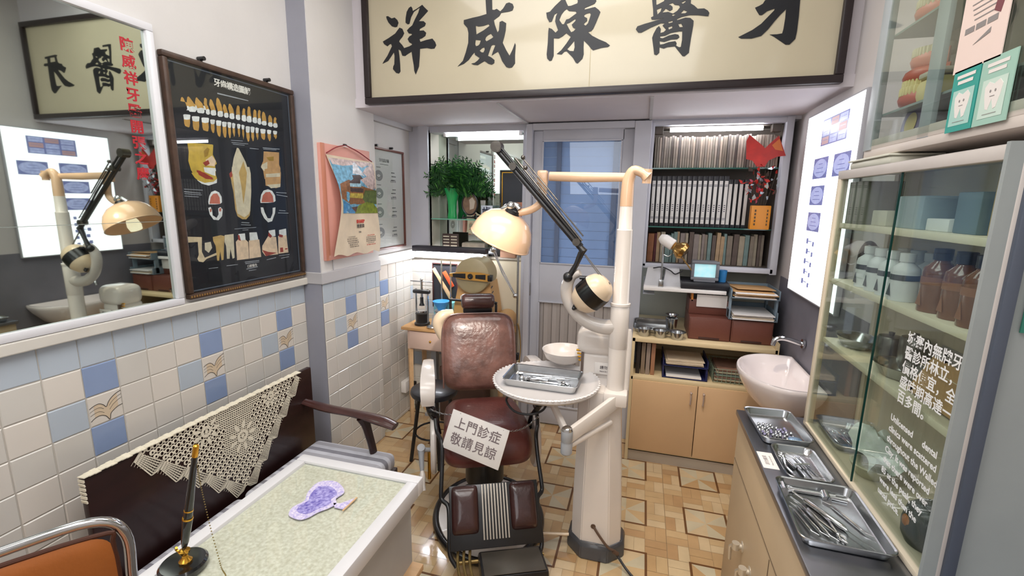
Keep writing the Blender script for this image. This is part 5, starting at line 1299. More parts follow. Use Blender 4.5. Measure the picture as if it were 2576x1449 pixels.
# laboratory table ---------------------------------------------------------------
t = thing('side_table', 'narrow wooden laboratory table with pale drawer in the back left corner', 'table', (-1.2, 2.94, 0))
m = MB(); m.box((0, 0, .71), (.78, .28, .022), bev=.003); m.build('tabletop', mat('table_top_wood', '#cfa06a', .45, var=.15, vscale=6, stretch=(1, 8, 1)), t)
m = MB(); m.box((0, -.01, .63), (.70, .22, .14)); m.build('apron', mat('apron_paint', '#cdb1a0', .6), t)
d_ = MB(); d_.box((-.17, -.125, .63), (.32, .014, .125), bev=.003); dr = d_.build('drawer', mat('drawer_paint', '#cfb3a4', .6, var=.05), t)
d_ = MB(); d_.sph((-.17, -.136, .63), .008, 12); d_.build('knob', brass, dr)
for x in (-.335, .335):
    for y in (-.11, .10):
        m = MB(); m.tube([(x, y, .56), (x, y, 0)], [.021, .015], 4); m.build('leg', pale_wood, t)
m = MB(); m.box((-1.18, 2.98, .21), (.34, .16, .42), bev=.01); wt(m, 'storage_box', mat('brown_crate', '#5a4238', .7, var=.15), (-1.18, 2.98, 0), 'dark brown crate standing on the floor under the laboratory table', 'crate')
m = MB(); m.box((-1.43, 3.0, .26), (.04, .04, .52)); m.box((-1.43, 3.0, .01), (.12, .12, .02))
wt(m, 'grey_stand', grey_en, (-1.43, 3.0, 0), 'grey post standing on the floor under the left end of laboratory table', 'stand')
# flask press
t = thing('flask_press', 'black iron screw press with chrome columns at left end of the laboratory table', 'press', (-1.475, 2.90, .721))
m = MB(); m.lathe([(0, 0), (.055, 0), (.055, .015), (.045, .02), (.045, .08), (.048, .085), (0, .085)], 28); m.box((0, 0, .24), (.13, .035, .028), bev=.01); m.lathe([(0, .14), (.02, .14), (.012, .16), (.012, .20), (0, .20)], 16); m.build('body', black_m, t)
m = MB(); m.cyl((-.045, 0, .02), (-.045, 0, .26), .0075); m.cyl((.045, 0, .02), (.045, 0, .26), .0075); m.lathe([(0, .095), (.04, .095), (.04, .105), (0, .108)], 24); m.build('column', chrome, t)
m = MB(); m.cyl((0, 0, .16), (0, 0, .325), .009); m.cyl((-.085, 0, .312), (.085, 0, .312), .0045, seg=8); m.sph((0, 0, .325), .011, 10); m.build('screw_handle', steel, t)
# scale with blue bowl
t = thing('vibrator', 'small grey plaster vibrator with black dial on the laboratory table', 'machine', (-1.325, 2.90, .721))
m = MB(); loft(m, [([(-.06, -.05), (.06, -.05), (.06, .05), (-.06, .05)], 0, 0, 0), ([(-.05, -.04), (.05, -.04), (.05, .04), (-.05, .04)], 0, 0, .09)]); m.lathe([(0, .09), (.03, .09), (.045, .105), (.05, .118), (.045, .12), (0, .12)], 24); m.build('body', mat('cast_grey', '#a6a6a8', .4, .3), t)
m = MB(); m.box((0, -.049, .045), (.05, .006, .045), rot=(.11, 0, 0), bev=.001); m.build('dial_plate', black_m, t)
m = MB(); m.tube([(.018 * math.cos(PI * k / 10), -.053, .04 + .018 * math.sin(PI * k / 10)) for k in range(11)], .0015, 6); m.build('dial_arc', white_pl, t)
m = MB(); m.lathe([(0, .0), (.026, 0), (.03, .012), (.05, .04), (.06, .062), (.057, .063), (.045, .04), (.02, .012), (0, .01)], 32, M=T4((-1.325, 2.90, .842))); wt(m, 'rubber_bowl', mat('blue_rubber', '#3f9be6', .4), (-1.325, 2.90, .842), 'bright blue rubber mixing bowl on top of the plaster vibrator', 'bowl')
m = MB(); m.lathe([(0, 0), (.025, 0), (.04, .014), (.036, .02), (.0, .016)], 24, M=T4((-1.36, 2.825, .721))); wt(m, 'steel_dish', steel, (-1.36, 2.825, .721), 'small flat steel dish at the front edge of the laboratory table', 'dish')
m = MB(); m.box((-1.34, 3.01, .80), (.15, .09, .16), bev=.004); wt(m, 'teal_box', mat('teal_box', '#7fcadb', .4), (-1.34, 3.01, .721), 'pale turquoise box behind the blue mixing bowl', 'box')
# furnace
t = thing('burnout_furnace', 'old tan laboratory furnace with round door and cross bar under the lamp', 'furnace', (-1.075, 2.96, .721))
fm = mat('furnace_tan', '#c79a62', .4, var=.08, coat=.2); fg = mat('furnace_door', '#a89a78', .4, var=.08)
m = MB(); loft(m, [([(-.16, -.09), (.16, -.09), (.16, .09), (-.16, .09)], 0, 0, 0), ([(-.14, -.09), (.14, -.09), (.14, .09), (-.14, .09)], 0, 0, .17), ([(-.11, -.07), (.11, -.07), (.11, .09), (-.11, .09)], 0, 0, .34)]); m.build('body', fm, t)
m = MB(); m.lathe([(0, -.13), (.10, -.13), (.118, -.12), (.12, -.10), (.12, .05), (.10, .07), (0, .07)], 40, M=T4((0, 0, .385), (-PI / 2, 0, 0)) @ T4((0, 0, 0), (0, 0, 0))); m.build('round_door', fg, t)
M_ = ONB(0, -.0, .385)
m = MB(); m.poly([[(-.15, -.006), (-.06, -.024), (.06, -.028), (.13, -.03), (.13, .018), (.06, .028), (-.06, .026), (-.15, .012)]], ONB(0, -.072 - .062, .385), .012); m.mi = 1
for x0, x1 in ((-.125, -.035), (.035, .105)): m.poly([[(x0, -.012), (x1, -.017), (x1, .017), (x0, .012)]], ONB(0, -.1465, .385), .002)
m.lathe([(0, 0), (.018, 0), (.018, .008), (.008, .009), (0, .004)], 16, M=ONB(0, -.147, .385)); m.box((.135, -.135, .38), (.03, .04, .04), bev=.004)
m.build('cross_bar', [brass if False else mat('bar_tan', '#cf9a4a', .35, .3), black_m], t)
m = MB(); m.lathe([(0, 0), (.022, 0), (.022, .006), (0, .007)], 20, M=ONB(-.075, -.082, .225)); m.mi = 1; m.box((.055, -.086, .225), (.06, .006, .05), bev=.001); m.mi = 2; m.lathe([(.012, 0), (.016, 0), (.016, .01), (.012, .01)], 16, M=ONB(.055, -.089, .225)); m.build('dials', [paper, pale_wood, black_m], t)
m = MB()
for k in range(4): m.box((.13 - k * .006, -.055, .20 + k * .035), (.02, .03, .004), rot=(.3, 0, 0))
m.build('vent', dkgrey_en, t)
t = thing('tan_drum', 'tan metal drum with red tab to the right of the furnace', 'drum', (-.878, 2.95, .721))
m = MB(); m.lathe([(0, -.09), (.062, -.09), (.066, -.085), (.066, .085), (.062, .09), (0, .09)], 28, M=T4((0, 0, .068), (PI / 2, 0, 0))); m.build('drum', fm, t)
m = MB(); m.box((-.02, -.06, .133), (.05, .02, .006), rot=(0, .2, 0)); m.build('tab', mat('red_tab', '#c04a30', .5), t)
t = thing('light_viewer', 'black framed glass viewer standing behind the dental chair headrest', 'viewer', (-1.06, 2.83, .721))
m = MB(); picture_frame(m, ONB(0, 0, .15), .34, .15, .016, .02, .005); m.box((-.1, .01, .04), (.02, .02, .08)); m.box((.1, .01, .04), (.02, .02, .08)); m.box((0, 0, .004), (.26, .06, .008)); m.build('frame', black_m, t)
m = MB()
for k in range(3): flat(m, ONB(0, 0, .15), .04, .05, .008, .07 + .045 * (k % 2), .03 - .055 * (k // 2))
m.build('film', mat('pale_film', '#c9c6c0', .4), t)
m = MB(); m.box((0, -.008, .15), (.31, .002, .12)); m.build('glass_pane', clear, t)
# tool board on the wall
t = thing('tool_board', 'black hanging board with two wooden rulers and an orange tool on back wall', 'board', (-1.375, 3.075, .98))
m = MB(); picture_frame(m, ONB(0, .015, 0), .2, .33, .008, .018, .002); m.build('frame', arm_wood, t)
m = MB(); m.box((0, .010, 0), (.19, .006, .32)); m.build('board', mat('board_black', '#25262c', .6), t)
m = MB(); m.box((.0, .0, -.02), (.025, .008, .34), rot=(0, -.55, 0), bev=.002); m.box((-.03, .002, .03), (.022, .008, .22), rot=(0, -.62, 0), bev=.002); m.build('ruler', pale_wood, t)
m = MB(); m.box((.03, -.004, .05), (.03, .012, .13), rot=(0, -.55, 0), bev=.004); m.build('orange_tool', mat('orange_tool', '#e2582c', .5), t)
for x, lb in ((-1.375, 'thin steel rod standing upright before the tool board, left one of two'), (-1.305, 'thin steel rod standing upright before the tool board, right one of two')):
    m = MB(); m.cyl((x, 3.02, .721), (x, 3.02, 1.17), .006, seg=10); m.lathe([(0, 0), (.02, 0), (.02, .004), (0, .004)], 14, M=T4((x, 3.02, .721))); wt(m, 'steel_rod', steel, (x, 3.02, .721), lb, 'rod', 'rods before the tool board')
# floor standing lamp stand with jointed chrome arm
t = thing('lamp_stand', 'slender chrome stand with folding arm and hanging cable between furnace and door', 'stand', (-.775, 2.90, 0))
m = MB(); m.cyl((0, 0, 0.01), (0, 0, 1.25), .007, seg=10); m.lathe([(0, 0), (.09, 0), (.085, .012), (0, .02)], 24); m.build('pole', steel, t)
m = MB(); m.tube([(-.17, -.02, 1.29), (-.155, -.02, 1.25), (-.10, -.01, 1.12), (-.02, -.01, .99)], .005, 8); m.tube([(-.155, -.02, 1.29), (-.125, -.02, 1.20), (-.02, -.01, 1.0)], .0035, 8); m.sph((-.015, 0, .98), .018, 10); m.sph((-.165, -.02, 1.285), .022, 12); m.build('folding_arm', chrome, t)
m = MB(); m.tube([(.0, 0, .80), (.02, -.01, .75), (.03, -.01, .62), (.015, 0, .48), (.0, 0, .36)], .004, 6, sm=5); m.build('cable', mat('ochre_cable', '#8a6a34', .5), t)
m = MB(); m.box((0, 0, .56), (.035, .035, .05), bev=.008); m.box((-.01, 0, .42), (.03, .03, .04), bev=.008); m.build('clamp', black_m, t)
# ================================================================ RIGHT ALCOVE: book cabinet in the wall
bc = thing('wall_cabinet', 'grey framed wall cabinet with glass shelves full of files right of the door', 'cabinet', (.385, 3.24, 1.64))
m = MB()
m.box((.765, YB + .0, 1.64), (.04, .07, .91), bev=.004); m.box((.385, YB, 1.205), (.76, .07, .03), bev=.003); m.box((.385, YB, 2.078), (.76, .06, .026), bev=.003); m.box((.018, YB, 1.64), (.02, .07, .88), bev=.003); wb(m, 'frame', frame_w, bc)
m = MB(); m.box((.385, 3.25, 1.21), (.75, .28, .02)); m.box((.385, 3.25, 2.085), (.75, .28, .02)); m.box((.012, 3.25, 1.64), (.012, .28, .86)); m.box((.762, 3.25, 1.64), (.012, .28, .86)); m.box((.385, 3.392, 1.64), (.75, .012, .86)); wb(m, 'carcass', mat('cabinet_inside', '#6f655c', .6), bc)
for z in (1.815, 1.450):
    m = MB(); m.box((.385, 3.255, z), (.735, .22, .008)); wb(m, 'shelf', [mat('dark_glass_shelf', '#2f6a60', .12, coat=.6)], bc)
m = MB(); m.box((.055, 3.145, 2.045), (.05, .05, .05), bev=.004); m.box((.71, 3.145, 2.045), (.05, .05, .05), bev=.004); m.box((.38, 3.15, 2.066), (.6, .04, .012)); wb(m, 'lamp_fitting', mat('lamp_fitting_dark', '#5e564e', .5), bc)
t = thing('tube_lamp', 'fluorescent tube lamp glowing above the files in the right wall cabinet', 'lamp', (.38, 3.145, 2.045))
m = MB(); m.cyl((-.26, 0, 0), (.26, 0, 0), .012, seg=14); m.build('tube', tube_hot, t)
# rows of files ----------------------------------------------------------------
rr = random.Random(11)
def nth(n):
    U = ['', 'first', 'second', 'third', 'fourth', 'fifth', 'sixth', 'seventh', 'eighth', 'ninth', 'tenth', 'eleventh', 'twelfth', 'thirteenth', 'fourteenth', 'fifteenth', 'sixteenth', 'seventeenth', 'eighteenth', 'nineteenth']
    if n < 20: return U[n]
    t = ['twenty', 'thirty', 'forty', 'fifty', 'sixty'][n // 10 - 2]
    return t + '-' + U[n % 10] if n % 10 else t[:-1] + 'ieth'
greys = [mat('file_%d' % k, c, .8, var=.12, vscale=25) for k, c in enumerate(('#8f857c', '#a2978b', '#7c746e', '#b5a799', '#94897c', '#6d6763', '#bfae9c', '#9c9488'))]
def bookmesh(m, w, d, h, mi=0):
    m.mi = mi; m.box((0, d / 2, h / 2), (w, d, h), bev=min(.0015, w * .2), seg=1)
protos = []
for k in range(8):
    b = MB(); bookmesh(b, .0125, .16, .185 + .006 * (k % 3), 0)
    o = b.build('file', greys[k], None); protos.append(o)
adj = ['stone grey', 'beige', 'charcoal grey', 'cream', 'drab tan', 'dark slate', 'pale buff', 'dusty grey']
x = .036; k = 0; used = set()
while x < .735:
    i = rr.randrange(8); o = protos[i]
    if i in used: o = o.copy(); COL.objects.link(o)
    used.add(i)
    o.location = (x + .007, 3.165 + rr.uniform(0, .012), 1.8195); o.rotation_euler = (0, rr.uniform(-.006, .006), 0)
    tag(o, 'thin %s file, %s from the left on the top cabinet shelf' % (adj[i], nth(k + 1)), 'file', 'files on the top shelf'); x += .0142; k += 1
for i, o in enumerate(protos):
    if i not in used: bpy.data.objects.remove(o)
# binders
def binder(tall, w, h):
    t = thing('ring_binder', 'x', 'binder', (0, 0, 0))
    m = MB(); m.box((0, .09, h / 2), (w, .18, h), bev=.002); m.build('cover', mat('binder_black', '#1e1e24', .4), t)
    m = MB(); m.box((0, -.0012, h / 2 - .004), (w * .68, .002, h * .84), bev=.0005)
    if tall:
        m.mi = 1
        for z in (.05, .058, h - .062, h - .054): m.box((0, -.0026, z), (w * .62, .001, .003))
        for q in range(4): m.box((.0, -.0026, h * .32 + q * .012), (w * .3, .001, .005))
    m.build('spine_label', [mat('label_grey_white', '#dedbd6', .6, var=.08, vscale=20), mat('label_ink_dark', '#4a4858', .6)], t)
    return t
B0 = binder(True, .0285, .315); B1 = binder(False, .027, .295)
ordn = ['first', 'second', 'third', 'fourth', 'fifth', 'sixth', 'seventh', 'eighth', 'ninth', 'tenth', 'eleventh', 'twelfth', 'thirteenth', 'fourteenth', 'fifteenth', 'sixteenth']
for k in range(15):
    o = B0 if k == 0 else dup(B0); o.location = (.047 + k * .0305, 3.155, 1.4545)
    tag(o, 'tall black binder with banded white label, %s from left' % ordn[k], 'binder', 'tall black binders')
for k in range(4):
    o = B1 if k == 0 else dup(B1); o.location = (.500 + k * .0305, 3.165, 1.4545)
    tag(o, 'shorter black binder with plain white label, %s beyond the tall binders' % ordn[k], 'binder', 'short black binders')
# bottom row of worn books
cols = [('#8a5a3c', 'tan leather'), ('#4d1f22', 'dark red'), ('#9a8f7c', 'grey beige'), ('#7d7265', 'brown grey'), ('#6f8480', 'dull green'), ('#a58b6c', 'straw brown'), ('#857a74', 'mouse grey'), ('#5d5049', 'dark brown')]
bm_ = [mat('book_%d' % k, c, .8, var=.2, vscale=25) for k, (c, n) in enumerate(cols)]
x = .03; k = 0; last = {}
while x < .72:
    w = rr.choice([.018, .024, .028, .033]); h = rr.uniform(.175, .205); i = rr.randrange(2, 8) if k > 2 else [0, 1, 5][k]
    if k == 0: w = .04
    b = MB(); bookmesh(b, w - .002, .15, h); b.mi = 0
    for q in range(2): b.box((0, -.0004, h * (.25 + .5 * q)), (w * .8, .002, .003))
    o = b.build('old_book', bm_[i], None); o.location = (x + w / 2, 3.155 + rr.uniform(0, .015), 1.2205); o.rotation_euler = (0, rr.uniform(-.02, .02), 0)
    last[i] = last.get(i, 0) + 1
    tag(o, 'worn %s book, %s from the left on the bottom cabinet shelf' % (cols[i][1], nth(k + 1)), 'book', 'old books on the bottom shelf')
    x += w; k += 1
# orange pot with red festive decoration
t = thing('festive_plant', 'red bow and glittering red flowers in an orange pot before the binders', 'decoration', (.66, 3.075, 1.455))
m = MB(); m.box((0, 0, .07), (.105, .05, .14), bev=.004); m.build('pot', mat('orange_pot', '#d98a22', .4), t)
m = MB()
for z in range(5): m.box((-.03, -.027, .03 + z * .02), (.008, .002, .012)); m.box((.035, -.027, .03 + z * .02), (.006, .002, .012))
m.build('pot_print', mat('pot_ink', '#4e3a1c', .5), t)
m = MB(); red = mat('red_ribbon', '#c4281c', .45, var=.2, vscale=20); org = mat('orange_ribbon', '#d8702a', .45)
def leaf(m, pts): m.poly([[(a * .85, b * .85) for a, b in pts]], ONB(-.035, -.03, .37), .004)
leaf(m, [(-.10, .16), (-.085, .20), (-.0, .13), (.02, .11), (.045, .14), (.095, .19), (.15, .06), (.10, .055), (.05, .03), (.03, -.01), (-.02, -.01), (-.05, .03), (-.09, .04)])
m.mi = 1; m.poly([[(.05, .11), (.085, .145), (.11, .077), (.07, .085)]], ONB(-.035, -.0345, .37), .001)
m.build('bow', [red, org], t, smooth=False)
m = MB()
for k in range(70):
    a = rr.uniform(0, 2 * PI); r0 = rr.uniform(.01, .11); cx, cz = -.03 + r0 * math.cos(a) * 1.05, .28 + r0 * math.sin(a) * 1.1; m.mi = rr.choice([0, 0, 0, 1, 2, 3])
    s = rr.uniform(.011, .026); Mx = T4((cx, -.03 + rr.uniform(-.02, .015), cz), (rr.uniform(0, 3), rr.uniform(0, 3), rr.uniform(0, 3)))
    m.poly([[(s, 0), (s * .3, s * .4), (-s * .8, s * .3), (-s * .4, -s * .2), (s * .1, -s * .6)]], Mx, .001)
m.build('flowers', [red, mat('pink_glitter', '#b9405c', .3), mat('silver_glitter', '#c8d4dc', .2, .6), mat('dark_leaf', '#3a2a20', .5)], t, smooth=False)
m = MB()
for k in range(5): m.tube([(-.02 + k * .01, 0, .13), (-.04 + k * .02, -.01, .22), (-.06 + k * .03, -.02, .34)], .002, 5)
m.build('stem', mat('dark_stem', '#3a2a1c', .6), t)

# ================================================================ RECESS UNDER IT
sh = thing('wall_shelf', 'white narrow shelf on bracket under the wall cabinet', 'shelf', (.26, 3.12, 1.085))
m = MB(); m.box((.0, .0, 0), (.47, .44, .022), bev=.003); m.build('board', white_pl, sh)
m = MB(); m.poly([[(0, 0), (.0, -.06), (.03, -.06), (.10, 0)]], frameM((-.23, .0, -.011), (0, -1, 0), (0, 0, 1)), .006); m.box((-.2, -.05, -.055), (.07, .1, .004)); m.build('bracket', mat('bracket_white', '#d5dbe6', .4), sh)
t = thing('clamp_lamp', 'clamp lamp with white socket and gold reflector bulb on the white shelf', 'lamp', (.125, 2.93, 1.096))
m = MB(); m.cyl((0, 0, .0), (0, 0, .27), .006); m.box((0, 0, .02), (.03, .03, .05), bev=.004); m.tube([(.0, 0, .2), (.03, -.01, .19), (.055, 0, .21)], .003, 6, sm=4); m.build('stem', steel, t)
dL = Vector((.82, -.25, -.48)).normalized(); LM2 = Matrix.Translation((-.0, -.01, .29)) @ dL.to_track_quat('Z', 'Y').to_matrix().to_4x4()
m = MB(); m.lathe([(0, -.03), (.02, -.028), (.03, -.01), (.034, 0), (.034, .06), (.03, .065), (0, .065)], 24, M=LM2); m.build('socket', white_pl, t)
m = MB(); m.lathe([(.022, .065), (.03, .08), (.052, .11), (.056, .125), (.045, .145), (.0, .155)], 28, M=LM2); m.build('reflector_bulb', mat('gold_reflector', '#c9a060', .15, 1.), t)
m = MB(); m.tube([(.09, -.03, .21), (.13, -.01, .16), (.17, 0, .11)], .004, 6, sm=4); m.build('cable', mat('ochre_cable', '#8a6a34', .5), t)
t = thing('speaker_box', 'pale grey twin block device with curly cord on the white shelf', 'device', (.125, 3.0, 1.096))
for x in (-.045, .065):
    m = MB(); loft(m, [([(-.052, -.04), (.052, -.04), (.052, .04), (-.052, .04)], x, 0, 0), ([(-.038, -.03), (.038, -.03), (.038, .03), (-.038, .03)], x, 0, .11)]); m.build('block', mat('pale_grey_plastic', '#c6c6ca', .5), t)
m = MB(); m.tube([(-.05, -.045, .11), (.0, -.06, .12), (.05, -.05, .10), (.08, -.05, .08), (.12, -.04, .10)], .004, 6, sm=5); m.build('cord', blackrub, t)
m = MB(); m.box((.375, 3.02, 1.118), (.27, .22, .042), bev=.004); wt(m, 'video_recorder', mat('recorder_black', '#1f2026', .35), (.375, 3.02, 1.096), 'flat black recorder lying on the white shelf beneath the small screen', 'recorder')
t = thing('small_monitor', 'small grey monitor with lit turquoise picture on the white shelf', 'monitor', (.37, 2.975, 1.140))
m = MB(); picture_frame(m, ONB(0, -.03, .068), .155, .115, .018, .02, .004); m.box((0, .015, .068), (.15, .06, .11), bev=.008); m.box((0, -.01, .006), (.12, .08, .012), bev=.003); m.build('casing', mat('monitor_grey', '#6f7178', .4), t)
m = MB(); flat(m, ONB(0, -.031, .068), .12, .08, .004); m.build('screen', mat('lit_screen', '#9fd0d8', .3, emit='#8fc6d0', estr=.7, col2='#d0e2e0', vscale=25), t)
m = MB(); m.lathe([(0, 0), (.022, 0), (.026, .07), (.023, .07), (0, .004)], 20, M=T4((.475, 2.985, 1.14))); wt(m, 'blue_cup', mat('blue_cup', '#1f6fa8', .4), (.475, 2.985, 1.14), 'blue plastic cup beside the small lit monitor', 'cup')

# floor cabinet ------------------------------------------------------------------
fc = thing('base_cabinet', 'tan two-door cabinet with open shelf against the back wall', 'cabinet', (.37, 3.08, 0))
m = MB()
m.box((.375, 3.09, .79), (.79, .62, .025), bev=.002); m.box((.375, 3.09, .548), (.78, .62, .022), bev=.002); m.box((-.012, 3.09, .40), (.018, .62, .80)); m.box((.765, 3.09, .42), (.018, .62, .84)); m.box((.375, 3.395, .4), (.78, .01, .8)); m.box((.375, 3.09, .075), (.77, .6, .02))
wb(m, 'carcass', board_edge, fc)
m = MB(); m.box((.375, 2.80, .035), (.77, .02, .07)); wb(m, 'plinth', mat('plinth_grey', '#b5a898', .6), fc)
for x0, x1, hx, nm in ((-.002, .371, .335, 'door'), (.375, .756, .405, 'door')):
    m = MB(); m.box(((x0 + x1) / 2, 2.783, .31), (x1 - x0, .016, .455), bev=.002); dd = wb(m, nm, tan_board, fc)
    m = MB(); m.tube([(hx, 2.774, .50), (hx, 2.755, .50), (hx, 2.752, .485), (hx, 2.755, .43), (hx, 2.774, .425)], .0045, 8); m.sph((hx, 2.752, .50), .008, 10); wb(m, 'handle', mat('worn_handle', '#c2ada0', .35, .3), dd)
# brown drawer boxes
def drawer_box(name, x0, x1, y, z, h, label, d=.26):
    t = thing(name, label, 'box', ((x0 + x1) / 2, y, z)); w = x1 - x0
    m = MB(); m.box((0, d / 2, h / 2), (w, d, h), bev=.004); m.build('box', brown_box, t)
    m = MB(); m.box((0, -.002, h / 2), (w - .012, .006, h - .012), bev=.002); f = m.build('drawer_front', brown_box, t)
    m = MB(); m.box((0, -.004, .012), (w * .5, .008, .012), bev=.002); m.build('finger_slot', mat('slot_dark', '#3a1f1a', .5), f); return t
drawer_box('drawer_box', .300, .530, 2.86, .803, .135, 'brown plastic drawer box on the cabinet top, left of the lower pair', .3)
drawer_box('drawer_box', .533, .752, 2.86, .803, .135, 'brown plastic drawer box on the cabinet top, right of the lower pair', .3)
t = thing('card_box', 'open brown box with cards and a blank white card in front on the drawer boxes', 'box', (.41, 2.95, .939))
m = MB(); m.box((0, .1, .045), (.22, .2, .09), bev=.004); m.build('box', brown_box, t)
m = MB(); m.box((.015, -.006, .085), (.17, .006, .075), bev=.001); m.build('white_card', white_pl, t)
m = MB()
for k in range(7): m.box((-.08 + k * .028, .05 + .01 * (k % 3), .11), (.022, .05, .05 + .008 * (k % 2)), bev=.003)
m.mi = 1; m.box((-.095, .03, .10), (.012, .06, .05), bev=.002)
m.build('contents', [mat('dark_contents', '#35383a', .6), mat('orange_card', '#d8893a', .6)], t)
# two-tier paper tray
t = thing('letter_tray', 'two-tier grey plastic letter tray holding folders on the right drawer box', 'tray', (.64, 3.0, .939))
gp = mat('grey_blue_plastic', '#7b8c98', .4)
for k in range(2):
    m = MB(); z = k * .125; m.box((0, 0, z + .006), (.25, .28, .006)); m.box((-.125, 0, z + .03), (.006, .28, .055)); m.box((.125, 0, z + .03), (.006, .28, .055)); m.box((0, .14, z + .03), (.25, .006, .055))
    if k: m.box((-.122, -.1, .07), (.012, .03, .12)); m.box((.122, -.1, .07), (.012, .03, .12)); m.box((-.122, .12, .07), (.012, .03, .12)); m.box((.122, .12, .07), (.012, .03, .12))
    m.build('tier', gp, t)
for k, (z, mt_, lb) in enumerate(((.009, paper_o, 'lower'), (.134, kraft, 'upper'))):
    m = MB()
    for q in range(6 if k else 5):
        a = rr.uniform(-.08, .08); m.mi = 0 if q % 2 else 1; m.box((rr.uniform(-.008, .008), -.01 - rr.uniform(0, .03), z + .004 + q * .0062), (.215, .25, .0045), rot=(rr.uniform(-.004, .004), 0, a * .5))
    wt_m = m; wt_m.bm.transform(Matrix.Translation((.64, 3.0, .939)))
    wt(wt_m, 'paper_stack', [mt_, paper], (.64, 3.0, .939 + z), 'pile of worn papers in the %s tier of the grey letter tray' % lb, 'papers')
m = MB(); m.poly([[(-.10, -.12), (.10, -.13), (.11, .08), (.07, .12), (.02, .07), (-.06, .11), (-.11, .06)]], T4((.64, 3.0, 1.113), (-.06, 0, .05)), .003); wt(m, 'brown_envelope', kraft, (.64, 3.0, 1.113), 'crumpled brown envelope lying on top of the upper letter tray', 'envelope')
# steel ware on cabinet top
def steelpot(name, x, y, z, r, h, label, flare=1.25, mt=None):
    m = MB(); m.lathe([(0, 0), (r * .75, 0), (r * .8, .004), (r * 1.0, h * .95), (r * flare, h), (r * flare, h + .002), (r * .95, h * .92), (r * .72, .008), (0, .006)], 28, M=T4((x, y, z)))
    return wt(m, name, mt or steel, (x, y, z), label, 'bowl')
steelpot('steel_bowl', .045, 2.84, .803, .038, .048, 'small steel bowl on the cabinet top, nearest the door')
steelpot('steel_bowl', .14, 2.835, .803, .037, .045, 'small steel bowl on the cabinet top, middle of the three in front')
steelpot('steel_bowl', .235, 2.825, .803, .040, .045, 'small steel bowl on the cabinet top, nearest the drawer boxes')
steelpot('steel_cup', .205, 2.93, .803, .035, .10, 'tall steel cup behind the bowls near the drawer boxes', 1.05)
steelpot('steel_bowl', .205, 2.93, .9065, .03, .022, 'small shallow steel bowl balanced on the tall steel cup', 1.3)
tray('steel_tray', .22, .15, .03, T4((.09, 2.97, .82), (.25, 0, 0)), 'steel tray tilted up on the cabinet top behind the small bowls')
m = MB(); m.box((.09, 3.03, .815), (.20, .05, .022), bev=.004); wt(m, 'tray_support', steel, (.09, 3.03, .803), 'narrow steel case propping up the tilted tray', 'case')
# open shelf
for k in range(4):
    b = MB(); b.box((0, .11, .10), (.024, .22, .20), bev=.002); o = b.build('notebook', [mat('nb_%d' % k, ('#2a2322', '#8a7866', '#9a8a80', '#a8795c')[k], .5)], None); o.location = (.022 + k * .029, 2.83, .5595)
    tag(o, '%s upright notebook at left end of the open cabinet shelf' % ('black', 'brown-grey', 'pale grey', 'reddish tan')[k], 'notebook', 'notebooks in the open shelf')
t = thing('navy_tray', 'navy blue two-tier letter tray on the open cabinet shelf', 'tray', (.295, 2.93, .5595)); nv = mat('navy_plastic', '#252c5a', .35)
for k in range(2):
    m = MB(); z = k * .075; m.box((0, 0, z + .005), (.25, .24, .005)); m.box((-.125, 0, z + .025), (.006, .24, .045)); m.box((.125, 0, z + .025), (.006, .24, .045)); 
    if k: m.box((-.123, -.1, .04), (.01, .02, .08)); m.box((.123, -.1, .04), (.01, .02, .08))
    m.build('tier', nv, t)
m = MB()
for q in range(5): m.box((.29 + rr.uniform(-.006, .006), 2.91 + rr.uniform(-.01, .01), .648 + q * .006), (.21, .2, .004), rot=(0, 0, rr.uniform(-.05, .05)))
wt(m, 'paper_stack', paper_o, (.29, 2.91, .645), 'pile of old papers in the upper tier of the navy tray', 'papers')
m = MB(); m.box((.29, 2.91, .5735), (.2, .2, .008)); wt(m, 'paper_stack', paper, (.29, 2.91, .5695), 'thin pile of white papers in the lower tier of the navy tray', 'papers')
t = thing('wire_basket', 'green wire basket full of flat packets on the open cabinet shelf', 'basket', (.585, 2.93, .5595))
m = MB(); wr = .0016
for z in [.01, .03, .05, .07, .09]: m.tube([(-.13, -.12, z), (.13, -.12, z), (.13, .12, z), (-.13, .12, z)], wr, 5, closed=True)
for k in range(12): x = -.13 + k * .0236; m.cyl((x, -.12, .01), (x, -.12, .09), wr, seg=5); m.cyl((x, .12, .01), (x, .12, .09), wr, seg=5); m.cyl((x, -.12, .01), (x, .12, .01), wr, seg=5)
for k in range(10): y = -.12 + k * .0266; m.cyl((-.13, y, .01), (-.13, y, .09), wr, seg=5); m.cyl((.13, y, .01), (.13, y, .09), wr, seg=5)
m.build('wire_frame', mat('green_wire', '#8a9a86', .4, .2), t)
for q in range(5):
    m = MB(); m.box((.585, 2.93, .5795 + q * .015), (.24 - .004 * q, .22, .011), rot=(0, 0, rr.uniform(-.02, .02)), bev=.002)
    wt(m, 'packet', mat('packet_%d' % (q % 3), ('#b8a48c', '#8a6a5a', '#6d7a72')[q % 3], .7, var=.2, vscale=40), (.585, 2.93, .5735 + q * .015), 'flat %s packet in the wire basket, %s from the bottom' % (('buff', 'brown', 'green-grey')[q % 3], ordn[q]), 'packet', 'packets in the wire basket')

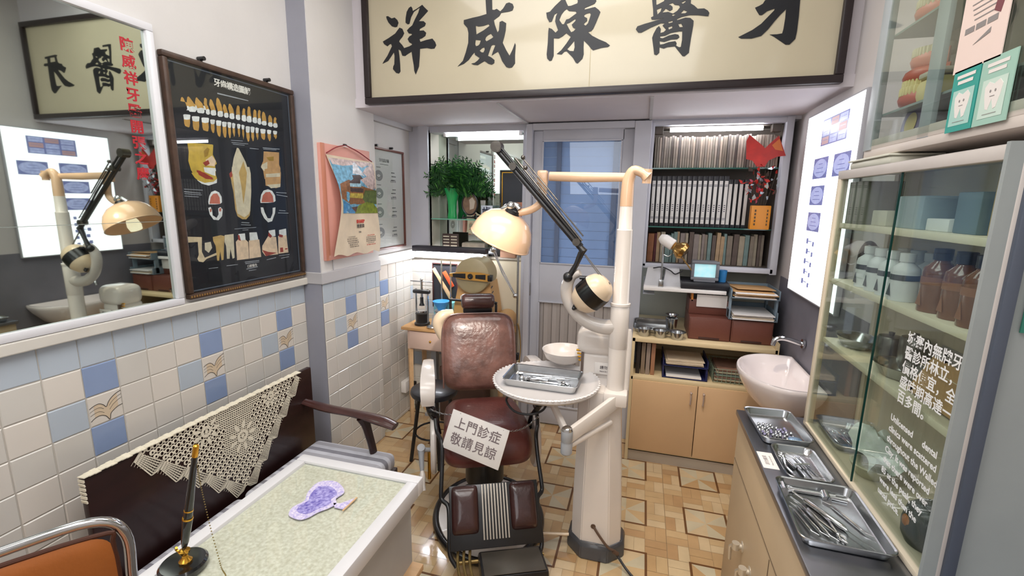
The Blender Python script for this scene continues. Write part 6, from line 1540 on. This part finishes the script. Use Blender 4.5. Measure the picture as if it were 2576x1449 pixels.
# ================================================================ SINK
t = thing('wash_basin', 'white ceramic wash basin on the right wall before the tan cabinet', 'basin', (.70, 2.41, 0))
m = MB(); n = 56
def sk(a, s): 
    c, q = math.cos(a), math.sin(a); x = c * .205; y = q * .27
    if c > 0: x = min(.106, .205 * abs(c) ** .5)
    return Vector((x * s, y * s, 0))
prof = [(.25, .60), (.45, .62), (.72, .68), (.92, .75), (.99, .785), (1.0, .80), (.985, .808), (.94, .808), (.90, .80), (.8, .745), (.6, .69), (.3, .67), (0, .665)]
R = []
for s, z in prof:
    if s == 0: R.append([m.bm.verts.new((0, 0, z))])
    else: R.append([m.bm.verts.new(sk(2 * PI * k / n, s) + Vector((.0, 0, z))) for k in range(n)])
for A_, B_ in zip(R, R[1:]):
    for k in range(n):
        j = (k + 1) % n; vs = (A_[k], A_[j], B_[0]) if len(B_) == 1 else (A_[k], A_[j], B_[j], B_[k]); m.bm.faces.new(vs)
m.bm.faces.new(R[0])
m.build('bowl', mat('ceramic_white', '#efe6e6', .12, coat=.7), t)
m = MB(); m.tube([(.10, .12, .92), (.02, .12, .94), (-.02, .12, .93), (-.03, .12, .90)], .012, 12, sm=5); m.cyl((.10, .12, .92), (.11, .12, .92), .024); m.build('tap', chrome, t)
m = MB(); m.tube([(.0, 0, .60), (.0, 0, .48), (.03, 0, .45), (.08, 0, .45)], .016, 10, sm=4); m.build('waste_pipe', chrome, t)

# ================================================================ COUNTER + GLASS CABINET
ct = thing('counter', 'cream counter with steel sheet top along the right side', 'counter', (.615, 1.2, 0))
m = MB(); m.box((.612, 1.2, .39), (.396, 1.38, .77), bev=.002); wb(m, 'body', mat('counter_cream', '#c9b291', .5, var=.08, vscale=3), ct)
m = MB(); m.box((.607, 1.2, .787), (.408, 1.40, .022), bev=.004); wb(m, 'steel_top', steel_top, ct)
m = MB()
for z in (.60,): m.box((.4135, 1.2, z), (.002, 1.36, .003))
m.box((.4135, 1.33, .3), (.002, .003, .58)); wb(m, 'drawer_gap', mat('gap_dark', '#6e5c48', .7), ct)
for y, z in ((1.62, .40), (1.50, .40), (1.56, .30)):
    m = MB(); m.cyl((.414, y, z), (.385, y, z), .010); m.cyl((.392, y, z + .012), (.392, y, z - .012), .013); m.tube([(.388, y + .008, z), (.38, y + .02, z - .02), (.382, y + .022, z - .075)], [.005, .0065, .005], 8); m.sph((.413, y, z), (.004, .02, .02), 14); wb(m, 'gas_tap', mat('old_nickel', '#d6cdbd', .3, .6), ct)
# trays
tray('steel_tray', .165, .25, .028, T4((.51, 1.755, .7985), (0, 0, .06)), 'steel tray of silvery crowns at the far end of the counter')
tray('steel_tray', .125, .20, .022, T4((.517, 1.505, .7985), (0, 0, .02)), 'smallest steel tray with forceps in the middle of the counter')
tray('steel_tray', .20, .27, .026, T4((.512, 1.255, .7985), (0, 0, -.02)), 'largest and nearest steel tray on the counter')
zc = .7985 + .002
m = MB()
for i in range(8):
    for j in range(6):
        if rr.random() < .8: m.mi = rr.choice([0, 0, 1]); m.sph((.46 + i * .013 + rr.uniform(-.002, .002), 1.70 + j * .016 + rr.uniform(-.003, .003), zc + .004), (.0055, .0065, .004), 8)
wt(m, 'metal_crowns', [steel, mat('purple_grey', '#8d88a8', .3, .4)], (.5, 1.74, zc), 'scatter of tiny metal crowns covering the far counter tray', 'crowns', kind='stuff')
m = MB(); m.sph((.55, 1.68, zc + .006), (.022, .014, .007), 16); wt(m, 'blue_foil', mat('blue_foil', '#7f9ab8', .25, .5, bump=.6, bscale=200), (.55, 1.68, zc), 'small lump of blue foil at near end of the far counter tray', 'foil')
il = [((.475, 1.58, zc + .004), (.50, 1.43, zc + .004), .004, 1, 'forceps at the left of the smallest counter tray', 'forceps'), ((.51, 1.58, zc + .004), (.54, 1.44, zc + .004), .0025, 0, 'thin probe in the middle of the smallest counter tray', 'probe'),
      ((.525, 1.585, zc + .004), (.555, 1.46, zc + .004), .0025, 0, 'thin probe at the right of the smallest counter tray', 'probe'), ((.49, 1.50, zc + .008), (.545, 1.515, zc + .008), .003, 4, 'short mallet lying across the smallest counter tray', 'mallet')]
for a, b, r, k, lb, nm in il:
    m = MB(); instrument(m, a, b, r, k, .014); wt(m, nm, chrome, tuple((Vector(a) + Vector(b)) / 2), lb, 'dental tool', 'tools in the smallest counter tray')
il = [((.43, 1.36, zc + .005), (.56, 1.355, zc + .007), .0055, 4, 'handpiece lying crosswise at the far side of the largest counter tray', 'handpiece'), ((.535, 1.35, zc + .006), (.585, 1.345, zc + .006), .005, 4, 'short handpiece at the far right corner of the largest tray', 'handpiece'),
      ((.575, 1.15, zc + .005), (.45, 1.35, zc + .008), .0045, 3, 'long bright syringe lying slantwise across the largest tray', 'syringe'), ((.585, 1.20, zc + .005), (.53, 1.33, zc + .005), .003, 0, 'needle-like probe right of the syringe in largest tray', 'probe'),
      ((.495, 1.16, zc + .004), (.455, 1.31, zc + .004), .003, 0, 'blunt probe left of the syringe, nearest to it, in largest tray', 'probe'), ((.477, 1.17, zc + .004), (.442, 1.30, zc + .004), .0025, 0, 'second probe left of the syringe in largest tray', 'probe'),
      ((.455, 1.17, zc + .004), (.43, 1.28, zc + .004), .0025, 0, 'outermost probe along the left wall of the largest tray', 'probe'), ((.52, 1.16, zc + .004), (.48, 1.29, zc + .004), .003, 1, 'slim forceps lying under the syringe in largest tray', 'forceps')]
for a, b, r, k, lb, nm in il:
    m = MB(); instrument(m, a, b, r, k, .010); wt(m, nm, chrome, tuple((Vector(a) + Vector(b)) / 2), lb, 'dental tool', 'tools in the largest counter tray')
t = thing('paper_label', 'small white printed label stuck on the steel counter edge', 'label', (.43, 1.52, .7985))
m = MB(); m.box((0, 0, .0006), (.045, .10, .001)); m.build('label', paper, t)
m = MB(); m.text('請勿觸摸', .014, T4((-.004, .0, .0012), (0, 0, PI / 2)), h=.0001); m.text('Please do not touch', .007, T4((.010, .0, .0012), (0, 0, PI / 2)), h=.0001); m.build('lettering', mat('label_ink', '#6b6264', .6), t)

gc = thing('glass_cabinet', 'glass-fronted cream display cabinet standing on the counter', 'cabinet', (.72, 1.44, .7985))
cf = mat('cabinet_cream', '#dccfb8', .45, var=.05); cfl = mat('cabinet_pale', '#c9c1bb', .45, var=.05)
y0, y1, zb, zt = 1.03, 1.845, .7985, 1.715
m = MB(); m.box((.635, y1 - .012, (zb + zt) / 2), (.025, .024, zt - zb), bev=.003); m.mi = 1; m.box((.635, y0 + .015, (zb + zt) / 2), (.025, .03, zt - zb), bev=.003); m.box((.635, (y0 + y1) / 2, zt - .014), (.026, y1 - y0, .028), bev=.003)
m.mi = 0; m.box((.635, (y0 + y1) / 2, zb + .008), (.026, y1 - y0, .016), bev=.003)
m.mi = 1; m.box((.715, (y0 + y1) / 2, zt - .006), (.185, y1 - y0, .012)); m.mi = 0; m.box((.715, (y0 + y1) / 2, zb + .006), (.18, y1 - y0, .012)); m.box((.795, y1 - .012, (zb + zt) / 2), (.02, .024, zt - zb))
m.box((.80, (y0 + y1) / 2, (zb + zt) / 2), (.006, y1 - y0 - .01, zt - zb - .02))
wb(m, 'carcass', [cf, cfl, mat('cabinet_back', '#54554b', .5)], gc)
for z in (1.135, 1.345, 1.535):
    m = MB(); m.box((.718, (y0 + y1) / 2, z), (.16, y1 - y0 - .05, .018), bev=.002); wb(m, 'shelf', mat('shelf_cream', '#e0d8c0', .45), gc)
m = MB(); m.box((.7, y0 + .006, (zb + zt) / 2), (.20, .010, zt - zb)); m.mi = 1; m.box((.64, y0 - .004, (zb + zt) / 2), (.02, .012, zt - zb), bev=.002)
wb(m, 'end_panel', [mat('panel_grey', '#9ba1a0', .5, var=.06), mat('band_blue_grey', '#4f5664', .5)], gc)
m = MB(); m.box((.629, (1.44 + y1) / 2, (zb + zt) / 2), (.003, y1 - 1.44 - .02, zt - zb - .03)); m.box((.636, (1.45 + y0) / 2, (zb + zt) / 2), (.003, 1.45 - y0 - .02, zt - zb - .03)); wb(m, 'glass_door', greenglass, gc)
m = MB(); m.box((.629, 1.4405, (zb + zt) / 2), (.005, .003, zt - zb - .03)); wb(m, 'glass_edge', mat('glass_edge_dark', '#0f3a34', .15), gc)
m = MB(); m.box((.715, y1 - .006, (zb + zt) / 2), (.14, .003, zt - zb - .03)); wb(m, 'glass_side', greenglass, gc)
m = MB()
TX = .6265
for i, s in enumerate(('城寨內無牌牙', '醫診所林立，', '價格便宜，全', '盛時期高達一', '百多間。')):
    m.text(s, .034, ONR(TX, 1.285, 1.292 - i * .0365), align='LEFT', h=.0001, bold=.0006)
for i, s in enumerate(('Unlicensed      dental', 'clinics were scattered', 'throughout the Walled', 'City. It was reported', 'that there were over', '85 at the peak, they', 'were less than the', 'usual price.')):
    m.text(s, .0225, ONR(TX, 1.295, 1.085 - i * .0285), align='LEFT', h=.0001, bold=.0006)
wb(m, 'lettering', mat('white_vinyl_letter', '#f4f4f4', .5), gc)
# cabinet contents -------------------------------------------------------------
def bottle(r, h, mt, bandm=None, capm=None):
    t = thing('bottle', 'x', 'bottle', (0, 0, 0))
    m = MB(); m.lathe([(0, 0), (r, 0), (r * 1.02, .004), (r * 1.02, h * .62), (r * .95, h * .70), (r * .5, h * .80), (r * .45, h * .84), (0, h * .84)], 24); m.build('body', mt, t)
    m = MB(); m.lathe([(0, h * .83), (r * .55, h * .83), (r * .57, h), (r * .5, h * 1.01), (0, h * 1.01)], 20); m.build('cap', capm or mt, t)
    if bandm:
        m = MB(); m.lathe([(r * 1.03, h * .44), (r * 1.035, h * .44), (r * 1.035, h * .56), (r * 1.03, h * .56)], 24)
        m.poly([[(-r * .35, h * .10), (r * .35, h * .10), (0, h * .36)]], frameM((-r * 1.03, 0, 0), (0, -1, 0), (0, 0, 1)), .0006); m.build('label', bandm, t)
    return t
wbm = mat('bottle_white', '#d9dde0', .4); bnd = mat('label_dark', '#3d4650', .4)
b0 = bottle(.031, .125, wbm, bnd, wbm); spots = [(.677, 1.66), (.748, 1.625), (.677, 1.59), (.748, 1.555), (.677, 1.52), (.677, 1.45), (.748, 1.485), (.748, 1.415)]
names = ['at the far end of the front row', 'behind the far front bottle', 'second in the front row', 'second in the back row', 'third in the front row', 'nearest in the front row', 'third in the back row', 'nearest in the back row']
for k, (x, y) in enumerate(spots):
    o = b0 if k == 0 else dup(b0); o.location = (x, y, 1.3545); tag(o, 'white plastic bottle with dark label, %s' % names[k], 'bottle', 'white bottles in the glass cabinet')
amb = mat('amber_glass', '#6e4224', .15, coat=.6); b2_ = bottle(.032, .15, amb, mat('amber_label', '#8a5a3a', .5), black_m)
for k, (x, y, lb) in enumerate(((.682, 1.315, 'far'), (.687, 1.24, 'middle'), (.682, 1.165, 'nearest'))):
    o = b2_ if k == 0 else dup(b2_); o.location = (x, y, 1.3545); tag(o, '%s of the three brown glass bottles with black caps in the cabinet' % lb, 'bottle', 'brown bottles in the glass cabinet')
t = thing('head_mirror', 'black round head mirror with strap at the far end of the bottle shelf', 'head mirror', (.71, 1.755, 1.3545))
m = MB(); RM = frameM((0, 0, .068), (0, -1, 0), (0, 0, 1)); m.tube([RM @ Vector((.062 * math.cos(2 * PI * k / 32), .062 * math.sin(2 * PI * k / 32), 0)) for k in range(32)], .007, 8, closed=True); m.build('strap_ring', black_m, t)
m = MB(); m.lathe([(0, 0), (.045, .004), (.05, .01), (.045, .012), (0, .006)], 28, M=RM); m.build('mirror_disc', mat('dark_mirror', '#5a5c60', .15, .9), t)
# top compartment
for k in range(4):
    m = MB(); m.box((.70, 1.79 - k * .026, 1.544 + .0665), (.11, .018, .133), bev=.002); wt(m, 'grey_book', mat('grey_book', '#85857c', .6, var=.1), (.70, 1.79 - k * .026, 1.544), 'dark grey book, %s from the far end of the top cabinet shelf' % ordn[k], 'book', 'books in the glass cabinet')
for k, (y, w, h, c, lb) in enumerate(((1.63, .09, .045, '#c9c6b4', 'flat cream box beside the grey books'), (1.47, .12, .085, '#9fb0b8', 'pale blue-grey box behind the glass edge'), (1.34, .09, .03, '#e0e3e2', 'flat white box in the middle of the top cabinet shelf'), (1.24, .08, .09, '#6f8490', 'slate blue box on the top cabinet shelf'))):
    m = MB(); m.box((.72, y, 1.544 + h / 2), (.10, w, h), bev=.003); wt(m, 'carton', mat('carton_%d' % k, c, .6, var=.08), (.72, y, 1.544), lb, 'box')
t = thing('colour_book', 'yellow booklet with pink and teal print at near end of top cabinet shelf', 'booklet', (.69, 1.13, 1.544))
m = MB(); m.box((0, 0, .065), (.012, .12, .13), bev=.001); m.build('booklet', mat('booklet_yellow', '#cfb27a', .6, var=.1), t)
m = MB(); MR = frameM((-.007, 0, 0), (0, -1, 0), (0, 0, 1)); m.poly([[(-.02, .07), (.01, .06), (.02, .10), (-.01, .11)]], MR, .0006); m.mi = 1; m.poly([[(.0, .04), (.02, .04), (.05, .12), (.035, .125)]], MR, .0008); m.build('print', [mat('print_pink', '#c98a8a', .6), mat('print_teal', '#5f9a9a', .6)], t)
# third compartment
def kidney(m, c, w, l, h):
    m.lathe([(0, 0), (.6, 0), (.72, .1), (1.0, .96), (1.04, 1.0), (.97, .96), (.66, .12), (0, .06)], 32, M=Matrix.Translation(c) @ Matrix.Diagonal((w / 2, l / 2, h, 1)))
for y, w, l, h, lb in ((1.72, .11, .15, .035, 'far oval steel dish on the third cabinet shelf'), (1.44, .12, .15, .035, 'oval steel dish in the middle of the third cabinet shelf')):
    m = MB(); kidney(m, (.70, y, 1.1445), w, l, h); wt(m, 'steel_dish', steel, (.70, y, 1.1445), lb, 'dish')
for k, (x, y, lb) in enumerate(((.73, 1.58, 'round steel canister between the two oval dishes'), (.75, 1.50, 'small round steel canister behind the middle oval dish'))):
    m = MB(); m.lathe([(0, 0), (.032, 0), (.034, .003), (.034, .07 + .02 * k), (.03, .078 + .02 * k), (.006, .08 + .02 * k), (.008, .09 + .02 * k), (0, .092 + .02 * k)], 24, M=T4((x, y, 1.1445))); wt(m, 'steel_canister', mat('dull_steel', '#6f6d66', .3, .9), (x, y, 1.1445), lb, 'canister', 'canisters in the cabinet')
m = MB(); m.box((.725, 1.235, 1.1445 + .06), (.004, .27, .12), rot=(0, .35, 0), bev=.001); wt(m, 'grey_plate', mat('grey_card', '#a39b9a', .6), (.725, 1.235, 1.1445), 'grey card leaning at the back of the third cabinet shelf', 'card')
m = MB(); m.box((.688, 1.215, 1.1445 + .05), (.004, .23, .10), rot=(0, .45, 0), bev=.001); m.mi = 1; m.box((.683, 1.215, 1.1445 + .075), (.002, .23, .002), rot=(0, .45, 0)); wt(m, 'brown_envelope', [kraft, paper_o], (.688, 1.215, 1.1445), 'brown envelope leaning on the third cabinet shelf before the grey card', 'envelope')
# bottom compartment
tray('steel_tray', .12, .20, .025, T4((.71, 1.72, .8115)), 'steel tray of instruments inside the cabinet, at its far bottom end')
for k in range(5):
    a, b = (.67 + k * .018, 1.79, .8155), (.68 + k * .018, 1.66, .8155); m = MB(); instrument(m, a, b, .003, k % 2, .01); wt(m, 'dental_pick', chrome, a, 'dental pick inside the cabinet bottom tray, %s from the glass' % ordn[k], 'dental tool', 'picks in the cabinet tray')
m = MB(); m.lathe([(0, 0), (.035, 0), (.048, .02), (.055, .035), (.05, .037), (.0, .02)], 28, M=T4((.70, 1.50, .8115))); wt(m, 'plaster_bowl', mat('cream_bowl', '#c8c2a8', .4), (.70, 1.50, .8115), 'cream bowl under the folded bag at cabinet bottom', 'bowl')
m = MB()
m.grid(lambda u, v: (.66 + .10 * u + .01 * math.sin(v * 9), 1.43 + .16 * v, .852 + .05 * (1 - abs(2 * u - 1)) ** .7 * (1 - .5 * abs(2 * v - 1)) + .02 * math.sin(u * 8 + v * 6) + .05 * v), 14, 14); wt(m, 'plastic_bag', mat('clear_bag', '#c9cfc6', .3, coat=.5), (.71, 1.51, .85), 'crumpled clear plastic bag in the bottom of the cabinet', 'bag')
t = thing('stone_pot', 'dark grey round pot with orange spot at the near bottom of the cabinet', 'pot', (.70, 1.20, .8115))
m = MB(); m.lathe([(0, 0), (.045, 0), (.055, .02), (.057, .05), (.05, .085), (.035, .1), (.0, .105)], 32); m.build('pot', mat('dark_stone', '#484b48', .4, var=.2), t)
m = MB(); m.sph((-.051, .0, .055), (.008, .016, .016), 12); m.build('spot', mat('orange_spot', '#b5713a', .5), t)
# white lid on top ----------------------------------------------------------
m = MB(); m.box((.70, 1.68, 1.728), (.12, .26, .022), bev=.006); m.box((.70, 1.68, 1.742), (.13, .27, .006), bev=.002); wt(m, 'plastic_box', mat('off_white_box', '#d8d6c6', .4), (.70, 1.68, 1.7165), 'flat off-white plastic box on top of glass cabinet at far end', 'box')

# ================================================================ UPPER DISPLAY CASE
uc = thing('display_case', 'upper glass display case with grey posts above the glass cabinet', 'cabinet', (.74, 1.3, 1.755))
fr = mat('case_grey', '#a9b0b4', .4); wood = mat('case_wood', '#d2c6bd', .5)
m = MB(); m.box((.735, 1.28, 1.7605), (.16, .96, .024), bev=.002); m.box((.662, 1.28, 1.785), (.016, .96, .03), bev=.002); wb(m, 'base_rail', wood, uc)
m = MB(); m.box((.66, 1.735, 2.2), (.02, .05, .86), bev=.002); wb(m, 'post', fr, uc); m = MB(); m.box((.66, 1.435, 2.2), (.012, .05, .86), bev=.001); wb(m, 'post', fr, uc); m = MB(); m.box((.66, .84, 2.2), (.02, .05, .86)); wb(m, 'post', fr, uc)
m = MB(); m.box((.735, 1.28, 2.62), (.17, .96, .02)); m.box((.808, 1.28, 2.2), (.006, .96, .86)); wb(m, 'carcass', mat('case_inside', '#8a857a', .6), uc)
for z in (1.87, 2.09, 2.33):
    m = MB(); m.box((.735, 1.28, z), (.13, .9, .006)); wb(m, 'shelf', mat('case_shelf', '#8f9c98', .3), uc)
m = MB(); m.box((.652, 1.28, 2.2), (.003, .9, .84)); wb(m, 'glass_door', greenglass, uc)
def poster(name, yc, zc_, w, h, col, label, fn):
    t = thing(name, label, 'poster', (.6485, yc, zc_)); m = MB(); m.box((0, 0, 0), (.002, w, h)); m.build('sheet', mat(name + '_%s' % col, '#' + col, .5), t); fn(t)
MR = frameM((-.0012, 0, 0), (0, -1, 0), (0, 0, 1))
prn = mat('poster_print_grey', '#8d8684', .6); whp = mat('poster_white', '#e9e2dc', .5)
def f1(t):
    m = MB(); m.text('告示', .02, MR @ T4((-.01, .06, .0003)), h=.0001)
    for k in range(4): flat(m, MR, .09 - .01 * k, .0025, .0004, 0, .035 - .011 * k)
    m.mi = 1; m.poly([[(.03, .0), (.05, -.01), (.06, .03), (.04, .045)]], MR, .0006); m.mi = 0; m.poly([[(-.02, -.05), (.03, -.04), (.03, -.03)]], MR, .0006)
    for k in range(3): flat(m, MR, .03, .012, .0004, -.04 + .035 * k, -.015)
    m.build('print', [prn, mat('print_maroon', '#7a4048', .6)], t)
def tooth(m, cx, cy, s):
    return [(cx + a * s, cy + b * s) for a, b in ((-.5, .35), (-.3, .55), (0, .42), (.3, .55), (.5, .35), (.45, 0), (.3, -.5), (.15, -.55), (0, -.15), (-.15, -.55), (-.3, -.5), (-.45, 0))]
def f2(tone):
    def g(t):
        m = MB(); flat(m, MR, .07, .075, .0003, 0, -.015); m.build('picture_panel', mat(tone + '_panel', '#a8cfc4' if tone == 'teal' else '#c8dccf', .5), t)
        m = MB(); flat(m, MR, .06, .007, .0004, .0, .05); flat(m, MR, .05, .007, .0004, .0, .038); m.poly([tooth(m, 0, -.01, .05)], MR, .0008); m.build('tooth_print', whp, t)
        m = MB()
        for x in (-.007, .007): m.poly([[(x + .0025 * math.cos(a), -.002 + .003 * math.sin(a)) for a in [i * PI / 4 for i in range(8)]]], MR, .0011)
        flat(m, MR, .014, .0015, .0011, 0, -.012); flat(m, MR, .04, .001, .0011, .0, -.045); m.build('face_print', prn, t)
    return g
poster('notice_poster', 1.264, 1.99, .148, .145 + .05, 'edd6cc', 'pinkish white notice with small drawings on the upper case glass', f1)
poster('tooth_poster', 1.286, 1.831, .088, .13, '2f9c90', 'dark teal tooth care poster on the upper display case glass', f2('teal'))
poster('tooth_poster', 1.19, 1.831, .096, .13, '9fc4b4', 'pale green tooth care poster on the upper display case glass', f2('green'))
# jaw models
def jaw(t, z, w, gum, tooth_, flip=1):
    m = MB(); pts = [(.0 + w * (1 - (v / 1.0) ** 2) * -.9, v * w, 0) for v in [i / 8 - 1 for i in range(17)]]
    m.tube([Vector((x, y, z)) for x, y, _ in pts], .024, 10); m.build('gum', gum, t)
    m = MB()
    for x, y, _ in pts[::1]: m.box((x - .016, y * 1.12, z + flip * .02), (.014, .0085, .024), bev=.003)
    m.build('teeth', tooth_, t)
gum1 = mat('gum_pink', '#d98a7c', .35); gum2 = mat('gum_red', '#c4604e', .35); tth = mat('teeth_yellow', '#e8d79a', .35); tw = mat('teeth_white', '#ddd0b4', .35)
for k, (y, z, g1, tt, lb) in enumerate(((1.615, 2.095, gum1, tw, 'pink and cream jaw model on the upper shelf of the display case'), (1.635, 1.875, gum2, tth, 'large pink and yellow jaw model on the lower shelf of the display case'))):
    t = thing('jaw_model', lb, 'jaw model', (.755, y, z)); jaw(t, .024, .062, g1, tt); jaw(t, .082, .058, g1, tt, -1); 
    if k: jaw(t, .125, .045, gum1, tw); 
    m = MB(); m.lathe([(0, .14 if k else .09), (.035, .14 if k else .09), (.03, .165 if k else .11), (0, .17 if k else .115)], 24); m.build('model_base', mat('plaster', '#cfc5b4', .6), t)
m = MB(); m.box((.735, 1.54, 1.875 + .03), (.10, .10, .06), bev=.02); m.mi = 1; m.box((.735, 1.54, 1.945), (.09, .09, .015), bev=.005); wt(m, 'yellow_denture', [tth, mat('plaster', '#cfc5b4', .6)], (.735, 1.54, 1.875), 'yellow denture block beside the large jaw model', 'denture')
m = MB(); m.lathe([(0, 0), (.055, 0), (.055, .012), (0, .014)], 32, M=frameM((.72, 1.62, 1.83), (0, -1, 0), (.1, 0, 1))); m.mi = 1; m.lathe([(0, .014), (.03, .015), (0, .016)], 24, M=frameM((.72, 1.62, 1.83), (0, -1, 0), (.1, 0, 1))); wt(m, 'colour_disc', [mat('violet_disc', '#8d83a4', .4, var=.3, vscale=20), mat('yellow_disc', '#c9b56a', .4)], (.72, 1.62, 1.775), 'violet disc with yellow centre standing at the bottom of the display case', 'disc')
m = MB(); m.box((.735, 1.66, 2.17), (.11, .14, .14), bev=.006); wt(m, 'pink_box', mat('pink_box', '#c99a88', .5), (.735, 1.66, 2.093), 'salmon pink box high in the upper display case', 'box') if False else None
m = MB(); m.box((.735, 1.62, 2.40), (.11, .2, .13), bev=.006); wt(m, 'pink_box', mat('pink_box', '#c99a88', .5), (.735, 1.62, 2.3335), 'salmon pink box high in the upper display case', 'box')
# teal poster on the end panel
t = thing('panel_poster', 'dark green poster on the grey end panel at the right edge', 'poster', (.722, 1.0265, 1.50))
m = MB(); m.box((0, 0, 0), (.11, .003, .24)); m.build('sheet', mat('poster_green', '#2f7a68', .5), t)
m = MB(); flat(m, ONB(0, -.002, 0), .08, .17, .0005); m.build('panel', mat('poster_panel_pale', '#a9c4b8', .5), t)

# ceiling tube in front (out of frame, mirrored in the panes)
t = thing('ceiling_tube', 'long fluorescent tube hanging above the desk, mirrored in the door glass', 'lamp', (-.62, .5, 2.38))
m = MB(); m.cyl((-.55, 0, 0), (.55, 0, 0), .014, seg=14); m.build('tube', tube_hot, t)
m = MB(); m.box((0, 0, .03), (1.16, .05, .03), bev=.004); m.cyl((-.4, 0, .04), (-.4, 0, .56), .004, seg=8); m.cyl((.4, 0, .04), (.4, 0, .56), .004, seg=8); m.build('fitting', white_pl, t)
